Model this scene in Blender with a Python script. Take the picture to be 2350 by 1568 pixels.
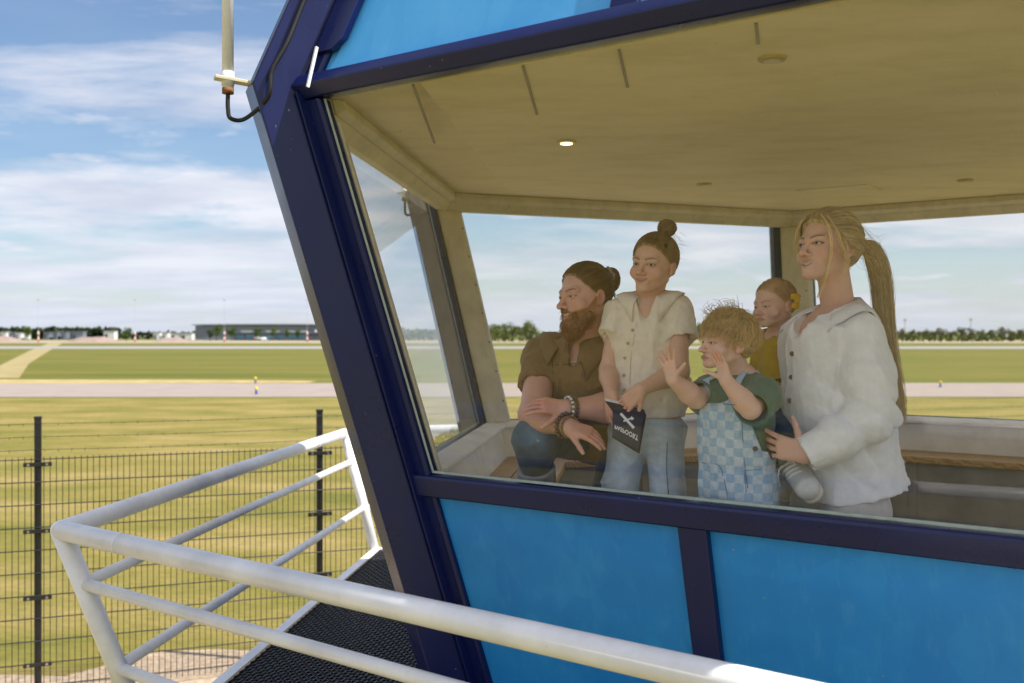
import bpy, bmesh, math, random
import numpy as np
from mathutils import Vector, Matrix, Quaternion, noise as mnoise

R = math.radians
rng = random.Random(11)
scene = bpy.context.scene
for o in list(bpy.data.objects):
    bpy.data.objects.remove(o)
C = scene.collection

# ------------------------------------------------------------------ camera
HC = 3.2                      # camera height above the grass
cam_d = bpy.data.cameras.new('camera')
cam = bpy.data.objects.new('camera', cam_d)
C.objects.link(cam)
cam.location = (0, 0, HC)
cam.rotation_euler = (R(90), 0, 0)
cam_d.lens = 35.0
cam_d.sensor_width = 36.0
cam_d.shift_y = -0.0051
cam_d.clip_start = 0.05
cam_d.clip_end = 12000
cam_d.dof.use_dof = True
cam_d.dof.focus_distance = 3.4
cam_d.dof.aperture_fstop = 3.6
scene.camera = cam

# ------------------------------------------------------------------ sun and sky
SUN_HEAD, SUN_EL = 105.0, 55.0     # heading clockwise from the view axis, elevation
sd = Vector((math.sin(R(SUN_HEAD)) * math.cos(R(SUN_EL)), math.cos(R(SUN_HEAD)) * math.cos(R(SUN_EL)), math.sin(R(SUN_EL))))
sun_d = bpy.data.lights.new('sun', 'SUN')
sun_d.energy = 4.4
sun_d.angle = R(0.5)
sun_d.color = (1.0, 0.95, 0.87)
sun = bpy.data.objects.new('sun', sun_d)
sun.rotation_euler = sd.to_track_quat('Z', 'Y').to_euler()
sun.location = (20, -5, 40)
C.objects.link(sun)

world = bpy.data.worlds.new('World')
scene.world = world
world.use_nodes = True
wt = world.node_tree
for n in list(wt.nodes):
    wt.nodes.remove(n)
def WN(t, **kw):
    n = wt.nodes.new(t)
    for k, v in kw.items():
        setattr(n, k, v)
    return n
def wl(a, b):
    wt.links.new(a, b)
w_out = WN('ShaderNodeOutputWorld')
w_bg = WN('ShaderNodeBackground')
w_bg.inputs['Strength'].default_value = 0.11
sky = WN('ShaderNodeTexSky', sky_type='NISHITA', sun_disc=False)
sky.sun_elevation = R(SUN_EL)
sky.sun_rotation = R(SUN_HEAD)
sky.altitude = 0
sky.air_density = 1.0
sky.dust_density = 0.6
sky.ozone_density = 2.0
tc = WN('ShaderNodeTexCoord')
sep = WN('ShaderNodeSeparateXYZ')
wl(tc.outputs['Generated'], sep.inputs[0])
def WM(op, a, b=None, clamp=False):
    n = WN('ShaderNodeMath', operation=op, use_clamp=clamp)
    for i, v in enumerate((a, b)):
        if v is None:
            continue
        if isinstance(v, (int, float)):
            n.inputs[i].default_value = v
        else:
            wl(v, n.inputs[i])
    return n.outputs[0]
zc = WM('ADD', WM('MAXIMUM', sep.outputs[2], 0.0), 0.10)
cx = WM('DIVIDE', sep.outputs[0], zc)
cy = WM('DIVIDE', sep.outputs[1], zc)
cmb = WN('ShaderNodeCombineXYZ')
wl(cx, cmb.inputs[0]); wl(cy, cmb.inputs[1])
mp = WN('ShaderNodeMapping')
mp.inputs['Rotation'].default_value = (0, 0, R(-24))
mp.inputs['Location'].default_value = (3.1, 0.35, 0.3)
mp.inputs['Scale'].default_value = (0.62, 0.85, 1.0)
wl(cmb.outputs[0], mp.inputs[0])
n1 = WN('ShaderNodeTexNoise')
n1.inputs['Scale'].default_value = 0.85
n1.inputs['Detail'].default_value = 11.0
n1.inputs['Roughness'].default_value = 0.60
n1.inputs['Distortion'].default_value = 0.25
wl(mp.outputs[0], n1.inputs['Vector'])
r1 = WN('ShaderNodeValToRGB')
r1.color_ramp.elements[0].position = 0.385
r1.color_ramp.elements[1].position = 0.53
wl(n1.outputs['Fac'], r1.inputs[0])
n2 = WN('ShaderNodeTexNoise')          # thin veil everywhere
n2.inputs['Scale'].default_value = 0.5
n2.inputs['Detail'].default_value = 5.0
wl(mp.outputs[0], n2.inputs['Vector'])
veil = WM('MULTIPLY', n2.outputs['Fac'], 0.34)
n4 = WN('ShaderNodeTexNoise')          # small fair weather puffs
n4.inputs['Scale'].default_value = 2.1
n4.inputs['Detail'].default_value = 6.0
n4.inputs['Roughness'].default_value = 0.5
wl(cmb.outputs[0], n4.inputs['Vector'])
r4 = WN('ShaderNodeValToRGB')
r4.color_ramp.elements[0].position = 0.56
r4.color_ramp.elements[1].position = 0.67
wl(n4.outputs['Fac'], r4.inputs[0])
cov = WM('MAXIMUM', WM('MULTIPLY', r1.outputs[0], 0.88), veil, True)
cov = WM('MAXIMUM', cov, WM('MULTIPLY', r4.outputs[0], 0.8), True)
# body shading inside the cloud
n3 = WN('ShaderNodeTexNoise')
n3.inputs['Scale'].default_value = 2.6
n3.inputs['Detail'].default_value = 6.0
wl(mp.outputs[0], n3.inputs['Vector'])
cr = WN('ShaderNodeValToRGB')
cr.color_ramp.elements[0].position = 0.30
cr.color_ramp.elements[0].color = (3.5, 3.65, 4.35, 1)
cr.color_ramp.elements[1].position = 0.68
cr.color_ramp.elements[1].color = (5.1, 5.1, 5.45, 1)
wl(n3.outputs['Fac'], cr.inputs[0])
mixc = WN('ShaderNodeMix', data_type='RGBA')
wl(cov, mixc.inputs[0])
hsv = WN('ShaderNodeHueSaturation')
hsv.inputs['Saturation'].default_value = 1.3
hsv.inputs['Value'].default_value = 0.70
wl(sky.outputs[0], hsv.inputs['Color'])
wl(hsv.outputs[0], mixc.inputs[6])
wl(cr.outputs[0], mixc.inputs[7])
# milky air close to the horizon
hz = WM('SUBTRACT', 1.0, WM('DIVIDE', WM('MAXIMUM', sep.outputs[2], 0.0), 0.16), True)
hz = WM('MULTIPLY', WM('POWER', hz, 1.6), 0.75)
mixh = WN('ShaderNodeMix', data_type='RGBA')
wl(hz, mixh.inputs[0])
wl(mixc.outputs[2], mixh.inputs[6])
mixh.inputs[7].default_value = (3.6, 3.95, 4.7, 1)
wl(mixh.outputs[2], w_bg.inputs['Color'])
wl(w_bg.outputs[0], w_out.inputs['Surface'])

vs = scene.view_settings
vs.view_transform = 'Standard'
vs.look = 'None'
vs.exposure = 0.78
vs.gamma = 1.0
vs.use_curve_mapping = False
cy_ = scene.cycles
cy_.use_denoising = True
cy_.max_bounces = 10
cy_.diffuse_bounces = 5
cy_.glossy_bounces = 4
cy_.transmission_bounces = 6
cy_.transparent_max_bounces = 16
cy_.sample_clamp_indirect = 6.0
cy_.caustics_reflective = False
cy_.caustics_refractive = False

# ------------------------------------------------------------------ helpers
FPX = 2350 * 35.0 / 36.0
def P(x, y, Y):
    """point at depth Y seen at (x, y) of a 2350 px wide view"""
    return Vector(((x - 1175.0) / FPX * Y, Y, HC + (772.0 - y) / FPX * Y))
def U(h):
    return Vector((math.sin(R(h)), math.cos(R(h)), 0.0))

def tag(o, label=None, cat=None, group=None, kind=None):
    if label: o['label'] = label
    if cat: o['category'] = cat
    if group: o['group'] = group
    if kind: o['kind'] = kind
    return o
def empty(name, loc, label, cat, group=None):
    o = bpy.data.objects.new(name, None)
    o.empty_display_size = 0.1
    o.location = loc
    C.objects.link(o)
    bpy.context.view_layer.update()
    return tag(o, label, cat, group)
def link_mesh(name, me, mat, parent=None, smooth=False):
    o = bpy.data.objects.new(name, me)
    C.objects.link(o)
    if mat is not None and len(me.materials) == 0:
        me.materials.append(mat)
    if parent is not None:
        o.parent = parent
        off = Vector((0, 0, 0)); p = parent
        while p is not None:
            off += p.location; p = p.parent
        o.location = -off           # parts are modelled in world coordinates
    if smooth:
        me.polygons.foreach_set('use_smooth', [True] * len(me.polygons))
    return o
def py_mesh(name, verts, faces, mat, parent=None, smooth=False):
    me = bpy.data.meshes.new(name)
    me.from_pydata([tuple(v) for v in verts], [], faces)
    me.update()
    return link_mesh(name, me, mat, parent, smooth)
def bm_obj(name, bm, mat, parent=None, smooth=False, bevel=0):
    me = bpy.data.meshes.new(name)
    bmesh.ops.recalc_face_normals(bm, faces=bm.faces[:])
    bm.to_mesh(me); bm.free()
    o = link_mesh(name, me, mat, parent, smooth)
    if bevel:
        md = o.modifiers.new('bevel', 'BEVEL'); md.width = bevel; md.segments = 2; md.limit_method = 'ANGLE'; md.angle_limit = R(40)
        me.polygons.foreach_set('use_smooth', [True] * len(me.polygons))
        md2 = o.modifiers.new('wn', 'WEIGHTED_NORMAL'); md2.keep_sharp = True
    return o
def loft(bm, rings, cap=True):
    """rings: list of lists of points (same count)"""
    vr = [[bm.verts.new(p) for p in r] for r in rings]
    n = len(vr[0])
    for a, b in zip(vr[:-1], vr[1:]):
        for i in range(n):
            j = (i + 1) % n
            bm.faces.new((a[i], a[j], b[j], b[i]))
    if cap:
        bm.faces.new(list(reversed(vr[0])))
        bm.faces.new(vr[-1])
    return bm
def add_box(bm, c, ax, ay, az):
    """box from centre and three half axes"""
    c = Vector(c); ax = Vector(ax); ay = Vector(ay); az = Vector(az)
    r0 = [c - az - ax - ay, c - az + ax - ay, c - az + ax + ay, c - az - ax + ay]
    r1 = [p + 2 * az for p in r0]
    loft(bm, [r0, r1])
    return bm
def add_bar(bm, a, b, w, h, up=Vector((0, 0, 1))):
    a = Vector(a); b = Vector(b)
    d = (b - a).normalized()
    s = d.cross(up)
    if s.length < 1e-4:
        s = d.cross(Vector((0, 1, 0)))
    s.normalize(); t = s.cross(d)
    add_box(bm, (a + b) / 2, d * ((b - a).length / 2), s * (w / 2), t * (h / 2))
def add_tube(bm, pts, rad, seg=12, cap=True, closed=False):
    pts = [Vector(p) for p in pts]
    n = len(pts)
    rings = []
    prev = None
    for i, p in enumerate(pts):
        if i == 0: d = pts[1] - p
        elif i == n - 1: d = p - pts[i - 1]
        else: d = (pts[i + 1] - p).normalized() + (p - pts[i - 1]).normalized()
        d.normalize()
        if prev is None:
            s = d.cross(Vector((0, 0, 1)))
            if s.length < 1e-3: s = d.cross(Vector((0, 1, 0)))
        else:
            s = prev - d * prev.dot(d)
        s.normalize(); prev = s
        t = d.cross(s)
        r = rad[i] if isinstance(rad, (list, tuple)) else rad
        k = 1.0
        if 0 < i < n - 1:
            cs = (pts[i + 1] - p).normalized().dot(d)
            k = 1.0 / max(cs, 0.4)
        rings.append([p + (s * math.cos(2 * math.pi * j / seg) + t * math.sin(2 * math.pi * j / seg)) * r for j in range(seg)])
    loft(bm, rings, cap)
    return bm
def tube_obj(name, pts, rad, mat, parent=None, seg=14):
    bm = bmesh.new(); add_tube(bm, pts, rad, seg)
    return bm_obj(name, bm, mat, parent, smooth=True)
def smooth_by_angle(o, ang=35):
    me = o.data
    bm = bmesh.new(); bm.from_mesh(me)
    for e in bm.edges:
        if len(e.link_faces) == 2:
            e.smooth = e.calc_face_angle(0) < R(ang)
    for f in bm.faces: f.smooth = True
    bm.to_mesh(me); bm.free()

# ------------------------------------------------------------------ materials
MATS = {}
def mat(name):
    m = bpy.data.materials.new(name)
    m.use_nodes = True
    MATS[name] = m
    nt = m.node_tree
    b = nt.nodes['Principled BSDF']
    return m, nt, b
def nd(nt, t, **kw):
    n = nt.nodes.new(t)
    for k, v in kw.items():
        setattr(n, k, v)
    return n
def noise_node(nt, scale, detail=4, rough=0.55, vec=None, dist=0.0):
    n = nd(nt, 'ShaderNodeTexNoise')
    n.inputs['Scale'].default_value = scale
    n.inputs['Detail'].default_value = detail
    n.inputs['Roughness'].default_value = rough
    n.inputs['Distortion'].default_value = dist
    if vec is not None: nt.links.new(vec, n.inputs['Vector'])
    return n
def ramp(nt, fac, stops):
    r = nd(nt, 'ShaderNodeValToRGB')
    while len(r.color_ramp.elements) < len(stops):
        r.color_ramp.elements.new(0.5)
    for e, (p, c) in zip(r.color_ramp.elements, stops):
        e.position = p
        e.color = (*c, 1) if len(c) == 3 else c
    nt.links.new(fac, r.inputs[0])
    return r
def coords(nt, scale=(1, 1, 1), rot=(0, 0, 0), kind='Object'):
    t = nd(nt, 'ShaderNodeTexCoord')
    m = nd(nt, 'ShaderNodeMapping')
    m.inputs['Scale'].default_value = scale
    m.inputs['Rotation'].default_value = rot
    nt.links.new(t.outputs[kind], m.inputs[0])
    return m.outputs[0]
def wcoords(nt, scale=(1, 1, 1), rot=(0, 0, 0)):
    g = nd(nt, 'ShaderNodeNewGeometry')
    m = nd(nt, 'ShaderNodeMapping')
    m.inputs['Scale'].default_value = scale
    m.inputs['Rotation'].default_value = rot
    nt.links.new(g.outputs['Position'], m.inputs[0])
    return m.outputs[0]
def bump(nt, b, height, strength=0.2, dist=0.01):
    n = nd(nt, 'ShaderNodeBump')
    n.inputs['Strength'].default_value = strength
    n.inputs['Distance'].default_value = dist
    nt.links.new(height, n.inputs['Height'])
    nt.links.new(n.outputs[0], b.inputs['Normal'])
def mixc_node(nt, fac, a, b_):
    n = nd(nt, 'ShaderNodeMix', data_type='RGBA')
    for s, v in ((0, fac), (6, a), (7, b_)):
        if isinstance(v, (int, float)): n.inputs[s].default_value = v
        elif isinstance(v, tuple): n.inputs[s].default_value = (*v, 1)
        else: nt.links.new(v, n.inputs[s])
    return n.outputs[2]
def simple(name, col, rough=0.5, var=0.12, scale=6.0, bmp=0.0, bscale=60.0, spec=0.5, metal=0.0, coat=0.0):
    m, nt, b = mat(name)
    v = wcoords(nt)
    n = noise_node(nt, scale, 5, 0.6, v)
    lo = tuple(max(0, c * (1 - var)) for c in col); hi = tuple(c * (1 + var) for c in col)
    r = ramp(nt, n.outputs['Fac'], [(0.3, lo), (0.7, hi)])
    nt.links.new(r.outputs[0], b.inputs['Base Color'])
    b.inputs['Roughness'].default_value = rough
    b.inputs['Specular IOR Level'].default_value = spec
    b.inputs['Metallic'].default_value = metal
    b.inputs['Coat Weight'].default_value = coat
    if bmp:
        n2 = noise_node(nt, bscale, 4, 0.6, v)
        bump(nt, b, n2.outputs['Fac'], bmp, 0.004)
    return m

def dirty_paint(name, col, rough, dirtcol=(0.16, 0.13, 0.09), dirt=0.25, streak=True, chips=True, coat=0.3):
    m, nt, b = mat(name)
    v = wcoords(nt)
    n = noise_node(nt, 4.0, 6, 0.65, v)
    lo = tuple(c * 0.82 for c in col); hi = tuple(min(1, c * 1.12) for c in col)
    base = ramp(nt, n.outputs['Fac'], [(0.3, lo), (0.7, hi)]).outputs[0]
    vs_ = wcoords(nt, (22, 22, 1.6))
    st = noise_node(nt, 1.0, 5, 0.7, vs_)
    f = ramp(nt, st.outputs['Fac'], [(0.52, (0, 0, 0)), (0.80, (dirt,) * 3)]).outputs[0]
    base = mixc_node(nt, f, base, dirtcol)
    if chips:
        sp = noise_node(nt, 55.0, 2, 0.5, v)
        f2 = ramp(nt, sp.outputs['Fac'], [(0.755, (0, 0, 0)), (0.775, (0.65,) * 3)]).outputs[0]
        base = mixc_node(nt, f2, base, (0.42, 0.40, 0.38))
    nt.links.new(base, b.inputs['Base Color'])
    rr = ramp(nt, n.outputs['Fac'], [(0.25, (rough * 0.75,) * 3), (0.75, (rough * 1.3,) * 3)]).outputs[0]
    nt.links.new(rr, b.inputs['Roughness'])
    b.inputs['Coat Weight'].default_value = coat
    b.inputs['Coat Roughness'].default_value = 0.15
    n2 = noise_node(nt, 35, 5, 0.6, v)
    bump(nt, b, n2.outputs['Fac'], 0.12, 0.003)
    return m

M_NAVY = dirty_paint('navy_gloss_paint', (0.004, 0.010, 0.085), 0.30, dirt=0.10, dirtcol=(0.04, 0.045, 0.10), coat=0.0)
M_WHITE = dirty_paint('white_railing_paint', (0.90, 0.90, 0.92), 0.34, dirt=0.06, dirtcol=(0.5, 0.42, 0.33), coat=0.1)
M_CREAM = dirty_paint('cream_interior_paint', (0.74, 0.69, 0.55), 0.55, dirt=0.35, dirtcol=(0.33, 0.28, 0.18), coat=0.0)
M_WALLIN = dirty_paint('off_white_wall_paint', (0.84, 0.82, 0.77), 0.6, dirt=0.10, dirtcol=(0.4, 0.36, 0.28), chips=False, coat=0.0)
M_BLACK = simple('black_powder_coat', (0.012, 0.012, 0.012), 0.45, 0.3, 20)
M_CABLE = simple('black_rubber', (0.015, 0.014, 0.014), 0.55, 0.3, 30)
M_STEEL = simple('galvanised_bolt', (0.55, 0.55, 0.55), 0.35, 0.1, 30, metal=1.0)

# sky blue panels: hand-rolled paint with broad soft brush patches
def blue_panel(name, pal):
    m, nt, b = mat(name)
    v = wcoords(nt, (7.0, 7.0, 4.5))
    vo = nd(nt, 'ShaderNodeTexVoronoi', feature='F1', distance='MANHATTAN')
    vo.inputs['Scale'].default_value = 1.4
    nz = noise_node(nt, 1.2, 5, 0.6, wcoords(nt, (3, 3, 3)))
    nt.links.new(v, vo.inputs['Vector'])
    sepc = nd(nt, 'ShaderNodeSeparateColor')
    nt.links.new(vo.outputs['Color'], sepc.inputs[0])
    add = nd(nt, 'ShaderNodeMath', operation='MULTIPLY_ADD')
    nt.links.new(sepc.outputs[0], add.inputs[0]); add.inputs[1].default_value = 0.24
    nt.links.new(nz.outputs['Fac'], add.inputs[2])
    base = ramp(nt, add.outputs[0], [(0.30, pal[0]), (0.62, pal[1]), (0.9, pal[2])]).outputs[0]
    st = noise_node(nt, 1.0, 6, 0.7, wcoords(nt, (30, 30, 2.2)))
    f = ramp(nt, st.outputs['Fac'], [(0.54, (0, 0, 0)), (0.82, (0.42,) * 3)]).outputs[0]
    base = mixc_node(nt, f, base, pal[3])
    sp = noise_node(nt, 60.0, 2, 0.5, wcoords(nt))
    f2 = ramp(nt, sp.outputs['Fac'], [(0.76, (0, 0, 0)), (0.79, (0.6,) * 3)]).outputs[0]
    base = mixc_node(nt, f2, base, (0.35, 0.36, 0.36))
    nt.links.new(base, b.inputs['Base Color'])
    b.inputs['Roughness'].default_value = 0.42
    bump(nt, b, st.outputs['Fac'], 0.06, 0.003)
    return m
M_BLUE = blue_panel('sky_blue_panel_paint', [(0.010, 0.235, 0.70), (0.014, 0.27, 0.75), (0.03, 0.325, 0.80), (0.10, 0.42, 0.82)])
M_BLUEU = blue_panel('sunlit_blue_paint', [(0.055, 0.36, 0.78), (0.075, 0.40, 0.81), (0.10, 0.44, 0.84), (0.16, 0.50, 0.85)])  # upper panels: paler copy of the blue, sun and sky sheen painted into the colour

def glass_mat(name, tint, dirt=0.05, rough=0.0):
    m, nt, b = mat(name)
    nt.nodes.remove(b)
    out = nt.nodes['Material Output']
    tr = nd(nt, 'ShaderNodeBsdfTransparent'); tr.inputs[0].default_value = (*tint, 1)
    gl = nd(nt, 'ShaderNodeBsdfGlossy'); gl.inputs['Roughness'].default_value = rough
    # both faces of the thin pane reflect alike, whichever side is seen
    fr = nd(nt, 'ShaderNodeFresnel')
    gg = nd(nt, 'ShaderNodeNewGeometry')
    mri = nd(nt, 'ShaderNodeMapRange'); mri.inputs[3].default_value = 1.5; mri.inputs[4].default_value = 1 / 1.5
    nt.links.new(gg.outputs['Backfacing'], mri.inputs[0]); nt.links.new(mri.outputs[0], fr.inputs[0])
    up1 = nd(nt, 'ShaderNodeMath', operation='ADD'); up1.inputs[1].default_value = 1.0
    nt.links.new(fr.outputs[0], up1.inputs[0])
    sq = nd(nt, 'ShaderNodeMath', operation='MULTIPLY_ADD'); sq.inputs[1].default_value = 2.0; sq.inputs[2].default_value = 1.15
    nt.links.new(fr.outputs[0], sq.inputs[0])
    mu2 = nd(nt, 'ShaderNodeMath', operation='MULTIPLY')
    nt.links.new(fr.outputs[0], mu2.inputs[0]); nt.links.new(sq.outputs[0], mu2.inputs[1])
    mul = nd(nt, 'ShaderNodeMath', operation='DIVIDE', use_clamp=True)
    nt.links.new(mu2.outputs[0], mul.inputs[0]); nt.links.new(up1.outputs[0], mul.inputs[1])
    m1 = nd(nt, 'ShaderNodeMixShader')
    nt.links.new(mul.outputs[0], m1.inputs[0]); nt.links.new(tr.outputs[0], m1.inputs[1]); nt.links.new(gl.outputs[0], m1.inputs[2])
    # a thin film of dust and wiping marks
    df = nd(nt, 'ShaderNodeBsdfDiffuse'); df.inputs[0].default_value = (0.75, 0.72, 0.62, 1)
    nz = noise_node(nt, 1.0, 8, 0.75, wcoords(nt, (6, 6, 14), (0.4, 0.3, 0.2)))
    sp = noise_node(nt, 70.0, 2, 0.5, wcoords(nt))
    f1 = ramp(nt, nz.outputs['Fac'], [(0.40, (dirt * 0.25,) * 3), (0.78, (dirt,) * 3)]).outputs[0]
    f2 = ramp(nt, sp.outputs['Fac'], [(0.77, (0, 0, 0)), (0.80, (0.35,) * 3)]).outputs[0]
    ad = nd(nt, 'ShaderNodeMath', operation='MAXIMUM')
    nt.links.new(f1, ad.inputs[0]); nt.links.new(f2, ad.inputs[1])
    m2 = nd(nt, 'ShaderNodeMixShader')
    nt.links.new(ad.outputs[0], m2.inputs[0]); nt.links.new(m1.outputs[0], m2.inputs[1]); nt.links.new(df.outputs[0], m2.inputs[2])
    nt.links.new(m2.outputs[0], out.inputs['Surface'])
    return m
M_GLASS = glass_mat('window_glass', (0.99, 0.994, 0.985), 0.022)

def wood_mat(name, col, dark):
    m, nt, b = mat(name)
    ob = nd(nt, 'ShaderNodeObjectInfo')
    v = coords(nt, (2.2, 2.2, 2.2))
    n0 = noise_node(nt, 1.5, 3, 0.5, v)
    wv = nd(nt, 'ShaderNodeTexWave', wave_type='BANDS', bands_direction='DIAGONAL')
    wv.inputs['Scale'].default_value = 9.0; wv.inputs['Distortion'].default_value = 7.0; wv.inputs['Detail'].default_value = 4.0
    nt.links.new(v, wv.inputs['Vector'])
    c = ramp(nt, wv.outputs['Fac'], [(0.1, dark), (0.8, col)]).outputs[0]
    hs = nd(nt, 'ShaderNodeHueSaturation')
    mr = nd(nt, 'ShaderNodeMapRange'); mr.inputs[3].default_value = 0.75; mr.inputs[4].default_value = 1.15
    nt.links.new(ob.outputs['Random'], mr.inputs[0]); nt.links.new(mr.outputs[0], hs.inputs['Value'])
    nt.links.new(c, hs.inputs['Color']); nt.links.new(hs.outputs[0], b.inputs['Base Color'])
    b.inputs['Roughness'].default_value = 0.55
    bump(nt, b, wv.outputs['Fac'], 0.12, 0.003)
    return m
M_WOOD = wood_mat('pine_board', (0.52, 0.33, 0.15), (0.36, 0.21, 0.085))
# ------------------------------------------------------------------ ground
def grass_mat(name, cols, sx, sy, sc=1.0, rough=0.9):
    m, nt, b = mat(name)
    v1 = wcoords(nt, (sx, sy, 1), (0, 0, R(-2)))
    a = noise_node(nt, 0.35 * sc, 8, 0.68, v1)
    c1 = ramp(nt, a.outputs['Fac'], [(0.28, cols[0]), (0.46, cols[1]), (0.60, cols[2]), (0.76, cols[3])]).outputs[0]
    v2 = wcoords(nt, (1.0, 2.6, 1))
    n2 = noise_node(nt, 5.0 * sc, 6, 0.75, v2)
    f = ramp(nt, n2.outputs['Fac'], [(0.35, (0.55,) * 3), (0.65, (1.35,) * 3)]).outputs[0]
    mu = nd(nt, 'ShaderNodeMix', data_type='RGBA', blend_type='MULTIPLY')
    mu.inputs[0].default_value = 0.55
    nt.links.new(c1, mu.inputs[6]); nt.links.new(f, mu.inputs[7])
    nt.links.new(mu.outputs[2], b.inputs['Base Color'])
    b.inputs['Roughness'].default_value = rough
    b.inputs['Specular IOR Level'].default_value = 0.15
    bump(nt, b, n2.outputs['Fac'], 0.6, 0.05)
    return m
M_MEADOW = grass_mat('dry_mown_grass', [(0.105, 0.117, 0.021), (0.195, 0.170, 0.040), (0.27, 0.213, 0.072), (0.355, 0.275, 0.125)], 0.55, 1.25)
M_FIELD = grass_mat('airfield_grass', [(0.075, 0.10, 0.015), (0.125, 0.128, 0.022), (0.165, 0.145, 0.032), (0.22, 0.18, 0.055)], 0.05, 0.25, 1.2)
def sheet(name, pts, z, m, kind='structure'):
    o = py_mesh(name, [(x, y, z) for x, y in pts], [tuple(range(len(pts)))], m)
    o['kind'] = kind
    return o
ground = sheet('ground', [(-6000, -3000), (6000, -3000), (6000, 9000), (-6000, 9000)], 0.0, M_FIELD)
sheet('mown_meadow', [(-400, -60), (400, -60), (400, 53.0), (-400, 50.0)], 0.004, M_MEADOW)
M_ASPH = simple('tan_taxiway_concrete', (0.285, 0.235, 0.205), 0.85, 0.10, 0.6, 0.2, 20)  # the concrete's own tan tone
M_ASPH2 = simple('runway_asphalt', (0.26, 0.255, 0.25), 0.85, 0.08, 0.5)
M_SAND = simple('dry_sand', (0.44, 0.34, 0.20), 0.95, 0.2, 0.5, 0.3, 30)
M_GRAVEL = simple('beige_gravel', (0.42, 0.32, 0.22), 0.95, 0.35, 14, 1.0, 60)
M_DRYEDGE = simple('dry_grass_edge', (0.36, 0.28, 0.10), 0.95, 0.3, 0.7)
sheet('taxiway_verge', [(-600, 63.0), (-60, 66.0), (-26, 68), (-14, 68.6), (-14, 71.5), (-24, 73.5), (-40, 74), (-600, 74)], 0.004, M_DRYEDGE)
sheet('taxiway', [(-600, 49.5), (-60, 52), (600, 56), (600, 71.5), (-60, 67.5), (-600, 64)], 0.012, M_ASPH)
sheet('runway', [(-2500, 268), (2500, 238), (2500, 302), (-2500, 336)], 0.008, M_ASPH2)
sheet('apron', [(-2500, 470), (2500, 455), (2500, 1000), (-2500, 640)], 0.006, simple('pale_apron', (0.30, 0.26, 0.17), 0.9, 0.15, 0.02))
sheet('sand_track', [tuple(P(x, y, HC * FPX / (y - 772.0)).xy) for x, y in ((118, 785), (66, 806), (8, 835), (-60, 868), (44, 868), (66, 835), (112, 806), (148, 785))], 0.005, simple('dry_track', (0.29, 0.235, 0.10), 0.95, 0.25, 0.3))
sheet('gravel_strip', [(-12 + i * 0.6, 8.80 + (-12 + i * 0.6 + 4.19) * 0.366 + 0.80 + 0.22 * math.sin(i * 2.3) + 0.12 * math.sin(i * 5.1)) for i in range(24)] + [(3.0, 8.6), (-1.0, 6.0), (-12, 1.5)], 0.010, M_GRAVEL)

# ------------------------------------------------------------------ tower cab
Z_FLOOR, Z_DECK, Z_SILL, Z_KINK, Z_TOP = HC - 1.30, HC - 1.57, HC - 0.495, HC + 0.865, HC + 1.75
H0 = [6.6, 69.0, 125.5, 186.6, 249.0, 305.5]
S0 = [2.109, 2.20, 2.30, 2.109, 2.20, 2.30]
V0 = [Vector((-0.411, 3.687, 0))]
for h, s in zip(H0[:-1], S0[:-1]):
    V0.append(V0[-1] + U(h) * s)
CEN = (V0[0] + V0[3]) / 2
NRM = [U(h - 90) for h in H0]
def lean(z):
    if z <= Z_KINK:
        return (z - Z_SILL) * 0.260
    return (Z_KINK - Z_SILL) * 0.260 - (z - Z_KINK) * 0.36
def HV(k, z, o=0.0, extra=None):
    """corner k of the cab outline at height z, pushed outwards by o"""
    k %= 6
    j = (k - 1) % 6
    oo = [o] * 6 if extra is None else extra
    l = 0.0 if z is None else lean(z)
    # lines: p.n = d
    dj = V0[j].dot(NRM[j]) + l + oo[j]
    dk = V0[k].dot(NRM[k]) + l + oo[k]
    a, b = NRM[j], NRM[k]
    det = a.x * b.y - a.y * b.x
    x = (dj * b.y - dk * a.y) / det
    y = (a.x * dk - b.x * dj) / det
    return Vector((x, y, 0 if z is None else z))
def FPt(k, t, z, o=0.0, end=0):
    """point on face k: t metres from its first corner (or from the second with end=1)"""
    e = U(H0[k % 6])
    n = NRM[k % 6]
    if end == 0:
        p = HV(k, z, 0) + e * t
    else:
        p = HV(k + 1, z, 0) - e * t
    return p + n * o
cab = empty('tower_cab', (CEN.x, CEN.y, Z_FLOOR - 0.3), 'hexagonal navy and sky blue control tower cab with slanted glass windows', 'tower cab')

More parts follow.
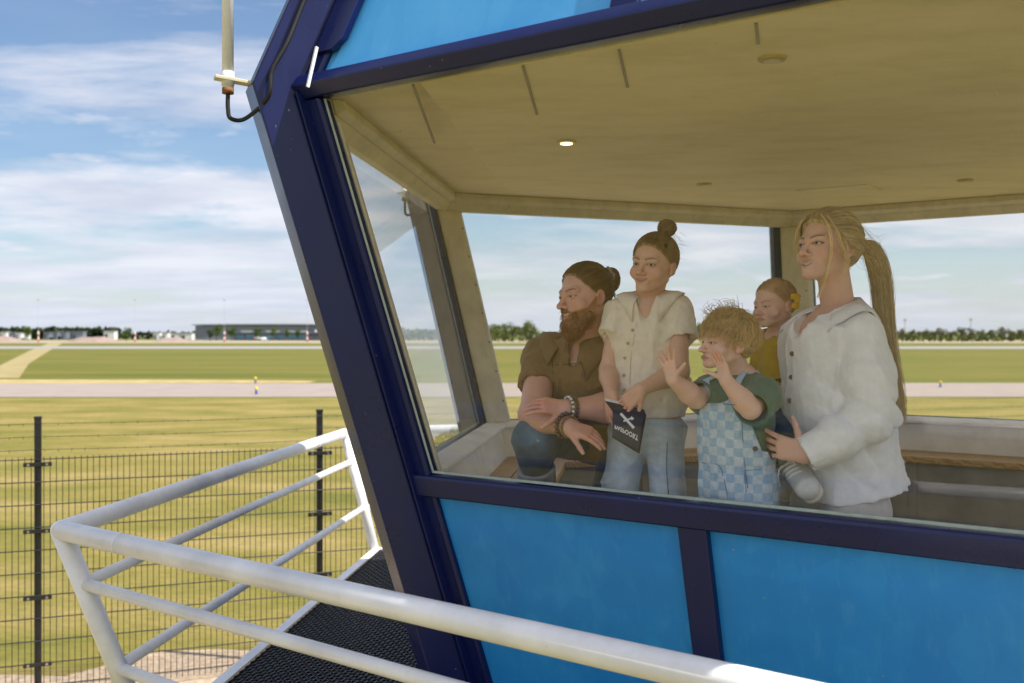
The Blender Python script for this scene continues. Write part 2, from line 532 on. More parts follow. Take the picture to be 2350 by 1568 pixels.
def face_beam(name, k, sect, m, bevel=0.006, t0=0.0, t1=0.0):
    """sect: list of (o, z), mitred at both corners of face k"""
    bm = bmesh.new()
    e = U(H0[k])
    loft(bm, [[HV(k, z, o) + e * t0 for o, z in sect], [HV(k + 1, z, o) - e * t1 for o, z in sect]])
    return bm_obj(name, bm, m, cab, bevel=bevel)
CA, GE = 0.085, 0.155
def col_section(k, z, w=0.075, r0=-0.055, r1=0.142):
    k %= 6; j = (k - 1) % 6
    v = HV(k, z, 0)
    b = (NRM[k] + NRM[j]).normalized()
    t = Vector((b.y, -b.x, 0))
    return [v + b * r0 - t * w, v + b * r1 - t * w, v + b * r1 + t * w, v + b * r0 + t * w]
for k in range(6):
    bm = bmesh.new()
    loft(bm, [col_section(k, Z_DECK - 0.45), col_section(k, Z_KINK), col_section(k, Z_TOP)])
    bm_obj('corner_column', bm, M_NAVY, cab, bevel=0.008)
    # frame strips with a raised sealing ridge, lower and upper half, both sides of the column
    for side in (0, 1):
        kk = k if side == 0 else (k - 1) % 6
        FP = (lambda t, z, o, kk=kk, side=side: FPt(kk, t, z, o, side))
        for z0, z1 in ((Z_DECK - 0.4, Z_KINK - 0.045), (Z_KINK + 0.03, Z_TOP)):
            bm = bmesh.new()
            w = GE
            sec = [(CA - 0.03, -0.03), (w, -0.03), (w, 0.020), (w - 0.010, 0.030), (w - 0.030, 0.024), (CA - 0.03, 0.022)]
            loft(bm, [[FP(t, z0, o) for t, o in sec], [FP(t, z1, o) for t, o in sec]])
            bm_obj('frame_strip', bm, M_NAVY, cab, bevel=0.006)
        # thin fin standing in the groove between column and frame
        bm = bmesh.new()
        sec = [(CA - 0.002, 0.01), (CA + 0.005, 0.01), (CA - 0.004, 0.052), (CA - 0.012, 0.052)]
        loft(bm, [[FP(t, Z_DECK - 0.3, o) for t, o in sec], [FP(t, Z_KINK - 0.02, o) for t, o in sec]])
        bm_obj('cover_fin', bm, M_NAVY, cab, bevel=0.002)
        # gusset plates at foot and head of the frame
        for z0, z1, wd in ((Z_DECK + 0.16, Z_DECK - 0.1, 0.25), (Z_KINK + 0.115, Z_KINK + 0.42, 0.215)):
            bm = bmesh.new()
            sec = [(CA + 0.01, 0.012), (wd, 0.012), (wd, 0.045), (CA + 0.01, 0.045)]
            sec0 = [(CA + 0.01, 0.012), (wd - 0.03, 0.012), (wd - 0.03, 0.045), (CA + 0.01, 0.045)]
            loft(bm, [[FP(t, z0, o) for t, o in sec0], [FP(t, z0 + (z1 - z0) * 0.12, o) for t, o in sec], [FP(t, z1, o) for t, o in sec]])
            bm_obj('gusset_plate', bm, M_NAVY, cab, bevel=0.006)
ZB0, ZB1 = Z_KINK - 0.042, Z_KINK + 0.04
TM, LM = 1.13, 1.02     # half positions of mullions
for k in range(6):
    face_beam('top_beam', k, [(-0.03, ZB0), (0.030, ZB0), (0.050, Z_KINK), (0.040, ZB1), (-0.03, ZB1)], M_NAVY)
    face_beam('sill_beam', k, [(-0.03, Z_SILL), (0.030, Z_SILL - 0.004), (0.040, Z_SILL - 0.02), (0.040, Z_SILL - 0.085), (-0.03, Z_SILL - 0.085)], M_NAVY)
    face_beam('foot_beam', k, [(-0.03, Z_DECK + 0.05), (0.045, Z_DECK + 0.05), (0.045, Z_DECK - 0.4), (-0.03, Z_DECK - 0.4)], M_NAVY)
    # mullions
    L = S0[k]
    tm = L / 2 + (0.13 if k == 5 else 0.0)          # measured from first corner
    if k == 5:
        tm = L - 1.175
    bm = bmesh.new()
    sec = [(tm - 0.048, -0.03), (tm + 0.048, -0.03), (tm + 0.048, 0.033), (tm - 0.048, 0.033)]
    sh = lambda z: (lean(z)) * 0.58
    loft(bm, [[HV(k, Z_SILL, 0) + U(H0[k]) * t + NRM[k] * (o + lean(z)) + Vector((0, 0, z - Z_SILL)) for t, o in sec] for z in (Z_DECK + 0.045, Z_SILL - 0.08)])
    bm_obj('panel_mullion', bm, M_NAVY, cab, bevel=0.006)
    tu = L - 1.14 if k == 5 else L / 2
    bm = bmesh.new()
    sec = [(tu - 0.045, -0.03), (tu + 0.045, -0.03), (tu + 0.045, 0.03), (tu - 0.045, 0.03)]
    loft(bm, [[HV(k, Z_SILL, 0) + U(H0[k]) * t + NRM[k] * (o + lean(z)) + Vector((0, 0, z - Z_SILL)) for t, o in sec] for z in (ZB1 - 0.005, Z_TOP)])
    bm_obj('upper_mullion', bm, M_NAVY, cab, bevel=0.006)
    def flat(tt, z, o):
        return HV(k, Z_SILL, 0) + U(H0[k]) * tt + NRM[k] * (o + lean(z)) + Vector((0, 0, z - Z_SILL))
    def panel(name, zA, zB, tmid, side, m):
        bm = bmesh.new()
        rings = []
        for o in (-0.018, 0.006):
            if side == 0:
                r = [FPt(k, 0.10, zA, o), flat(tmid - 0.03, zA, o), flat(tmid - 0.03, zB, o), FPt(k, 0.10, zB, o)]
            else:
                r = [flat(tmid + 0.03, zA, o), FPt(k, 0.10, zA, o, 1), FPt(k, 0.10, zB, o, 1), flat(tmid + 0.03, zB, o)]
            rings.append(r)
        loft(bm, rings)
        return bm_obj(name, bm, m, cab)
    for side in (0, 1):
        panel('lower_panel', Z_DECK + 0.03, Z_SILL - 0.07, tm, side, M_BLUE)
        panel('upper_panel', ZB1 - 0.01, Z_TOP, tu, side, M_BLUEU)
    # window pane
    bm = bmesh.new()
    rings = []
    for o in (-0.008,):
        r = [FPt(k, 0.07, Z_SILL - 0.02, o), FPt(k, 0.07, Z_SILL - 0.02, o, 1), FPt(k, 0.07, ZB0 + 0.02, o, 1), FPt(k, 0.07, ZB0 + 0.02, o)]
        rings.append(r)
    bm.faces.new([bm.verts.new(p) for p in rings[0]])
    bm_obj('window_pane', bm, M_GLASS, cab)
    # pale gasket round the pane
    g = bmesh.new()
    for (ta, ea, za), (tb, eb_, zb) in (((GE, 0, Z_SILL + 0.004), (GE, 0, ZB0 - 0.004)), ((GE, 1, Z_SILL + 0.004), (GE, 1, ZB0 - 0.004)), ((GE, 0, Z_SILL + 0.006), (GE, 1, Z_SILL + 0.006))):
        add_bar(g, FPt(k, ta, za, 0.0, ea), FPt(k, tb, zb, 0.0, eb_), 0.010, 0.008)
    bm_obj('gasket', g, MATS.get('gasket') or simple('gasket', (0.42, 0.50, 0.43), 0.6, 0.15, 20), cab)
    # inside: head frame, sill board, jambs, wall lining
    if k != 5: face_beam('head_frame', k, [(-0.034, ZB0 - 0.075), (-0.034, ZB0 + 0.03), (-0.125, ZB0 + 0.03), (-0.125, ZB0 - 0.03), (-0.075, ZB0 - 0.075)], M_CREAM, 0.005)
    if k != 5: face_beam('head_trim', k, [(-0.126, ZB0 - 0.028), (-0.126, ZB0 + 0.03), (-0.165, ZB0 + 0.03), (-0.165, ZB0 - 0.005)], M_CREAM, 0.004)
    dzs = -0.022 if k == 5 else 0.0
    face_beam('sill_board', k, [(-0.034, Z_SILL - 0.03), (-0.034, Z_SILL + 0.004 + dzs), (-0.075, Z_SILL + 0.004 + dzs), (-0.135, Z_SILL - 0.012 + dzs * 0.5), (-0.135, Z_SILL - 0.03)], M_WALLIN, 0.005)
    face_beam('wall_lining', k, [(-0.105, Z_SILL - 0.031), (-0.07, Z_SILL - 0.031), (-0.07, Z_FLOOR), (-0.105, Z_FLOOR)], M_WALLIN, 0.004)
    bm = bmesh.new()
    def jamb(z):
        kk = k; j = (k - 1) % 6
        v = HV(kk, z, 0)
        ea, eb = U(H0[kk]), -U(H0[j]); na, nb = NRM[kk], NRM[j]
        inn = HV(kk, z, -0.095)
        ta_ = 0.157; tb_ = 0.105 if kk in (1, 2) else 0.157
        return [v + ea * ta_ - na * 0.033, v + ea * ta_ - na * 0.045, v + ea * (ta_ - 0.02) - na * 0.075, inn, v + eb * (tb_ - 0.02) - nb * 0.075, v + eb * tb_ - nb * 0.045, v + eb * tb_ - nb * 0.033, HV(kk, z, -0.03)]
    loft(bm, [jamb(Z_SILL + 0.003), jamb(ZB0 - 0.073)])
    bm_obj('corner_jamb', bm, M_CREAM, cab, bevel=0.004)
    # screw heads on the jamb
    for q in range(7):
        z = Z_SILL + 0.12 + q * 0.17
        for sgn in (0,):
            p = HV(k, z, 0) + U(H0[k]) * 0.125 - NRM[k] * 0.073
            s = bmesh.new(); add_tube(s, [p, p - NRM[k] * 0.006], 0.006, 8)
            bm_obj('screw_head', s, MATS.get('old_screw') or simple('old_screw', (0.16, 0.12, 0.07), 0.6), cab)

# floor, ceiling, roof
def hex_slab(name, z0, z1, o0, o1, m, bevel=0.0):
    bm = bmesh.new()
    loft(bm, [[HV(k, Z_SILL, o0) * 1.0 + Vector((0, 0, z0 - Z_SILL)) for k in range(6)], [HV(k, Z_SILL, o1) + Vector((0, 0, z1 - Z_SILL)) for k in range(6)]])
    return bm_obj(name, bm, m, cab, bevel=bevel)
M_FLOOR = simple('grey_floor_lino', (0.40, 0.38, 0.35), 0.5, 0.2, 5)
def ceil_mat():
    m, nt, b = mat('stained_ceiling_board')
    n = noise_node(nt, 1.0, 8, 0.7, wcoords(nt, (2.2, 5.0, 1), (0, 0, R(35))))
    n2 = noise_node(nt, 40, 3, 0.6, wcoords(nt))
    c = ramp(nt, n.outputs['Fac'], [(0.30, (0.64, 0.555, 0.345)), (0.52, (0.74, 0.66, 0.44)), (0.72, (0.78, 0.71, 0.50))]).outputs[0]
    f = ramp(nt, n2.outputs['Fac'], [(0.68, (0, 0, 0)), (0.8, (0.4,) * 3)]).outputs[0]
    nt.links.new(mixc_node(nt, f, c, (0.55, 0.45, 0.24)), b.inputs['Base Color'])
    b.inputs['Roughness'].default_value = 0.6
    return m
M_CEIL = ceil_mat()
lk = lean(ZB0)
hex_slab('cab_floor', Z_FLOOR - 0.06, Z_FLOOR, -0.25, -0.25, M_FLOOR)
hex_slab('ceiling_border', ZB0 + 0.031, ZB0 + 0.06, lk - 0.02, lk - 0.02, M_CEIL)
bm = bmesh.new()
exo = [lk - 0.50] * 5 + [lk - 0.06]
loft(bm, [[HV(k, Z_SILL, 0, exo) + Vector((0, 0, z - Z_SILL)) for k in range(6)] for z in (ZB0 + 0.005, ZB0 + 0.030)])
bm_obj('ceiling_board', bm, M_CEIL, cab, bevel=0.004)
hex_slab('roof', Z_TOP - 0.02, Z_TOP + 0.12, lean(Z_TOP) - 0.01, lean(Z_TOP) - 0.08, M_NAVY)
M_SEAM = simple('ceiling_seam', (0.30, 0.28, 0.24), 0.7)
for (xa, ya, xb, yb) in ((948, 195, 997, 328), (1200, 150, 1232, 262), (1420, 112, 1440, 200), (1735, 52, 1740, 100)):
    pz = ZB0 + 0.005
    def onz(x, y, z):
        Yd = (z - HC) * FPX / (772.0 - y)
        return P(x, y, Yd)
    a = onz(xa, ya, pz); b = onz(xb, yb, pz)
    bm = bmesh.new(); add_bar(bm, a, b, 0.009, 0.006)
    bm_obj('ceiling_seam', bm, M_SEAM, cab)
def emis(name, col, st):
    m, nt, b = mat(name)
    b.inputs['Base Color'].default_value = (*col, 1)
    b.inputs['Emission Color'].default_value = (*col, 1)
    b.inputs['Emission Strength'].default_value = st
    return m
M_LAMP = emis('lit_lamp', (1.0, 0.78, 0.45), 1.6)
M_RIM = simple('brass_rim', (0.45, 0.36, 0.17), 0.4, 0.1, 20, metal=0.4)
for i, (x, y) in enumerate(((1300, 325), (1772, 133), (1616, 422), (2215, 413))):
    pz = ZB0 + 0.005
    p = onz(x, y, pz)
    bm = bmesh.new(); add_tube(bm, [p + Vector((0, 0, 0.01)), p - Vector((0, 0, 0.008))], [0.046, 0.040], 24)
    dl = bm_obj('downlight', bm, M_RIM, cab, smooth=False)
    bm = bmesh.new(); add_tube(bm, [p - Vector((0, 0, 0.004)), p - Vector((0, 0, 0.012))], 0.026, 20)
    bm_obj('bulb', bm, M_LAMP if i == 0 else simple('unlit_bulb%d' % i, (0.5, 0.45, 0.3), 0.3), dl)
p = onz(1925, 436, ZB0 + 0.005)
bm = bmesh.new(); add_box(bm, p, U(H0[5]) * 0.20, NRM[5] * 0.14, Vector((0, 0, 0.006)))
bm_obj('ceiling_hatch', bm, M_CEIL, cab, bevel=0.003)

# benches along the rear walls
M_RISER = simple('dark_grey_riser', (0.27, 0.26, 0.25), 0.55, 0.25, 4)
Z_BENCH = HC - 0.685
for k in (0, 1, 2, 3):
    mid = (HV(k, Z_BENCH, -0.3) + HV(k + 1, Z_BENCH, -0.3)) / 2
    bl = ['pine plank bench along the wall beside the corner jamb', 'pine plank bench along the rear wall behind the two standing children', 'pine plank bench along the rear wall behind the woman', 'pine plank bench along the far side wall'][k]
    be = empty('wall_bench', (mid.x, mid.y, Z_FLOOR), bl, 'bench')
    for q in range(3):
        o0 = -0.108 - q * 0.115; o1 = o0 - 0.109
        bm = bmesh.new()
        e = U(H0[k])
        sec = [(o0, Z_BENCH - 0.036), (o1, Z_BENCH - 0.036), (o1, Z_BENCH), (o0, Z_BENCH)]
        loft(bm, [[HV(k, Z_BENCH, o) + Vector((0, 0, z - Z_BENCH)) + e * 0.003 for o, z in sec], [HV(k + 1, Z_BENCH, o) + Vector((0, 0, z - Z_BENCH)) - e * 0.003 for o, z in sec]])
        bm_obj('plank', bm, M_WOOD, be, bevel=0.004)
    bm = bmesh.new()
    sec = [(-0.36, Z_FLOOR + 0.001), (-0.36, Z_BENCH - 0.037), (-0.385, Z_BENCH - 0.037), (-0.385, Z_FLOOR + 0.001)]
    loft(bm, [[HV(k, Z_BENCH, o) + Vector((0, 0, z - Z_BENCH)) for o, z in sec], [HV(k + 1, Z_BENCH, o) + Vector((0, 0, z - Z_BENCH)) for o, z in sec]])
    bm_obj('riser', bm, M_RISER, be)
    for q in (0.33, 0.68):
        bm = bmesh.new()
        pa = HV(k, Z_BENCH, -0.388).lerp(HV(k + 1, Z_BENCH, -0.388), q)
        add_box(bm, pa + Vector((0, 0, (Z_FLOOR - Z_BENCH) / 2 - 0.018)), U(H0[k]) * 0.022, NRM[k] * 0.006, Vector((0, 0, (Z_BENCH - Z_FLOOR) / 2 - 0.02)))
        bm_obj('batten', bm, M_RISER, be, bevel=0.003)
# platform behind the front window where the children stand
Z_PLAT = HC - 0.90
pl = empty('wooden_platform', tuple(FPt(5, 0.75, Z_PLAT, -0.5, 1).xy) + (Z_FLOOR,), 'low pine plank platform behind the front window', 'platform')
for q in range(7):
    o0 = -0.12 - q * 0.118; o1 = o0 - 0.112
    bm = bmesh.new()
    a = FPt(5, 0.16, Z_PLAT, o0, 1); a2 = FPt(5, 0.16 + (0.1 if q > 4 else 0), Z_PLAT, o1, 1)
    b = FPt(5, 1.36, Z_PLAT, o0, 1); b2 = FPt(5, 1.36, Z_PLAT, o1, 1)
    dz = Vector((0, 0, 0.034))
    loft(bm, [[a - dz, a2 - dz, b2 - dz, b - dz], [a, a2, b2, b]])
    bm_obj('plank', bm, M_WOOD, pl, bevel=0.004)
for tt in (0.25, 1.28):
    bm = bmesh.new()
    a = FPt(5, tt, Z_PLAT, -0.16, 1); b = FPt(5, tt, Z_PLAT, -0.88, 1)
    zc_ = (Z_FLOOR + Z_PLAT - 0.034) / 2
    a.z = b.z = zc_
    add_bar(bm, a, b, 0.04, Z_PLAT - 0.034 - Z_FLOOR)
    bm_obj('bearer', bm, M_WOOD, pl)

# unidentified small pale rounded object on the bench behind the woman
sp = P(2046, 1046, 5.15)
bm = bmesh.new()
bmesh.ops.create_uvsphere(bm, u_segments=20, v_segments=12, radius=1)
for v in bm.verts:
    x, y, z = v.co
    s = 1.0 - 0.25 * max(0, x)
    v.co = Vector((x * 0.11, y * 0.042 * (1 - 0.2 * x), max(z, -0.55) * 0.05 * s * (1.0 if z < 0 else (1.0 - 0.35 * x))))
o_sh = bm_obj('pale_object', bm, simple('pale_canvas', (0.45, 0.42, 0.34), 0.7), None, smooth=True)
o_sh.location = (sp.x, sp.y, Z_BENCH + 0.029); o_sh.rotation_euler = (0, 0, R(35))
tag(o_sh, 'small pale rounded object on the bench behind the woman', 'shoe')

# ------------------------------------------------------------------ gallery deck and railing
L0, L1 = Vector((-1.331, 4.507, 0)), Vector((-0.962, 7.58, 0))     # outer deck edge, left side
hl = math.degrees(math.atan2((L1 - L0).x, (L1 - L0).y))
off_l = (L0 - V0[0]).dot(NRM[0])
deck_off = [off_l, 1.72, 1.0, 1.0, 1.0, 0.50]
RT = 0.27
DN = list(NRM)
DN[5] = U(307.2 - 90)
DD = [V0[k].dot(NRM[k]) + deck_off[k] for k in range(6)]
DD[5] = DN[5].dot(Vector((-1.754, 3.78, 0))) - RT
def RV(k, o):       # corner of the deck outline, pushed out by o
    k %= 6; j = (k - 1) % 6
    a, b = DN[j], DN[k]
    dj, dk = DD[j] + o, DD[k] + o
    det = a.x * b.y - a.y * b.x
    return Vector(((dj * b.y - dk * a.y) / det, (a.x * dk - b.x * dj) / det, 0))
RAILH = [(HC - 0.727, 0.0365, RT), (HC - 0.935, 0.0225, RT * 0.757), (HC - 1.268, 0.0225, RT * 0.362)]
deck = empty('gallery_deck', (RV(0, 0).x, RV(0, 0).y, Z_DECK), 'steel grating walkway with white edge plates round the tower cab', 'walkway')
rail = empty('gallery_railing', (RV(0, 0).x, RV(0, 0).y, Z_DECK), 'white tubular steel railing leaning outwards round the walkway', 'railing')
for k in range(6):
    # edge plate
    bm = bmesh.new()
    sec = [(0.0, -0.11), (0.012, -0.11), (0.012, 0.018), (-0.045, 0.018), (-0.045, 0.010), (0.0, 0.010)]
    loft(bm, [[RV(k, o) + Vector((0, 0, Z_DECK + z)) for o, z in sec], [RV(k + 1, o) + Vector((0, 0, Z_DECK + z)) for o, z in sec]])
    bm_obj('edge_plate', bm, M_WHITE, deck, bevel=0.003)
    for z, r, o in RAILH:
        a, b = RV(k, o), RV(k + 1, o)
        a.z = b.z = z
        nm = 'handrail' if r > 0.03 else 'midrail'
        tube_obj(nm, [a, b], r, M_WHITE, rail, 20)
    # corner post and rounded elbow
    z = RAILH[0][0]
    top = RV(k, RT); top.z = z
    bot = RV(k, -0.005); bot.z = Z_DECK - 0.02
    tube_obj('post', [bot, top], 0.037, M_WHITE, rail, 20)
    bm = bmesh.new(); bmesh.ops.create_uvsphere(bm, u_segments=20, v_segments=14, radius=0.0367, matrix=Matrix.Translation(top))
    bm_obj('elbow', bm, M_WHITE, rail, smooth=True)
    L = (RV(k + 1, RT) - RV(k, RT)).length
    for fr in ((1.0,) if k == 0 else ((0.62,) if k == 5 else (0.5,))):
        if fr >= 1: continue
        if k == 5: continue
        a = RV(k, RT).lerp(RV(k + 1, RT), fr); a.z = z
        b = RV(k, 0.0).lerp(RV(k + 1, 0.0), fr); b.z = Z_DECK - 0.02
        tube_obj('post', [b, a], 0.03, M_WHITE, rail, 16)
# weld sleeve joints
for k, d in ((5, 0.40), (0, 3.05)):
    a = RV(0, RT); a.z = RAILH[0][0]
    other = RV(5, RT) if k == 5 else RV(1, RT)
    other.z = a.z
    dr = (other - a).normalized()
    tube_obj('weld_ring', [a + dr * d, a + dr * (d + 0.010)], 0.0377, M_WHITE, rail, 20)
# grating: bearing bars and wavy cross bars, one piece per side
M_GRATE = simple('dark_grating_steel', (0.030, 0.029, 0.032), 0.42, 0.35, 25, spec=0.6)
for k in range(6):
    bm = bmesh.new()
    n = DN[k]; e = Vector((-n.y, n.x, 0)) * (1 if Vector((-n.y, n.x, 0)).dot(U(H0[k])) > 0 else -1)
    a0, b0 = RV(k, -0.046), RV(k + 1, -0.046)
    Lk = (b0 - a0).length
    wi = DD[k] - 0.046 - 0.02 - max(HV(k, Z_DECK, 0).dot(n), HV(k + 1, Z_DECK, 0).dot(n)) + (0.10 if k == 5 else 0)
    # inner edge corners
    nbar = int(Lk / 0.034)
    vs_, fs_ = [], []
    def bar(pa, pb, w, z0, z1):
        d = (pb - pa).normalized(); s = Vector((d.y, -d.x, 0)) * (w / 2)
        i = len(vs_)
        for q in (pa, pb):
            for sg in (-1, 1):
                for zz in (z0, z1):
                    vs_.append((q.x + s.x * sg, q.y + s.y * sg, zz))
        fs_.extend([(i, i + 1, i + 3, i + 2), (i + 4, i + 6, i + 7, i + 5), (i, i + 4, i + 5, i + 1), (i + 2, i + 3, i + 7, i + 6), (i + 1, i + 5, i + 7, i + 3), (i, i + 2, i + 6, i + 4)])
    tanA = math.tan(R(((H0[k] - H0[k - 1]) % 360) / 2)); tanB = math.tan(R(((H0[(k + 1) % 6] - H0[k]) % 360) / 2))
    ia, ib = HV(k, Z_DECK, 0.0), HV(k + 1, Z_DECK, 0.0)
    lim = 9.0 if k in (0, 5) else 99
    for i in range(nbar):
        t = (i + 0.5) * 0.034
        p0 = a0 + e * t
        # clip by the mitre lines from outer to inner corners
        wA = wi; 
        ta = (ia - a0).dot(e); tb = (ib - a0).dot(e)
        if t < ta: wA = wi * t / ta
        elif t > tb: wA = wi * (Lk - t) / max(1e-6, (Lk - tb))
        if wA < 0.01: continue
        bar(p0, p0 - n * wA, 0.0045, Z_DECK - 0.028, Z_DECK)
    m_ = int(wi / 0.022)
    for i in range(m_ + 1):
        o = i * 0.022
        f = o / wi
        pa = a0.lerp(ia, f); pb = b0.lerp(ib, f)
        pa = a0 - n * o + e * ((ia - a0).dot(e) * f); pb = a0 - n * o + e * (Lk + ((ib - a0).dot(e) - Lk) * f)
        if k in (0,):
            # wavy rods
            Ls = (pb - pa).length; ns = int(Ls / 0.034)
            for q in range(ns):
                u0 = pa + e * (q * 0.034); u1 = pa + e * ((q + 1) * 0.034)
                sft = n * (0.004 if (q + i) % 2 else -0.004)
                bar(u0 + sft, u1 - sft, 0.006, Z_DECK - 0.012, Z_DECK + (0.003 if (q + i) % 2 else -0.002))
        else:
            bar(pa, pb, 0.005, Z_DECK - 0.012, Z_DECK - 0.001)
    bm.free()
    g = py_mesh('grating', vs_, fs_, M_GRATE, deck)
    g['kind'] = 'stuff'
# support steel below the deck
for k in range(6):
    a = RV(k, -0.1); b = HV(k, Z_DECK, 0.1); a.z = b.z = Z_DECK - 0.09
    bm = bmesh.new(); add_bar(bm, a, b, 0.06, 0.11)
    bm_obj('support_beam', bm, M_WHITE, deck)
# the short tower shaft the cab stands on
bm = bmesh.new()
loft(bm, [[HV(k, Z_DECK, -0.55) * 1.0 + Vector((0, 0, -Z_DECK)) for k in range(6)], [HV(k, Z_DECK, -0.55) + Vector((0, 0, -0.4)) for k in range(6)]])
bm_obj('tower_shaft', bm, M_NAVY, cab)
bm = bmesh.new()
loft(bm, [[HV(k, Z_DECK, -0.02) + Vector((0, 0, -0.40)) for k in range(6)], [HV(k, Z_DECK, -0.02) + Vector((0, 0, -0.38)) for k in range(6)]])
bm_obj('underside', bm, M_NAVY, cab)
# lower pipe rail seen under the deck
tube_obj('service_pipe', [Vector((-1.75, 4.9, HC - 1.98)), Vector((-0.2, 5.2, HC - 1.93))], 0.022, M_WHITE, deck, 12)

# ------------------------------------------------------------------ aerial on the corner
def bez(pts, n=10):
    """catmull-rom through points"""
    out = []
    pts = [Vector(p) for p in pts]
    ext = [pts[0] * 2 - pts[1]] + pts + [pts[-1] * 2 - pts[-2]]
    for i in range(1, len(ext) - 2):
        p0, p1, p2, p3 = ext[i - 1:i + 3]
        for s in range(n):
            t = s / n
            out.append(0.5 * ((2 * p1) + (p2 - p0) * t + (2 * p0 - 5 * p1 + 4 * p2 - p3) * t * t + (3 * p1 - p0 - 3 * p2 + p3) * t ** 3))
    out.append(pts[-1])
    return out
M_PLAST = dirty_paint('white_aerial_plastic', (0.88, 0.88, 0.87), 0.4, dirt=0.05, chips=False)
M_RUST = simple('rust', (0.22, 0.09, 0.03), 0.85, 0.5, 60)
M_IVORY = simple('ivory_flat_bar', (0.62, 0.58, 0.42), 0.5, 0.15, 20)
def aerial(k, dist, label):
    j = (k - 1) % 6
    b = (NRM[k] + NRM[j]).normalized()
    kp = HV(k, Z_KINK, 0)
    ab = kp + b * dist + Vector((0, 0, -0.028))
    aer = empty('whip_aerial', tuple(ab), label, 'aerial')
    up = Vector((0, 0, 1))
    tube_obj('aerial_tube', [ab + up * 0.018, ab + up * 1.25], 0.0195, M_PLAST, aer, 20)
    tube_obj('rusty_collar', [ab, ab + up * 0.018], 0.0198, M_RUST, aer, 20)
    bm = bmesh.new(); add_bar(bm, ab + up * 0.052 + b * 0.045, kp + b * 0.06 + up * 0.007, 0.045, 0.012)
    bm_obj('bracket', bm, M_IVORY, aer, bevel=0.002)
    tube_obj('clamp_ring', [ab + up * 0.028, ab + up * 0.075], 0.0215, M_PLAST, aer, 20)
    t = Vector((b.y, -b.x, 0)); t = t if t.y < 0 else -t
    pts = [ab + up * 0.002, ab - up * 0.05, ab - up * 0.085 - b * 0.01, ab - up * 0.08 - b * 0.06, ab - up * 0.02 - b * 0.12 + t * 0.09, kp + b * 0.08 + t * 0.10 + up * 0.04, kp + b * 0.03 + t * 0.105 + up * 0.14, kp - b * 0.02 + t * 0.10 + up * 0.27, kp - b * 0.09 + t * 0.10 + up * 0.45, kp - b * 0.17 + t * 0.1 + up * 0.66]
    tube_obj('cable', bez(pts, 8), 0.0075, M_CABLE, aer, 10)
aerial(0, 0.212, 'white tube aerial clamped to the near navy corner column')
aerial(1, 0.212, 'white tube aerial seen through the slanted side window')
# white drip strip in the groove
bm = bmesh.new(); add_bar(bm, P(727, 108, 3.33), P(706, 200, 3.30), 0.007, 0.010)
bm_obj('drip_strip', bm, M_WHITE, cab)

# ------------------------------------------------------------------ mesh fence
POSTS = [(-11.17, 6.24), (-8.85, 7.10), (-6.52, 7.95), (-4.19, 8.80), (-1.866, 9.65), (0.46, 10.50), (2.70, 11.30), (4.62, 12.05), (7.15, 12.95), (9.5, 13.8)]
PT = HC - 0.724
post_names = []
fence = empty('mesh_fence', (POSTS[4][0], POSTS[4][1], 0), 'black welded mesh fence with posts, clamps and barbed wire across the grass', 'fence')
def sq_post(name, x, y, d):
    bm = bmesh.new()
    dd = Vector(d); n = Vector((-dd.y, dd.x, 0))
    add_box(bm, (x, y, PT / 2), dd * 0.028, n * 0.028, Vector((0, 0, PT / 2)))
    o = bm_obj(name, bm, M_BLACK, fence, bevel=0.004)
    bm = bmesh.new(); add_box(bm, (x, y, PT + 0.004), dd * 0.031, n * 0.031, Vector((0, 0, 0.012)))
    bm_obj('cap', bm, M_BLACK, o, bevel=0.004)
    return o
for i, (x, y) in enumerate(POSTS):
    if i < len(POSTS) - 1: d = Vector((POSTS[i + 1][0] - x, POSTS[i + 1][1] - y, 0)).normalized()
    po = sq_post('fence_post', x, y, d)
    n = Vector((d.y, -d.x, 0))
    for q in range(4):
        z = PT - 0.405 - q * 0.588
        bm = bmesh.new()
        c = Vector((x, y, z)) + n * 0.034
        add_box(bm, c, d * 0.115, n * 0.008, Vector((0, 0, 0.018)))
        cl = bm_obj('clamp', bm, M_BLACK, po, bevel=0.003)
        for sg in (-1, 1):
            b2 = bmesh.new(); add_tube(b2, [c + d * (0.075 * sg) + n * 0.007, c + d * (0.075 * sg) + n * 0.016], 0.011, 10)
            bm_obj('bolt', b2, M_STEEL, po)
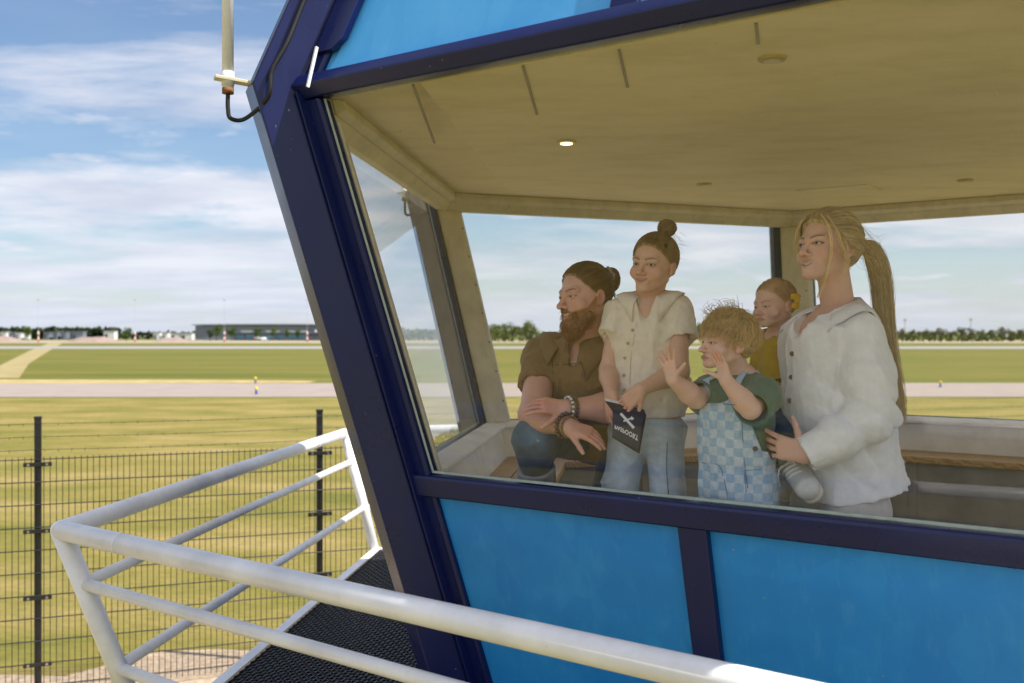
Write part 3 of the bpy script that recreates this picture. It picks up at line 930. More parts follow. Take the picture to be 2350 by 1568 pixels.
for i in range(len(POSTS) - 1):
    a = Vector((*POSTS[i], 0)); b = Vector((*POSTS[i + 1], 0))
    d = (b - a).normalized(); n = Vector((d.y, -d.x, 0)); L = (b - a).length
    zt = PT - 0.36; zb = 0.06
    vs_, fs_ = [], []
    def wire(p, q, r):
        dd = (q - p).normalized()
        s = dd.cross(n).normalized() * r; t = n * r
        i0 = len(vs_)
        for w in (p, q):
            for sg in (s, t, -s, -t): vs_.append(tuple(w + sg))
        for j in range(4):
            fs_.append((i0 + j, i0 + (j + 1) % 4, i0 + 4 + (j + 1) % 4, i0 + 4 + j))
    nv = int(L / 0.05)
    for j in range(nv + 1):
        p = a + d * (j * L / nv)
        wire(p + n * 0.034 + Vector((0, 0, zb)), p + n * 0.034 + Vector((0, 0, zt + 0.02)), 0.0033)
    for j in range(11):
        z = zt - j * 0.2
        for sg in (0.028, 0.040):
            wire(a + n * sg + Vector((0, 0, z)), b + n * sg + Vector((0, 0, z)), 0.0040)
    o = py_mesh('wire_mesh', vs_, fs_, M_BLACK, fence)
    o['kind'] = 'stuff'
    for j in range(3):
        z = PT - 0.045 - j * 0.115
        bm = bmesh.new()
        pts = [a.lerp(b, s / 12) + n * 0.03 + Vector((0, 0, z - 0.012 * math.sin(math.pi * s / 12))) for s in range(13)]
        add_tube(bm, pts, 0.0024, 5)
        for s in range(int(L / 0.11)):
            c = a.lerp(b, (s + 0.5) * 0.11 / L) + n * 0.03 + Vector((0, 0, z - 0.01))
            an = rng.uniform(0, 3.1)
            v = Vector((0, 0, math.cos(an))) + n * math.sin(an)
            add_tube(bm, [c - v * 0.014, c + v * 0.014], 0.0022, 4)
        bm_obj('barbed_wire', bm, M_BLACK, fence)
# ------------------------------------------------------------------ far things
def atg(x, y):
    """ground point seen at (x, y)"""
    Y = HC * FPX / (y - 772.0)
    return P(x, y, Y)
M_LEAF = None
def leaf_mat(name, col):
    m, nt, b = mat(name)
    g = nd(nt, 'ShaderNodeNewGeometry')
    n = noise_node(nt, 0.6, 3, 0.6, wcoords(nt))
    r = ramp(nt, n.outputs['Fac'], [(0.3, tuple(c * 0.6 for c in col)), (0.7, tuple(c * 1.4 for c in col))])
    nt.links.new(r.outputs[0], b.inputs['Base Color'])
    b.inputs['Roughness'].default_value = 0.7
    b.inputs['Specular IOR Level'].default_value = 0.2
    return m
M_LEAFG = leaf_mat('tree_leaves', (0.075, 0.12, 0.018))
M_LEAFD = leaf_mat('dark_tree_leaves', (0.035, 0.055, 0.022))
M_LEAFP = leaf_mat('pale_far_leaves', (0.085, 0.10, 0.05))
M_BARK = simple('bark', (0.09, 0.065, 0.045), 0.9, 0.3, 5)
def crown_mesh(name, seed, n=420, w=0.5):
    """unit tree crown (height 1) of leaf clumps"""
    rg = random.Random(seed)
    lobes = []
    for i in range(9):
        a = rg.uniform(0, 6.28); r = rg.uniform(0.0, 0.26) * w / 0.5
        lobes.append((Vector((math.cos(a) * r, math.sin(a) * r, rg.uniform(0.36, 0.84))), rg.uniform(0.12, 0.20)))
    vs, fs = [], []
    for i in range(n):
        c, rad = rg.choice(lobes)
        d = Vector((rg.gauss(0, 1), rg.gauss(0, 1), rg.gauss(0, 1))).normalized()
        p = c + d * rad * (rg.random() ** 0.4)
        s = rg.uniform(0.018, 0.045)
        u = Vector((rg.gauss(0, 1), rg.gauss(0, 1), rg.gauss(0, 1))).normalized()
        v = u.orthogonal().normalized()
        u2 = u.cross(v)
        i0 = len(vs)
        for k in range(5):
            an = k * 1.2566 + rg.uniform(-.3, .3)
            vs.append(tuple(p + (v * math.cos(an) + u2 * math.sin(an)) * s * rg.uniform(0.6, 1.2)))
        fs.append(tuple(range(i0, i0 + 5)))
    me = bpy.data.meshes.new(name); me.from_pydata(vs, [], fs); me.update()
    return me
def trunk_mesh(name, seed):
    rg = random.Random(seed)
    bm = bmesh.new()
    add_tube(bm, [(0, 0, 0), (0.01, 0, 0.2), (0.0, 0.01, 0.45), (0.01, 0, 0.75)], [0.028, 0.022, 0.016, 0.004], 7)
    for i in range(5):
        a = i * 1.3 + rg.uniform(0, .5); z = rg.uniform(0.28, 0.5)
        add_tube(bm, [(0, 0, z), (math.cos(a) * 0.1, math.sin(a) * 0.1, z + 0.12), (math.cos(a) * 0.19, math.sin(a) * 0.19, z + 0.26)], [0.013, 0.009, 0.003], 5)
    me = bpy.data.meshes.new(name); bm.to_mesh(me); bm.free()
    return me
CROWNS = {}
for key, m_ in (('g', M_LEAFG), ('d', M_LEAFD), ('p', M_LEAFP)):
    CROWNS[key] = []
    for s in range(3):
        me = crown_mesh('crown', 100 + s + ord(key), 460)
        me.materials.append(m_)
        CROWNS[key].append(me)
TR = trunk_mesh('trunk', 5); TR.materials.append(M_BARK)
def tree(loc, h, wide, key, label, group=None, seed=0):
    t = empty('tree', (loc[0], loc[1], 0), label, 'tree', group)
    t.rotation_euler = (0, 0, seed * 1.7)
    for nm, me in (('crown', CROWNS[key][seed % 3]), ('trunk', TR)):
        o = bpy.data.objects.new(nm, me); C.objects.link(o); o.parent = t
        o.scale = (h * wide, h * wide, h)
    return t
def far(x, Y):
    return ((x - 1175.0) / FPX * Y, Y)
def hh(py, Y):        # height of something whose top is at py
    return HC + (772.0 - py) / FPX * Y
# trees near the hangar
for i, (x, Y, top, wd, lab) in enumerate([(290, 640, 747, 1.15, 'round leafy tree standing alone on the open side of the airfield'),
        (482, 690, 752, 1.2, 'bushy dark tree at the left corner of the grey hangar'),
        (497, 700, 745, 1.1, 'tall leafy tree in front of the grey hangar beside the low dark annex'),
        (532, 700, 745, 1.1, 'leafy tree at the end of the low dark annex'),
        (590, 735, 747, 1.0, 'small round tree behind the low annex between white panels'),
        (627, 735, 750, 1.0, 'small round tree behind the low annex beside the white helicopter'),
        (660, 735, 752, 0.9, 'low pale tree behind the annex roof'),
        (682, 735, 752, 0.9, 'low spreading tree behind the annex near the striped mast'),
        (64, 690, 748, 1.1, 'leafy tree beside the striped mast at the edge of the wood')]):
    tree(far(x, Y), hh(top, Y), wd, 'g' if i != 1 else 'd', lab, None, i)
# row of trees beyond the runway, seen through the rear windows
xs = [1128, 1144, 1158, 1176, 1192, 1208] + [2052, 2070, 2094, 2120, 2142, 2160, 2182, 2206, 2230, 2254, 2276, 2300, 2322, 2345, 2368] + [1222, 1590, 1606, 1850, 1880]
for i, x in enumerate(xs):
    Y = 560 + rng.uniform(-25, 25)
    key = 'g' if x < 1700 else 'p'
    top = 738 + rng.uniform(-3, 4) if x < 1700 else 752 + rng.uniform(-7, 5)
    lab = 'leafy tree in the row seen through the window beside the crouching man' if x < 1700 else 'sparse tree in the far row seen through the window behind the woman'
    tree(far(x, Y), hh(top, Y), 1.25 if x < 1700 else 1.0, key, lab, 'trees beside the man in the window' if x < 1700 else 'far trees behind the woman in the window', i)
def mass(name, label, xs0, xs1, Y, top, n, m_, seed, sz=1.4):
    rg = random.Random(seed)
    vs, fs = [], []
    for i in range(n):
        x = rg.uniform(xs0, xs1)
        t = top + 5 * mnoise.noise(Vector((x * 0.045, seed, 0))) + 3 * mnoise.noise(Vector((x * 0.16, seed, 2)))
        H = hh(t, Y)
        z = H * (rg.random() ** 0.6)
        p = Vector((*far(x, Y + rg.uniform(-8, 8)), z))
        s = rg.uniform(0.5, 1.5) * sz
        u = Vector((rg.gauss(0, 1), rg.gauss(0, 1), rg.gauss(0, 1))).normalized()
        v = u.orthogonal().normalized(); u2 = u.cross(v)
        i0 = len(vs)
        for k in range(5):
            an = k * 1.2566
            vs.append(tuple(p + (v * math.cos(an) + u2 * math.sin(an)) * s * rg.uniform(0.6, 1.2)))
        fs.append(tuple(range(i0, i0 + 5)))
    o = py_mesh(name, vs, fs, m_)
    tag(o, label, 'wood', None, 'stuff')
mass('distant_wood', 'dark far wood along the horizon beyond the airfield', -200, 275, 1000, 754, 4200, M_LEAFD, 3, 1.7)
mass('distant_wood', 'low dark hedge between the lone tree and the hangar', 260, 450, 1050, 763, 900, M_LEAFD, 4, 1.4)
mass('distant_wood', 'green band of bushes beyond the runway behind the rear windows', 1100, 2500, 640, 764, 3000, M_LEAFG, 5, 1.2)
mass('distant_wood', 'green far hedge seen through the slanted side window', 880, 1110, 760, 757, 900, M_LEAFG, 6, 1.4)
# hangar
M_HALL = simple('grey_blue_cladding', (0.19, 0.215, 0.27), 0.6, 0.1, 0.05)
M_HALLD = simple('dark_cladding', (0.075, 0.08, 0.095), 0.6, 0.15, 0.1)
M_HROOF = simple('pale_roof_edge', (0.32, 0.34, 0.38), 0.6, 0.1, 0.05)
M_WPAN = simple('white_panel', (0.72, 0.72, 0.72), 0.5, 0.05, 0.2)
M_FGLASS = simple('blue_office_glass', (0.05, 0.13, 0.20), 0.15, 0.3, 0.1)
def fbox(name, m, parent, x0, x1, Y, z0, z1, d):
    bm = bmesh.new()
    a, b = far(x0, Y)[0], far(x1, Y)[0]
    add_box(bm, ((a + b) / 2, Y + d / 2, (z0 + z1) / 2), Vector(((b - a) / 2, 0, 0)), Vector((0, d / 2, 0)), Vector((0, 0, (z1 - z0) / 2)))
    return bm_obj(name, bm, m, parent)
hp = far(620, 840)
hall = empty('hangar', (hp[0], hp[1], 0), 'long grey blue aircraft hangar with low curved roof across the airfield', 'hangar')
H1 = hh(744, 840)
fbox('wall', M_HALL, hall, 448, 900, 840, 0, H1 - 1.3, 60)
bm = bmesh.new()
r0, r1 = [], []
for i in range(13):
    x = 440 + i * 38.5
    z = H1 - 1.3 + 1.6 * (1 - ((i - 4.5) / 9.0) ** 2)
    px = far(x, 838)[0]
    r0.append(Vector((px, 838, z))); r1.append(Vector((px, 902, z)))
low0 = [Vector((p.x, p.y, p.z - 0.9)) for p in r0]; low1 = [Vector((p.x, p.y, p.z - 0.9)) for p in r1]
loft(bm, [low0 + list(reversed(r0)), low1 + list(reversed(r1))])
bm_obj('roof', bm, M_HROOF, hall)
for i in range(11):
    x = 470 + i * 38
    fbox('cladding_panel', M_HALL, hall, x, x + 35, 839.8, 0.3, H1 - 2.6, 0.1)
for x0, x1 in ((553, 585), (610, 642), (660, 712), (730, 770)):
    fbox('door_panel', M_WPAN, hall, x0, x1, 839.5, 4.4, 8.0, 0.2)
ap = far(650, 760)
ann = empty('annex_building', (ap[0], ap[1], 0), 'low dark annex with blue glass front before the grey hangar', 'building')
HA = hh(764, 760)
fbox('wall', M_HALLD, ann, 536, 800, 760, 0, HA, 14)
fbox('roof_edge', M_HALL, ann, 534, 802, 759.5, HA + 0.01, HA + 0.5, 15)
for i in range(7):
    fbox('window', M_FGLASS, ann, 541 + i * 24, 559 + i * 24, 759.8, 1.0, HA - 1.2, 0.15)
tw = empty('office_block', (*far(728, 770), 0), 'dark office block with small white sign at the end of the annex', 'building')
fbox('wall', M_HALLD, tw, 705, 790, 770, 0, hh(750, 770), 12)
fbox('sign_panel', M_WPAN, tw, 722, 729, 769.7, hh(764, 770), hh(757, 770), 0.2)
# sheds, vans and house walls among the trees on the left
sheds = [(0, 14, 980, 762, 'white wall'), (20, 32, 985, 764, 'grey'), (36, 48, 985, 764, 'w'), (56, 62, 985, 766, 'w'), (164, 190, 980, 762, 'g'), (238, 262, 980, 760, 'w'), (352, 366, 930, 763, 'w'), (372, 384, 930, 764, 'w'), (392, 412, 930, 765, 'w'), (415, 440, 930, 765, 'w'), (100, 112, 980, 764, 'g'), (122, 132, 980, 762, 'g'), (140, 152, 980, 762, 'g')]
for i, (x0, x1, Y, top, c) in enumerate(sheds):
    e = empty('shed', (*far((x0 + x1) / 2, Y), 0), 'small white walled shed before the dark far wood' if c[0] == 'w' and x1 < 300 else ('small white shed between the lone tree and the hangar' if c[0] == 'w' else 'small grey walled shed before the dark far wood'), 'shed', 'white sheds before the wood' if c[0] == 'w' and x1 < 300 else ('white sheds beside the hangar' if c[0] == 'w' else 'grey sheds before the wood'))
    H = hh(top, Y)
    fbox('wall', M_WPAN if c[0] == 'w' else M_HALL, e, x0, x1, Y, 0, H, 9)
    fbox('roof', M_HROOF, e, x0 - 1, x1 + 1, Y - 0.4, H + 0.01, H + 0.5, 10)
    fbox('door', M_HALLD, e, x0 + 2, x0 + 2 + (x1 - x0) * 0.3, Y - 0.1, 0, H * 0.65, 0.15)
# earth mounds
M_EARTH = simple('bare_earth', (0.27, 0.20, 0.17), 0.95, 0.2, 0.2)
for (x0, x1, top, Y, lab) in ((-60, 52, 770, 560, 'brown earth mound left of the striped mast'), (152, 276, 771.5, 560, 'brown earth mound between the sand track and the lone tree'), (355, 436, 773.5, 560, 'flat brown earth mound before the white sheds')):
    a, b = far(x0, Y)[0], far(x1, Y)[0]
    Hm = hh(top, Y)
    vs, fs = [], []
    nx, ny = 26, 8
    for j in range(ny + 1):
        for i in range(nx + 1):
            u, v = i / nx, j / ny
            z = Hm * min(1, 3.2 * u, 3.2 * (1 - u)) * min(1, 3 * v, 3 * (1 - v))
            z *= 0.85 + 0.2 * mnoise.noise(Vector((u * 9, v * 3, x0)))
            vs.append((a + (b - a) * u, Y - 10 + 22 * v, max(0.0, z)))
    for j in range(ny):
        for i in range(nx):
            q0 = j * (nx + 1) + i
            fs.append((q0, q0 + 1, q0 + nx + 2, q0 + nx + 1))
    o = py_mesh('earth_mound', vs, fs, M_EARTH, None, True)
    tag(o, lab, 'mound')
# striped light masts
M_RED = simple('red_band', (0.55, 0.06, 0.045), 0.5, 0.1, 1)
M_WB = simple('white_band', (0.8, 0.8, 0.78), 0.5, 0.05, 1)
M_MAST = simple('grey_mast', (0.42, 0.44, 0.47), 0.5, 0.05, 1)
for i, (x, lab) in enumerate(((88, 'tall thin mast with red and white foot beside the far wood'), (310, 'tall thin mast with red and white foot beside the lone round tree'), (515, 'tall thin mast with red and white foot before the hangar trees'), (705, 'tall thin mast with red and white foot at the office block'))):
    Y = 540
    bx, by = far(x, Y)
    e = empty('light_mast', (bx, by, 0), lab, 'mast')
    for q in range(4):
        bm = bmesh.new(); add_tube(bm, [(bx, by, q * 1.45), (bx, by, q * 1.45 + 1.45)], 0.42, 10)
        bm_obj('band', bm, M_RED if q % 2 == 0 else M_WB, e)
    bm = bmesh.new(); add_tube(bm, [(bx, by, 5.8), (bx, by, hh(690, Y))], [0.10, 0.05], 8)
    bm_obj('pole', bm, M_MAST, e)
    bm = bmesh.new(); add_box(bm, (bx, by, hh(690, Y) + 0.3), Vector((0.7, 0, 0)), Vector((0, 0.3, 0)), Vector((0, 0, 0.25)))
    bm_obj('lamp_head', bm, M_MAST, e)
# lattice masts behind the woman
for x, top in ((2077, 729), (2228, 728)):
    bx, by = far(x, 700)
    e = empty('radio_mast', (bx, by, 0), 'thin grey radio mast above the far tree row', 'mast', 'radio masts above the far tree row')
    bm = bmesh.new(); add_tube(bm, [(bx, by, 0), (bx, by, hh(top, 700))], [0.5, 0.22], 6); bm_obj('pole', bm, M_MAST, e)
    bm = bmesh.new(); add_box(bm, (bx, by, hh(top + 6, 700)), Vector((0.9, 0, 0)), Vector((0, 0.5, 0)), Vector((0, 0, 0.7))); bm_obj('aerial_head', bm, M_MAST, e)
# white light helicopter parked on the apron
hx, hy = far(608, 520)
he = empty('helicopter', (hx, hy, 0), 'small white helicopter parked before the dark annex', 'helicopter')
bm = bmesh.new(); bmesh.ops.create_uvsphere(bm, u_segments=20, v_segments=12, radius=1)
for v in bm.verts: v.co = Vector((hx + v.co.x * 1.9 - 0.15 * v.co.x ** 2, hy + v.co.y * 0.85, 1.65 + v.co.z * (1.0 if v.co.x < 0.4 else 0.85)))
bm_obj('cabin', bm, M_WB, he, smooth=True)
bm = bmesh.new(); add_tube(bm, [(hx - 1.2, hy, 2.1), (hx - 5.6, hy, 2.3)], [0.45, 0.14], 10); bm_obj('tail_boom', bm, M_WB, he, True)
bm = bmesh.new(); add_tube(bm, [(hx - 0.2, hy, 2.5), (hx - 0.2, hy, 3.3)], 0.12, 8); bm_obj('rotor_mast', bm, M_MAST, he)
for an in (0.3, 0.3 + math.pi):
    bm = bmesh.new(); add_bar(bm, (hx - 0.2, hy, 3.3), (hx - 0.2 + 4.2 * math.cos(an), hy + 4.2 * math.sin(an), 3.25), 0.28, 0.04); bm_obj('rotor_blade', bm, M_MAST, he)
for sg in (-1, 1):
    bm = bmesh.new(); add_tube(bm, [(hx - 1.5, hy + sg * 0.9, 0.12), (hx + 1.5, hy + sg * 0.9, 0.12), (hx + 1.9, hy + sg * 0.9, 0.3)], 0.07, 6)
    for q in (-0.8, 0.8):
        add_tube(bm, [(hx + q, hy + sg * 0.9, 0.12), (hx + q, hy + sg * 0.5, 0.9)], 0.05, 6)
    bm_obj('skid', bm, M_MAST, he)
bm = bmesh.new(); add_box(bm, (hx - 5.5, hy, 2.6), Vector((0.25, 0, 0)), Vector((0, 0.04, 0)), Vector((0, 0, 0.7))); bm_obj('tail_fin', bm, M_RED, he)
bm = bmesh.new(); bmesh.ops.create_uvsphere(bm, u_segments=14, v_segments=8, radius=1)
for v in bm.verts: v.co = Vector((hx + 1.0 + v.co.x * 0.86, hy + v.co.y * 0.8, 1.85 + v.co.z * 0.62))
bm_obj('windscreen', bm, M_FGLASS, he, smooth=True)
# taxiway edge lights
M_BLUEL = simple('blue_lamp', (0.02, 0.06, 0.35), 0.3, 0.1, 5)
M_YEL = simple('yellow_lamp_cap', (0.65, 0.5, 0.06), 0.5, 0.1, 5)
for x, y in ((586, 879), (582 + 6, 905), (1858, 905), (2158, 889)):
    g = atg(x, y)
    e = empty('taxiway_light', (g.x, g.y, 0.012), 'blue and yellow edge light standing beside the taxiway', 'light', 'edge lights along the taxiway')
    bm = bmesh.new(); add_tube(bm, [(g.x, g.y, 0.012), (g.x, g.y, 0.10)], [0.09, 0.07], 10); add_tube(bm, [(g.x, g.y, 0.1), (g.x, g.y, 0.26)], [0.05, 0.05], 10)
    bm_obj('stem', bm, M_BLUEL, e)
    bm = bmesh.new(); add_tube(bm, [(g.x, g.y, 0.26), (g.x, g.y, 0.32), (g.x, g.y, 0.42)], [0.10, 0.10, 0.06], 10); bm_obj('lamp_cap', bm, M_YEL, e)
# ------------------------------------------------------------------ smooth solid modelling for people
def A(v): return np.array(v, dtype=np.float64)
def nrm(v):
    v = A(v); return v / (np.linalg.norm(v) + 1e-12)
def cone(a, b, ra, rb):
    a = A(a); b = A(b); ab = b - a; L2 = float(ab @ ab) + 1e-12
    def f(p):
        t = np.clip(((p - a) @ ab) / L2, 0, 1)
        q = p - a - t[:, None] * ab
        return np.sqrt((q * q).sum(1)) - (ra + (rb - ra) * t)
    return f
def fcone(a, b, ra, rb, wdir, sq):
    """cone flattened by factor sq across wdir's perpendicular (wide along wdir)"""
    a = A(a); b = A(b); ab = b - a; L2 = float(ab @ ab) + 1e-12; w = nrm(wdir)
    def f(p):
        t = np.clip(((p - a) @ ab) / L2, 0, 1)
        q = p - a - t[:, None] * ab
        c = q @ w
        q2 = q - c[:, None] * w
        d = np.sqrt((c * sq) ** 2 + (q2 * q2).sum(1))
        return (d - (ra + (rb - ra) * t)) * (0.9 if sq > 0.6 else 0.75)
    return f
def ell(c, r, M=None):
    c = A(c); r = A(r)
    def f(p):
        q = p - c
        if M is not None: q = q @ M
        k0 = np.sqrt(((q / r) ** 2).sum(1)); k1 = np.sqrt(((q / (r * r)) ** 2).sum(1)) + 1e-9
        return k0 * (k0 - 1.0) / k1
    return f
def plane(pt, n):
    pt = A(pt); n = nrm(n)
    return lambda p: (p - pt) @ n
def smin(a, b, k):
    if k <= 0: return np.minimum(a, b)
    h = np.maximum(k - np.abs(a - b), 0) / k
    return np.minimum(a, b) - h * h * k * 0.25
def sm(k, *fs):
    def f(p):
        d = fs[0](p)
        for g in fs[1:]: d = smin(d, g(p), k)
        return d
    return f
def sub(k, f_, *gs):
    def f(p):
        d = f_(p)
        for g in gs: d = -smin(-d, g(p), k)
        return d
    return f
def inter(k, f_, *gs):
    def f(p):
        d = f_(p)
        for g in gs: d = -smin(-d, -g(p), k)
        return d
    return f
def chain(pts, rs, k=0.0):
    return sm(k, *[cone(pts[i], pts[i + 1], rs[i], rs[i + 1]) for i in range(len(pts) - 1)])
def disp(f_, g): return lambda p: f_(p) + g(p)
def wrinkle(amp, freq, seed, n=5, stretch=(1, 1, 1)):
    rg = np.random.RandomState(seed)
    D = rg.normal(size=(n, 3)); D /= np.linalg.norm(D, axis=1)[:, None]
    D = D * A(stretch); fr = freq * rg.uniform(0.6, 1.7, n); ph = rg.uniform(0, 6.28, n)
    def g(p):
        o = np.zeros(len(p)); w = np.zeros(len(p))
        for i in range(n):
            x = (p @ D[i]) * fr[i] + ph[i] + 1.2 * w
            s = np.sin(x); o += s * np.abs(s); w = s
        return amp * o / math.sqrt(n)
    return g
def folds(amp, freq, seed, n=4, stretch=(1, 1, 1), wav=1.0):
    """crisp cloth folds: narrow ridges with broad troughs"""
    rg = np.random.RandomState(seed)
    D = rg.normal(size=(n, 3)); D /= np.linalg.norm(D, axis=1)[:, None]
    D = D * A(stretch); fr = freq * rg.uniform(0.7, 1.5, n); ph = rg.uniform(0, 6.28, n)
    W = rg.normal(size=(n, 3)) * 11 * A(stretch); W2 = rg.normal(size=(n, 3)) * 6
    def g(p):
        o = np.zeros(len(p))
        for i in range(n):
            x = (p @ D[i]) * fr[i] + ph[i] + wav * np.sin(p @ W[i] + ph[i])
            m = 0.5 + 0.5 * np.sin(p @ W2[i] + ph[i] * 2)
            o -= m * (1 - np.abs(np.sin(x))) ** 2.2 - 0.16
        return amp * o
    return g
def sleeve(a, b, ra, rb, hollow=0.006, wr=None):
    a = A(a); b = A(b); d = nrm(b - a)
    f = inter(0.004, cone(a, b + d * 0.02, ra, rb), plane(b, d))
    if hollow:
        f = sub(0.003, f, cone(b - d * 0.07, b + d * 0.06, rb * 0.6, rb - hollow + 0.001))
    return f
def surf(f, lo, hi, vox, newton=1):
    lo = A(lo); hi = A(hi)
    B = 6
    nb = np.maximum(1, np.ceil((hi - lo) / (vox * B)).astype(int))
    nx, ny, nz = nb * B + 1
    ax = [lo[i] + vox * (np.arange(nb[i]) * B + B / 2) for i in range(3)]
    X, Y, Z = np.meshgrid(*ax, indexing='ij')
    cpts = np.stack([X.ravel(), Y.ravel(), Z.ravel()], 1)
    cv = f(cpts)
    act = np.abs(cv) < vox * B * 0.87 * 1.7 + 0.004
    g = np.where(cv < 0, -1.0, 1.0).reshape(nb)
    vals = np.repeat(np.repeat(np.repeat(g, B, 0), B, 1), B, 2)
    vals = np.pad(vals, ((0, 1),) * 3, mode='edge')
    ev = np.zeros((nx, ny, nz), bool)
    bi = np.argwhere(act.reshape(nb))
    for i, j, k in bi:
        ev[i * B:i * B + B + 1, j * B:j * B + B + 1, k * B:k * B + B + 1] = True
    idx = np.argwhere(ev)
    pts = lo + idx * vox
    out = np.empty(len(pts))
    for s in range(0, len(pts), 60000):
        out[s:s + 60000] = f(pts[s:s + 60000])
    vals[ev] = out
    ins = vals < 0
    cnt = np.zeros((nx - 1, ny - 1, nz - 1), np.int8)
    offs = [(a, b, c) for a in (0, 1) for b in (0, 1) for c in (0, 1)]
    for a, b, c in offs:
        cnt += ins[a:nx - 1 + a, b:ny - 1 + b, c:nz - 1 + c]
    cells = np.argwhere((cnt > 0) & (cnt < 8))
    cvs = np.stack([vals[cells[:, 0] + a, cells[:, 1] + b, cells[:, 2] + c] for a, b, c in offs], 1)
    acc = np.zeros((len(cells), 3)); num = np.zeros(len(cells))
    for i in range(8):
        for j in range(i + 1, 8):
            di = A(offs[j]) - A(offs[i])
            if abs(di).sum() != 1: continue
            va, vb = cvs[:, i], cvs[:, j]
            m = (va < 0) != (vb < 0)
            t = np.where(m, va / (va - vb + 1e-20), 0)
            acc += np.where(m[:, None], A(offs[i]) + t[:, None] * di, 0); num += m
    verts = lo + (cells + acc / num[:, None]) * vox
    cid = -np.ones((nx - 1, ny - 1, nz - 1), np.int64)
    cid[cells[:, 0], cells[:, 1], cells[:, 2]] = np.arange(len(cells))
    faces = []
    for axn in range(3):
        sl0 = [slice(1, None)] * 3; sl1 = [slice(1, None)] * 3
        dims = [nx, ny, nz]
        a_ = [slice(0, dims[q]) for q in range(3)]
        n0 = list(a_); n1 = list(a_)
        n0[axn] = slice(0, dims[axn] - 1); n1[axn] = slice(1, dims[axn])
        ch = ins[tuple(n0)] != ins[tuple(n1)]
        e = np.argwhere(ch)
        u, v = (axn + 1) % 3, (axn + 2) % 3
        ok = (e[:, u] > 0) & (e[:, v] > 0) & (e[:, u] < dims[u] - 1) & (e[:, v] < dims[v] - 1)
        e = e[ok]
        if len(e) == 0: continue
        sg = ins[tuple(e.T)]
        q = []
        for du, dv in ((-1, -1), (0, -1), (0, 0), (-1, 0)):
            c = e.copy(); c[:, u] += du; c[:, v] += dv
            q.append(cid[tuple(c.T)])
        q = np.stack(q, 1)
        q = np.where(sg[:, None], q, q[:, ::-1])
        faces.append(q[(q >= 0).all(1)])
    faces = np.concatenate(faces)
    for _ in range(newton):
        h = vox * 0.5
        d0 = f(verts)
        gr = np.stack([(f(verts + A((h, 0, 0))) - f(verts - A((h, 0, 0)))), (f(verts + A((0, h, 0))) - f(verts - A((0, h, 0)))), (f(verts + A((0, 0, h))) - f(verts - A((0, 0, h))))], 1) / (2 * h)
        g2 = (gr * gr).sum(1) + 1e-6
        st = np.clip(d0 / g2, -vox, vox)
        verts = verts - gr * st[:, None] * (g2 > 0.05)[:, None]
    return verts, faces
def np_mesh(name, parts, mat_, parent):
    """parts: list of (verts, faces, colours or None) joined into one mesh"""
    vs, fs, cs, off = [], [], [], 0
    for v, f, c in parts:
        vs.append(v); fs.append(f + off); off += len(v)
        cs.append(c if c is not None else np.full((len(v), 3), 0.5))
    v = np.concatenate(vs); f = np.concatenate(fs); c = np.concatenate(cs)
    me = bpy.data.meshes.new(name)
    me.vertices.add(len(v)); me.vertices.foreach_set('co', v.astype(np.float32).ravel())
    k = f.shape[1]
    me.loops.add(len(f) * k); me.loops.foreach_set('vertex_index', f.astype(np.int32).ravel())
    me.polygons.add(len(f))
    me.polygons.foreach_set('loop_start', (np.arange(len(f)) * k).astype(np.int32))
    me.polygons.foreach_set('use_smooth', np.ones(len(f), bool))
    me.update(calc_edges=True)
    at = me.color_attributes.new('Col', 'FLOAT_COLOR', 'POINT')
    rgba = np.concatenate([c, np.ones((len(c), 1))], 1).astype(np.float32)
    at.data.foreach_set('color', rgba.ravel())
    me.validate()
    return link_mesh(name, me, mat_, parent)

# materials driven by the colours of the thing itself
def vcol_mat(name, rough=0.5, sss=0.0, bmp=0.0, bscale=(300, 300, 300), spec=0.4, sheen=0.0, var=0.1):
    m, nt, b = mat(name)
    at = nd(nt, 'ShaderNodeVertexColor', layer_name='Col')
    n = noise_node(nt, 30, 4, 0.6, wcoords(nt))
    f = ramp(nt, n.outputs['Fac'], [(0.3, (1 - var,) * 3), (0.7, (1 + var,) * 3)]).outputs[0]
    mu = nd(nt, 'ShaderNodeMix', data_type='RGBA', blend_type='MULTIPLY'); mu.inputs[0].default_value = 1.0
    nt.links.new(at.outputs[0], mu.inputs[6]); nt.links.new(f, mu.inputs[7])
    nt.links.new(mu.outputs[2], b.inputs['Base Color'])
    b.inputs['Roughness'].default_value = rough
    b.inputs['Specular IOR Level'].default_value = spec
    if sss:
        b.inputs['Subsurface Weight'].default_value = sss
        b.inputs['Subsurface Radius'].default_value = (0.012, 0.005, 0.003)
        b.inputs['Subsurface Scale'].default_value = 0.6
    b.inputs['Sheen Weight'].default_value = sheen
    if bmp:
        n2 = noise_node(nt, 1.0, 4, 0.6, wcoords(nt, bscale))
        bump(nt, b, n2.outputs['Fac'], bmp, 0.002)
    return m
M_SKIN = vcol_mat('skin', 0.45, 0.06, 0.08, (400, 400, 400), 0.35, 0, 0.05)
M_HAIR = vcol_mat('hair', 0.42, 0, 0, spec=0.5, var=0.12)
def cloth(name, rough=0.9, w=(900, 900, 900), bmp=0.25, var=0.1, sheen=0.2):
    return vcol_mat(name, rough, 0, bmp, w, 0.2, sheen, var)
M_CLOTH = cloth('woven_cloth')
M_LINEN = cloth('crinkled_linen', 0.9, (160, 160, 420), 0.5, 0.06)
M_DENIM = cloth('denim', 0.9, (500, 500, 900), 0.35, 0.16)
M_EYE = vcol_mat('eye', 0.08, 0, 0, spec=0.6, var=0.0)
M_BTN = simple('dark_horn_button', (0.10, 0.06, 0.035), 0.35, 0.3, 60)
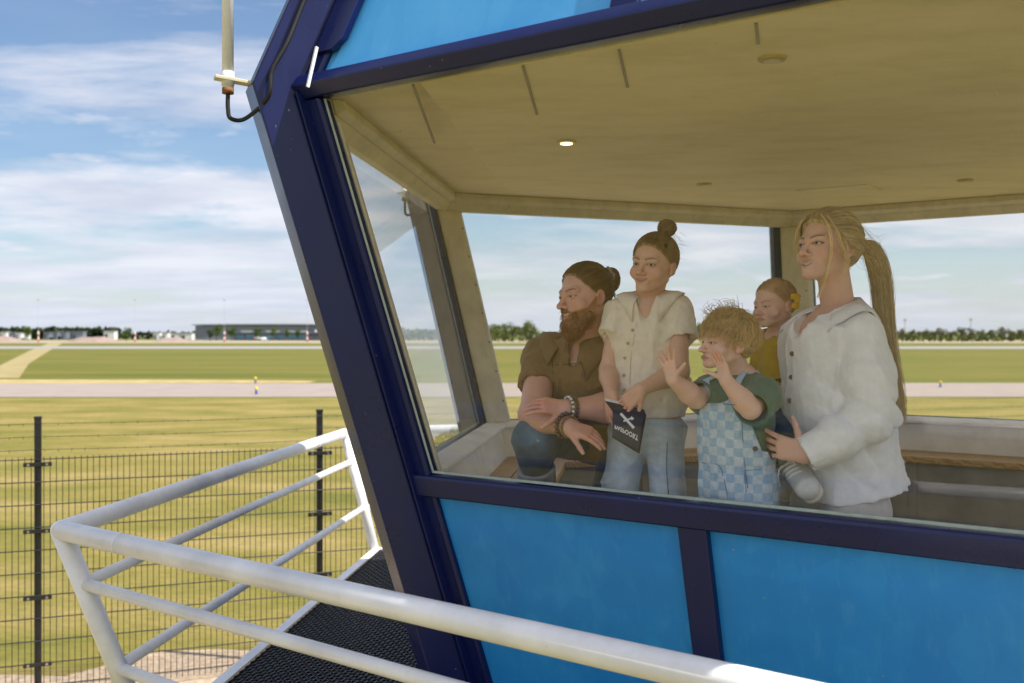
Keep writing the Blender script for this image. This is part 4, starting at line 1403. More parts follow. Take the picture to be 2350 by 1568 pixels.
M_BTNP = simple('pale_wood_button', (0.50, 0.34, 0.18), 0.4, 0.2, 60)
M_GOLD = simple('gold_metal', (0.75, 0.52, 0.22), 0.28, 0.1, 60, metal=1.0)
M_SILVER = simple('silver_bead', (0.62, 0.60, 0.56), 0.25, 0.3, 90, metal=0.9)

def strands(name, lines, rads, cols, mat_, parent):
    """thin tapering locks; lines: list of (n,3) arrays of equal n"""
    L = np.array(lines)                    # S, n, 3
    S, n, _ = L.shape
    d = np.gradient(L, axis=1); d /= np.linalg.norm(d, axis=2, keepdims=True) + 1e-9
    ref = np.array([0.31, 0.52, 0.79])
    s = np.cross(d, ref); s /= np.linalg.norm(s, axis=2, keepdims=True) + 1e-9
    t = np.cross(d, s)
    rads = np.asarray(rads)
    if rads.ndim == 1: rads = np.repeat(rads[:, None], n, 1) * np.linspace(1.0, 0.25, n)[None, :] ** 0.7
    ring = []
    for a in (0, 2.094, 4.189):
        ring.append(L + (s * math.cos(a) + t * math.sin(a)) * rads[:, :, None])
    V = np.stack(ring, 2)                  # S, n, 3, 3
    verts = V.reshape(-1, 3)
    i = np.arange(S)[:, None, None] * n * 3 + np.arange(n - 1)[None, :, None] * 3
    j = np.arange(3)[None, None, :]
    a = i + j; b = i + (j + 1) % 3
    F = np.stack([a, b, b + 3, a + 3], -1).reshape(-1, 4)
    c = np.repeat(np.asarray(cols), n * 3, 0)
    return np_mesh(name, [(verts, F, c)], mat_, parent)

class Frame:
    """local frame: x = person's left, y = forward, z = up"""
    def __init__(self, c, fwd, pitch=0, roll=0, s=1.0):
        f = nrm((fwd[0], fwd[1], 0)); l = np.cross((0, 0, 1), f)
        z = A((0, 0, 1))
        # pitch up: rotate f towards z
        f2 = f * math.cos(R(pitch)) + z * math.sin(R(pitch)); z2 = np.cross(f2, l)
        l2 = l * math.cos(R(roll)) + z2 * math.sin(R(roll)); z3 = np.cross(f2, l2)
        self.M = np.stack([l2, f2, z3], 1); self.c = A(c); self.s = s
    def L(self, p): return ((np.atleast_2d(p) - self.c) @ self.M) / self.s
    def W(self, q): return self.c + (np.atleast_2d(q) * self.s) @ self.M.T
    def w(self, *q): return self.W(A(q))[0]
    def d(self, *q): return A(q) @ self.M.T

def gauss(q, c, r): return np.exp(-(((q - A(c)) / A(r)) ** 2).sum(1))
def mixv(c, col, w): return c * (1 - w[:, None]) + A(col) * w[:, None]

CR_C, CR_R = A((0, -0.016, 0.030)), A((0.0735, 0.094, 0.086))
def hairline(y, x, front=0.082, side=0.0, nape=-0.075):
    return np.interp(y, [-0.11, -0.06, -0.028, -0.004, 0.02, 0.045, 0.066, 0.08], [nape, nape + 0.008, -0.035, -0.002 + side, 0.018 + side, 0.046, front - 0.014, front])

def head(fr, skin, hair, lf=1.0, nose=1.0, cheeks=1.0, smile=0.3, mopen=0.0, jawk=1.0, lash=0.5, brow=(0.2, 0.12, 0.06), beard=None, neck_to=None, neck_r=0.054, vox=0.0024, eyeopen=1.0, front=0.082, lipc=(0.55, 0.22, 0.19), pout=0.0, scalp=0.9, ear=1.0, gaze=(0, 0), cran=1.0):
    s = fr.s
    def tl(p):
        q = fr.L(p)
        q = q.copy(); q[:, 2] = np.where(q[:, 2] < 0, q[:, 2] / lf, q[:, 2])
        return q
    zm, wm = -0.066, 0.0235
    def mz(x): return zm + smile * 0.011 * (x / wm) ** 2
    def my(x): return 0.0905 + 0.008 * pout - 0.013 * (x / wm) ** 2
    xs = np.linspace(-1, 1, 7) * wm
    up, lo_ = [], []
    for x in xs:
        gp = mopen * (1 - (x / wm) ** 2)
        up.append((x, my(x) + 0.0015, mz(x) + 0.0042 + gp * 0.45)); lo_.append((x * 0.9, my(x), mz(x) - 0.0046 - gp * 0.55))
    rl = [0.0022, 0.0036, 0.0044, 0.0042, 0.0044, 0.0036, 0.0022]
    ns = nose
    ny = 0.088 + 0.026 * ns
    base = sm(0.03,
        ell(CR_C + A((0, 0, 0.05 * (cran - 1))), CR_R * cran),
        ell((0, 0.018, -0.028), (0.060 * (0.94 + 0.06 * cheeks), 0.0685, 0.082)))
    base = sm(0.018, base,
        cone((0.050 * jawk, -0.004, -0.055), (0.014, 0.066, -0.094), 0.018, 0.016), cone((-0.050 * jawk, -0.004, -0.055), (-0.014, 0.066, -0.094), 0.018, 0.016),
        ell((0, 0.074, -0.097), (0.019, 0.0150, 0.0135)),
        ell((0.042, 0.054, -0.034), (0.022 * cheeks, 0.021, 0.022 * cheeks)), ell((-0.042, 0.054, -0.034), (0.022 * cheeks, 0.021, 0.022 * cheeks)),
        ell((0, 0.078, -0.066), (0.026, 0.014, 0.020)))
    base = sm(0.014, base, cone((0.044, 0.066, 0.019), (0.010, 0.080, 0.014), 0.0095, 0.0085), cone((-0.044, 0.066, 0.019), (-0.010, 0.080, 0.014), 0.0095, 0.0085))
    base = sub(0.014, base, ell((0.0325, 0.0955, -0.001), (0.0175, 0.013, 0.0105)), ell((-0.0325, 0.0955, -0.001), (0.0175, 0.013, 0.0105)))
    nosef = sm(0.008, cone((0, 0.080, 0.010), (0, ny - 0.002, -0.030), 0.0075, 0.0088), ell((0, ny, -0.034), (0.0105, 0.0105, 0.0095)), ell((0.0125, 0.090 + 0.006 * ns, -0.038), (0.0078, 0.0095, 0.0068)), ell((-0.0125, 0.090 + 0.006 * ns, -0.038), (0.0078, 0.0095, 0.0068)))
    base = sm(0.010, base, nosef)
    base = sub(0.003, base, ell((0.0062, ny - 0.006, -0.0445), (0.0036, 0.0055, 0.004)), ell((-0.0062, ny - 0.006, -0.0445), (0.0036, 0.0055, 0.004)))
    # mouth
    if mopen > 0:
        base = sub(0.004, base, inter(0.002, ell((0, 0.092, zm), (wm * 0.86, 0.014, 0.004 + mopen)), plane((0, 0, zm - mopen - 0.004), (0, 0, -1))))
        teeth = ell((0, 0.074, zm + 0.002), (0.021, 0.0135, 0.011))
        base = sm(0.001, base, teeth)
    base = sm(0.0045, base, chain(up, rl), chain(lo_, [r * 1.12 for r in rl]))
    # eyelids
    lids = []
    ec = [A((0.0315, 0.0715, 0.0)), A((-0.0315, 0.0715, 0.0))]
    for c in ec:
        lid = sub(0.0015, ell(c, (0.0150, 0.0142, 0.0132)), ell(c + A((0, 0.012, -0.0008)), (0.0132, 0.012, 0.0045 * eyeopen)))
        lids.append(lid)
    base = sm(0.004, base, *lids)
    # ears
    for sg in (1, -1):
        al = nrm((sg * 0.9, -0.45, 0.0))
        e = sm(0.004, ell((sg * 0.0765, -0.014, -0.008), (0.0075, 0.0175 * ear, 0.028 * ear)), ell((sg * 0.0735, -0.006, -0.032), (0.007, 0.010, 0.011)))
        e = sub(0.005, e, ell((sg * 0.0855, -0.012, -0.006), (0.006, 0.0105, 0.018)))
        base = sm(0.006, base, e)
    fl = base
    def f(p):
        d = fl(tl(p)) * s * min(lf, 1.0)
        return d
    fns = [f]
    if neck_to is not None:
        top = fr.w(0, -0.022, -0.045)
        nk = cone(top, neck_to, neck_r * s, neck_r * 1.12 * s)
        ff = f
        f = (lambda p, a=ff, b=nk: smin(a(p), b(p), 0.022 * s))
    corners = fr.W(np.array([(a, b, c) for a in (-0.1, 0.1) for b in (-0.125, 0.135) for c in (-0.125, 0.13)]))
    lo = corners.min(0); hi = corners.max(0)
    if neck_to is not None:
        lo = np.minimum(lo, A(neck_to) - 0.075 * s); hi = np.maximum(hi, A(neck_to) + 0.075 * s)
    v, fc = surf(f, lo, hi, vox)
    q = tl(v)
    c = np.tile(A(skin), (len(v), 1))
    ax = np.abs(q[:, 0])
    qa = q.copy(); qa[:, 0] = ax
    c = mixv(c, A(skin) * A((1.05, 0.72, 0.68)), 0.32 * gauss(qa, (0.040, 0.066, -0.032), (0.022, 0.03, 0.018)))
    c = mixv(c, A(skin) * A((1.05, 0.75, 0.70)), 0.35 * gauss(qa, (0, ny, -0.034), (0.014, 0.014, 0.012)))
    c = mixv(c, A(skin) * A((1.0, 0.66, 0.60)), 0.55 * gauss(qa, (0.077, -0.014, -0.008), (0.012, 0.02, 0.03)))
    c = mixv(c, A(skin) * A((0.86, 0.70, 0.66)), 0.5 * gauss(qa, (0.0325, 0.080, 0.002), (0.018, 0.016, 0.011)))
    # brows
    bx = np.clip((ax - 0.013) / 0.036, 0, 1)
    bz = 0.0175 + 0.006 * np.sin(bx * 2.4) 
    wb = np.exp(-((q[:, 2] - bz) / (0.0034 * (1.1 - 0.5 * bx))) ** 2) * (ax > 0.011) * (ax < 0.052) * (q[:, 1] > 0.05)
    c = mixv(c, brow, np.clip(wb * 1.1, 0, 1))
    # lash line round the eye opening
    for e in ec:
        dx = (q[:, 0] - e[0]) / 0.0140; dz = (q[:, 2] - (e[2] - 0.0008)) / (0.0052 * max(eyeopen, 0.35))
        rr = np.sqrt(dx * dx + dz * dz)
        wl_ = np.exp(-((rr - 1.05) / 0.30) ** 2) * (q[:, 1] > 0.066) * np.where(dz > -0.1, 1.0, 0.45)
        c = mixv(c, (0.045, 0.028, 0.02), np.clip(wl_ * lash, 0, 1))
    # lips, teeth
    xx = np.clip(q[:, 0] / wm, -1.1, 1.1); gp = mopen * np.clip(1 - xx ** 2, 0, 1)
    dzm = q[:, 2] - mz(q[:, 0])
    wlip = ((np.abs(dzm) < 0.0095 * np.sqrt(np.clip(1.08 - xx ** 2, 0, 1)) + gp * 0.55) & (np.abs(xx) < 1.05) & (q[:, 1] > 0.070)).astype(float) * 0.8
    c = mixv(c, lipc, wlip)
    wline = np.exp(-(dzm / (0.0016 + 0.1 * mopen)) ** 2) * (np.abs(xx) < 1.0) * (q[:, 1] > 0.068)
    if mopen > 0:
        wt_ = ((dzm < gp * 0.45 + 0.0006) & (dzm > -gp * 0.35 - 0.0004) & (np.abs(xx) < 0.9) & (q[:, 1] > 0.07)).astype(float)
        c = mixv(c, (0.74, 0.70, 0.62), wt_)
        wd_ = ((dzm <= -gp * 0.30) & (dzm > -gp * 0.55 - 0.002) & (np.abs(xx) < 0.9) & (q[:, 1] > 0.07)).astype(float)
        c = mixv(c, (0.10, 0.03, 0.03), wd_ * 0.8)
    else:
        c = mixv(c, (0.16, 0.05, 0.045), 0.75 * wline)
    # nostrils
    c = mixv(c, (0.12, 0.05, 0.04), 0.8 * gauss(qa, (0.0062, ny - 0.006, -0.043), (0.004, 0.006, 0.0035)))
    if beard is not None:
        jl = np.interp(q[:, 1], [-0.01, 0.01, 0.035, 0.06, 0.078, 0.1], [0.01, -0.012, -0.040, -0.046, -0.050, -0.050])
        wbd = np.clip((jl - q[:, 2]) / 0.008, 0, 1) * (q[:, 1] > -0.02) * np.clip((q[:, 1] + 0.015) / 0.02, 0, 1) * (q[:, 2] > -0.12)
        wbd = wbd * (1 - np.clip(wlip * 1.3, 0, 1))
        wbd = np.where((mopen > 0) & (np.abs(dzm) < 0.007 + gp * 0.3) & (np.abs(xx) < 0.95), 0, wbd)
        c = mixv(c, beard, np.clip(wbd, 0, 1) * 0.9)
    # scalp under the hair
    hl = hairline(q[:, 1], q[:, 0], front)
    ws = np.clip((q[:, 2] - hl) / 0.010 + 0.3, 0, 1) * (np.abs(q[:, 0]) < 0.079)
    notear = ~((ax > 0.071) & (q[:, 1] > -0.034) & (q[:, 1] < 0.012) & (q[:, 2] < 0.024) & (q[:, 2] > -0.05))
    c = mixv(c, hair, ws * scalp * notear)
    eyes = []
    for e in ec:
        n1_, n2_ = 16, 24
        th = np.linspace(0, math.pi, n1_); ph = np.linspace(0, 2 * math.pi, n2_, endpoint=False)
        T, Pp = np.meshgrid(th, ph, indexing='ij')
        D = np.stack([np.sin(T) * np.cos(Pp), np.cos(T), np.sin(T) * np.sin(Pp)], -1).reshape(-1, 3)   # pole at +y
        gz = nrm((math.sin(R(gaze[0])), 1.0, math.sin(R(gaze[1]))))
        z_ = gz; x_ = nrm(np.cross((0, 0, 1), z_)); w_ = np.cross(z_, x_)
        Dg = D[:, 0:1] * x_ + D[:, 1:2] * z_ + D[:, 2:3] * w_
        an = np.arccos(np.clip(D[:, 1], -1, 1))
        rad = 0.0126
        qv = e + Dg * rad
        qv[:, 2] = np.where(qv[:, 2] < 0, qv[:, 2] * lf, qv[:, 2])
        col = np.tile(A((0.66, 0.62, 0.58)), (len(D), 1))
        col[an < 0.56] = (0.055, 0.075, 0.07)
        col[an < 0.26] = (0.006, 0.006, 0.007)
        I, J = np.meshgrid(np.arange(n1_ - 1), np.arange(n2_), indexing='ij')
        a = (I * n2_ + J).ravel(); b = (I * n2_ + (J + 1) % n2_).ravel()
        F = np.stack([a, b, b + n2_, a + n2_], 1)
        eyes.append((fr.W(qv), F, col))
    return (v, fc, c), eyes, f

def hair_cap(fr, thick, front, colr, name, parent, lf=1.0, extra=None, wr=0.0015, vox=0.004, mat_=None, nape=-0.075, seed=1):
    s = fr.s
    g = wrinkle(wr, 220, seed, 6, (1, 0.35, 0.6))
    base = ell(CR_C + A((0, -0.002, 0.002)), CR_R + thick)
    def f(p):
        q = fr.L(p)
        d = base(q)
        hl = hairline(q[:, 1], q[:, 0], front, 0, nape)
        cut = (hl - q[:, 2]) * 0.75
        d = -smin(-d, -cut, 0.006)
        if extra is not None: d = smin(d, extra(q), 0.012)
        return (d + g(q)) * s
    corners = fr.W(np.array([(a, b, c) for a in (-0.11, 0.11) for b in (-0.19, 0.12) for c in (-0.12, 0.17)]))
    v, fc = surf(f, corners.min(0), corners.max(0), vox)
    rg = np.random.RandomState(seed)
    q = fr.L(v)
    w = 0.5 + 0.5 * np.sin(q[:, 0] * 260 + 2 * np.sin(q[:, 1] * 60)) 
    c = A(colr)[None, :] * (0.75 + 0.4 * w[:, None])
    return np_mesh(name, [(v, fc, c)], mat_ or M_HAIR, parent)

def pulled_back(fr, tie, n, thick, front, seed, lift=0.0, r=0.0011, npt=9, col=(0.2, 0.12, 0.05), var=0.45, nape=-0.075):
    """locks from the hairline to the tie point (local coordinates) along the skull"""
    rg = np.random.RandomState(seed)
    lines, rads, cols = [], [], []
    tie = A(tie); rr = CR_R + thick
    td = nrm((tie - CR_C) / rr)
    while len(lines) < n:
        if rg.rand() < 0.6:
            y = rg.uniform(-0.09, 0.078); sgn = rg.choice([-1, 1])
            z = hairline(A([y]), A([0]), front, 0, nape)[0] + rg.uniform(0.0, 0.012)
            yy = (y - CR_C[1]) / rr[1]; zz = (z - CR_C[2]) / rr[2]
            r2 = 1 - yy * yy - zz * zz
            if r2 < 0:
                x = rg.uniform(-0.75, 0.75); m = math.sqrt(max(0.02, 1 - x * x)); nn = math.hypot(yy, zz)
                d0 = nrm((x, yy / nn * m, zz / nn * m))
            else:
                d0 = nrm((sgn * math.sqrt(r2), yy, zz))
        else:
            d0 = nrm(rg.normal(size=3))
            pz = CR_C + d0 * rr
            if pz[2] < hairline(A([pz[1]]), A([0]), front, 0, nape)[0]: continue
        om = math.acos(np.clip(d0 @ td, -1, 1))
        if om < 0.08 or om > 2.7: continue
        te = np.linspace(0, 0.97, npt)
        P_ = (np.sin((1 - te) * om)[:, None] * d0 + np.sin(te * om)[:, None] * td) / math.sin(om)
        off = (1 + rg.uniform(-0.006, 0.012) + lift * np.sin(te * math.pi)[:, None] * rg.uniform(0, 1))
        pts = CR_C + P_ * rr * off
        pts += rg.normal(size=(1, 3)) * 0.0008
        lines.append(fr.W(pts)); rads.append(fr.s * r * rg.uniform(0.7, 1.4))
        cols.append(A(col) * rg.uniform(1 - var, 1 + var))
    return lines, rads, cols

def hand(wrist, d, n, s=1.0, curl=(0.25, 0.3, 0.35, 0.4), spread=0.10, thumb=1, tcurl=0.4, tout=0.75, joint=1.0):
    """solid hand; d = finger direction, n = the way the palm faces, thumb = +1/-1 side"""
    w = A(wrist); d = nrm(d); n = A(n); n = nrm(n - d * (n @ d)); sd_ = np.cross(d, n) * thumb     # towards the thumb
    pal = []; fin = []
    offs = [0.030, 0.010, -0.010, -0.029]; lens = [0.070, 0.078, 0.072, 0.056]; pl = [0.092, 0.095, 0.090, 0.082]
    for i in range(4):
        kn = w + (d * pl[i] + sd_ * offs[i] - n * 0.004) * s
        pal.append(cone(w + (d * 0.008 + sd_ * offs[i] * 0.62) * s, kn, 0.0165 * s, 0.0115 * s))
        a = offs[i] / 0.03 * spread
        dirf = nrm(d + sd_ * math.tan(a))
        ang = 0.0; p = kn; r = 0.0092 * s
        for q, fr_ in enumerate((0.46, 0.31, 0.23)):
            ang += curl[i] * (0.9 if q == 0 else joint)
            v = dirf * math.cos(ang) + n * math.sin(ang)
            p2 = p + v * lens[i] * fr_ * s
            fin.append(cone(p, p2, r, r * 0.90)); r *= 0.90; p = p2
    palm = sm(0.014 * s, *pal)
    tb = w + (d * 0.028 + sd_ * 0.028 + n * 0.006) * s
    v1 = nrm(d * math.cos(tout) + sd_ * math.sin(tout) + n * 0.25)
    t1 = tb + v1 * 0.040 * s
    v2 = nrm(v1 + n * tcurl * 0.5 + d * 0.35 * tcurl); t2 = t1 + v2 * 0.030 * s
    v3 = nrm(v2 + n * tcurl * 0.3 + d * 0.3 * tcurl); t3 = t2 + v3 * 0.024 * s
    th = sm(0.004 * s, cone(w + (d * 0.015 + sd_ * 0.012) * s, tb, 0.016 * s, 0.0165 * s), cone(tb, t1, 0.015 * s, 0.0115 * s), cone(t1, t2, 0.0105 * s, 0.0098 * s), cone(t2, t3, 0.0098 * s, 0.0080 * s))
    palm = sm(0.012 * s, palm, th)
    fs = fin
    def f(p):
        dd = palm(p)
        for i in range(4):
            g = fs[i * 3](p)
            for q in (1, 2): g = smin(g, fs[i * 3 + q](p), 0.002 * s)
            dd = smin(dd, g, 0.0045 * s)
        return dd
    return f
def bb(pts, m):
    pts = np.array([A(p) for p in pts]); return pts.min(0) - m, pts.max(0) + m
def arm(sh, el, wr, hnd, r, s=1.0, vox=0.0028, skin=(0.5, 0.3, 0.2), hext=None, upper=True):
    f = sm(0.02 * s, cone(sh, el, r[0], r[1]), cone(el, A(el) + (A(wr) - A(el)) * 0.3, r[1], r[1] * 1.05), cone(A(el) + (A(wr) - A(el)) * 0.3, wr, r[1] * 1.05, r[2]))
    fl = sm(0.016 * s, f, hnd) if hnd is not None else f
    pts = [sh, el, wr] + ([hext] if hext is not None else [])
    lo, hi = bb(pts, 0.05 * s + r[0] * 0.6)
    if hext is not None:
        l2, h2 = bb([wr, hext], 0.075 * s); lo = np.minimum(lo, l2); hi = np.maximum(hi, h2)
    v, fc = surf(fl, lo, hi, vox)
    c = np.tile(A(skin), (len(v), 1))
    # knuckles and fingertips a little redder
    if hext is not None:
        dd = np.linalg.norm(v - A(hext), axis=1)
        c = mixv(c, A(skin) * A((1.05, 0.75, 0.70)), 0.6 * np.exp(-(dd / (0.05 * s)) ** 2))
    return v, fc, c
def garment(name, f, lo, hi, vox, col, mat_, parent, colf=None, var=0.0):
    v, fc = surf(f, lo, hi, vox)
    c = np.tile(A(col), (len(v), 1))
    if colf is not None: c = colf(v, c)
    return np_mesh(name, [(v, fc, c)], mat_, parent)
def collar(name, f, c, fwd, r_in, width, stand, open_, tip, mat_, col, parent, thick=0.004, ry=0.92):
    """turned down shirt collar lying on the shirt f; open_ = half opening angle at the front"""
    fv = nrm((fwd[0], fwd[1], 0)); l = np.cross((0, 0, 1), fv); z = A((0, 0, 1))
    n = 44
    rows = [[], [], [], [], []]
    for i in range(n + 1):
        u = -1 + 2 * i / n
        a = u * (math.pi - open_)              # 0 at the back
        dirv = nrm(-fv * math.cos(a) * ry + l * math.sin(a))
        fz = abs(u) ** 2.0
        base = A(c) + z * stand * (1 - 0.85 * fz) + fv * 0.012 * fz
        t = tip * max(0, (abs(u) - 0.70) / 0.30) ** 1.4
        nn = nrm(dirv * 0.62 + z * 0.78)
        def onf(r, dz):
            T = A(c) + dirv * r - z * dz + fv * (0.45 * t if r > r_in + width * 0.8 else 0.2 * t)
            return ray_hit(f, T + nn * 0.16, -nn, 0, 0.32) + nn * 0.006
        top = base + dirv * (r_in + 0.003) + z * 0.006
        o2 = onf(r_in + width + t * 0.35, 0.03 + t * 0.8)
        o1 = onf(r_in + width * 0.5, 0.012 + t * 0.3) * 0.55 + (top * 0.5 + o2 * 0.5) * 0.45 + nn * 0.004
        rows[0].append(base + dirv * r_in - z * 0.02)
        rows[1].append(base + dirv * r_in + z * 0.001)
        rows[2].append(top)
        rows[3].append(o1)
        rows[4].append(o2)
    vs = [tuple(p) for r_ in rows for p in r_]
    fs = []
    m = n + 1
    for r_ in range(len(rows) - 1):
        for i in range(n):
            fs.append((r_ * m + i, r_ * m + i + 1, (r_ + 1) * m + i + 1, (r_ + 1) * m + i))
    me = bpy.data.meshes.new(name); me.from_pydata(vs, [], fs); me.update()
    at = me.color_attributes.new('Col', 'FLOAT_COLOR', 'POINT')
    at.data.foreach_set('color', np.tile(A((*col, 1)), len(vs)).astype(np.float32))
    o = link_mesh(name, me, mat_, parent, True)
    md = o.modifiers.new('solid', 'SOLIDIFY'); md.thickness = thick; md.offset = 1
    return o
def button(p, n, r, mat_, parent, name='button'):
    p = Vector(p); n = Vector(nrm(n))
    bm = bmesh.new(); add_tube(bm, [p - n * 0.002, p + n * 0.0035], [r, r * 0.9], 12)
    return bm_obj(name, bm, mat_, parent)
def ray_hit(f, o, d, t0=0.0, t1=0.6):
    """march from o along d to the surface of f"""
    o = A(o); d = nrm(d); t = t0
    for _ in range(80):
        v = float(f((o + d * t)[None, :])[0])
        if v < 0.0006: break
        t += max(v * 0.7, 0.0006)
        if t > t1: break
    return o + d * t
CAMP = A((0, 0, HC))
def on_surface(f, x, y, Y=1.5):
    """surface point of f met from the room's front side at the given bearing, used to sew on buttons and pockets"""
    tgt = A(P(x, y, 3.0)); d = nrm(tgt - CAMP)
    return ray_hit(f, CAMP + d * Y, d, 0.0, 4.0), -d
def seam(name, pts, r, col, parent, mat_=None):
    bm = bmesh.new(); add_tube(bm, pts, r, 5)
    return bm_obj(name, bm, mat_ or simple('seam_' + name, col, 0.9), parent, True)
# ------------------------------------------------------------------ people
def rootp(loc, label):
    return empty('person', tuple(loc), label, 'person')
SK_W, SK_M, SK_C, SK_T, SK_B = (0.72, 0.445, 0.345), (0.66, 0.375, 0.285), (0.68, 0.415, 0.30), (0.76, 0.485, 0.385), (0.70, 0.44, 0.34)
def put_eyes(eyes, parent):
    for e in eyes: np_mesh('eye', [e], M_EYE, parent)
def shoe(name, heel, toe, w, mat_, col, parent, h=0.06):
    heel = A(heel); toe = A(toe); d = nrm(toe - heel)
    f = sm(0.03, cone(heel + A((0, 0, h * 0.6)), toe + A((0, 0, h * 0.38)), w * 1.0, w * 0.95), cone(heel + A((0, 0, h * 0.5)), heel + A((0, 0, h * 1.5)), w * 0.95, w * 0.8))
    f = inter(0.004, f, plane(heel + A((0, 0, 0.0)), (0, 0, -1)))
    lo, hi = bb([heel, toe, heel + A((0, 0, h * 1.6))], w * 1.6)
    return garment(name, f, lo, hi, 0.006, col, mat_, parent)
M_SHOE = cloth('shoe_canvas', 0.7)

# ================================================================== woman in white shirt
def woman():
    fw = (-0.9, -0.43); f3 = nrm((*fw, 0)); l3 = np.cross((0, 0, 1), f3)
    root = rootp((P(1935, 900, 3.22).x, 3.22, Z_FLOOR), 'woman with long blonde ponytail in a loose white shirt holding the baby')
    fr = Frame(P(1899, 570, 3.2), (-0.86, -0.51), pitch=6, roll=3, s=1.04)
    neck = A(P(1925, 722, 3.24))
    hv, eyes, hf = head(fr, SK_W, (0.34, 0.235, 0.10), lf=0.95, smile=0.95, mopen=0.0066, cheeks=1.06, jawk=0.84, lash=1.0, brow=(0.20, 0.12, 0.06), neck_to=neck, neck_r=0.047, nose=0.80, lipc=(0.58, 0.26, 0.23), gaze=(0, 4), eyeopen=0.9, vox=0.0023)
    shL, elL, wrL = A(P(1984, 762, 3.06)), A(P(2004, 962, 3.00)), A(P(1852, 1042, 3.02))
    hd = nrm(A(P(1785, 1018, 3.06)) - wrL)
    # her hand supports the baby's leg: palm towards the far side
    hfun = hand(wrL, nrm(hd + A((0, 0.02, -0.10))), A((-0.10, 0.85, 0.10)), 0.92, curl=(0.10, 0.38, 0.50, 0.55), spread=0.24, thumb=-1, tout=1.05, tcurl=0.3)
    hext = wrL + hd * 0.14
    armL = arm(shL, elL, wrL, hfun, (0.048, 0.042, 0.026), 1.0, 0.0026, SK_W, hext)
    shR, elR, wrR = A(P(1864, 758, 3.42)), A(P(1850, 900, 3.52)), A(P(1790, 925, 3.42))
    hR = hand(wrR, nrm((-0.7, -0.35, -0.1)), (0, -0.2, 1), 0.88, thumb=-1)
    armR = arm(shR, elR, wrR, hR, (0.046, 0.04, 0.026), 1.0, 0.005, SK_W, wrR + A((-0.08, 0, 0)))
    # bare chest in the open neck, torso and legs as one body
    hipL, hipR = A(P(1968, 1150, 3.12)), A(P(1888, 1150, 3.30))
    ftL, ftR = A((hipL[0] + 0.01, hipL[1], Z_FLOOR + 0.06)), A((hipR[0] - 0.04, hipR[1], Z_FLOOR + 0.06))
    ch = A(P(1912, 800, 3.24)); be = A(P(1925, 960, 3.24)); pv = A(P(1940, 1100, 3.22))
    tor = sm(0.05, fcone(neck + A((0, 0, -0.03)), ch, 0.075, 0.115, l3, 0.72), fcone(ch, be, 0.115, 0.105, l3, 0.75), fcone(be, pv, 0.10, 0.085, l3, 0.8), cone(shL, shR, 0.042, 0.042), cone(hipL, ftL, 0.065, 0.045), cone(hipR, ftR, 0.065, 0.045), cone(pv, hipL, 0.07, 0.065), cone(pv, hipR, 0.07, 0.065))
    lo, hi = bb([neck, ftL, ftR, shL, shR, pv], 0.17)
    tv, tf = surf(tor, lo, hi, 0.009)
    np_mesh('body', [hv, armL, armR, (tv, tf, np.tile(A(SK_W), (len(tv), 1)))], M_SKIN, root)
    put_eyes(eyes, root)
    # shirt
    W0 = (0.87, 0.87, 0.88)
    wr1 = folds(0.0085, 19, 3, 5, (1, 1, 0.13), 1.0); wr2 = wrinkle(0.0009, 170, 8, 6, (1, 1, 0.9))
    hemz = A(P(1955, 1118, 3.2))
    body = sm(0.05, fcone(neck + A((0, 0, -0.045)), A(P(1910, 790, 3.23)), 0.085, 0.138, l3, 0.74), fcone(A(P(1910, 790, 3.23)), A(P(1912, 950, 3.22)), 0.136, 0.146, l3, 0.78), fcone(A(P(1912, 950, 3.22)), A(P(1952, 1130, 3.2)), 0.148, 0.160, l3, 0.80), cone(shL + A((0, 0, -0.008)), neck + A((0, 0, -0.05)), 0.055, 0.06), cone(shR + A((0, 0, -0.008)), neck + A((0, 0, -0.05)), 0.055, 0.06))
    # curved shirt tail: lower in front and back, higher at the side
    hp = A(P(1955, 1112, 3.2))
    def hemf(p):
        q = p - hp
        fo = q @ f3
        return -(q[:, 2] + 0.035 * np.clip(fo / 0.16, -1, 1.4) + 0.015)
    body = inter(0.004, body, hemf)
    # open neck
    vb = A(P(1832, 778, 3.16))
    nt = neck + A((0, 0, 0.07))
    body = sub(0.006, body, cone(nt, neck + f3 * 0.02 + A((0, 0, -0.015)), 0.072, 0.066), cone(neck + f3 * 0.07 + A((0, 0, 0.0)), vb + f3 * 0.03 - l3 * 0.02, 0.070, 0.008))
    cuff = wrL + nrm(wrL - elL) * 0.012
    slL = sm(0.05, cone(shL, shL + (elL - shL) * 0.55, 0.060, 0.074), cone(shL + (elL - shL) * 0.55, elL + A((0.0, 0, 0.02)), 0.074, 0.066), cone(elL, elL + (cuff - elL) * 0.55, 0.068, 0.064))
    sl2 = sleeve(elL + (cuff - elL) * 0.45, cuff, 0.066, 0.058, 0.009)
    slR = sm(0.04, cone(shR, elR, 0.060, 0.075), cone(elR, wrR + (elR - wrR) * 0.2, 0.072, 0.055))
    # bunched folds at the elbow
    fd = nrm(cuff - elL); ua = nrm(elL - shL)
    def bunch(p):
        t = (p - elL) @ fd; u = (p - elL) @ ua
        near = np.exp(-(np.linalg.norm(p - elL, axis=1) / 0.16) ** 2)
        return -0.014 * near * np.abs(np.sin(t * 34 + u * 14 + 0.6 * np.sin(p[:, 2] * 22))) + 0.007 * near
    arm_ = sm(0.02, slL, sl2)
    allf = sm(0.009, sm(0.02, body, slR), arm_)
    shirt_f = lambda p: np.maximum(allf(p) + wr1(p) + wr2(p) + bunch(p), hemf(p))
    lo, hi = bb([neck + A((0, 0, 0.05)), shL, shR, elL, elR, cuff, wrR, hp + A((0, 0, -0.12)), hp + l3 * 0.2, hp - l3 * 0.2, hp + f3 * 0.12, hp - f3 * 0.12], 0.10)
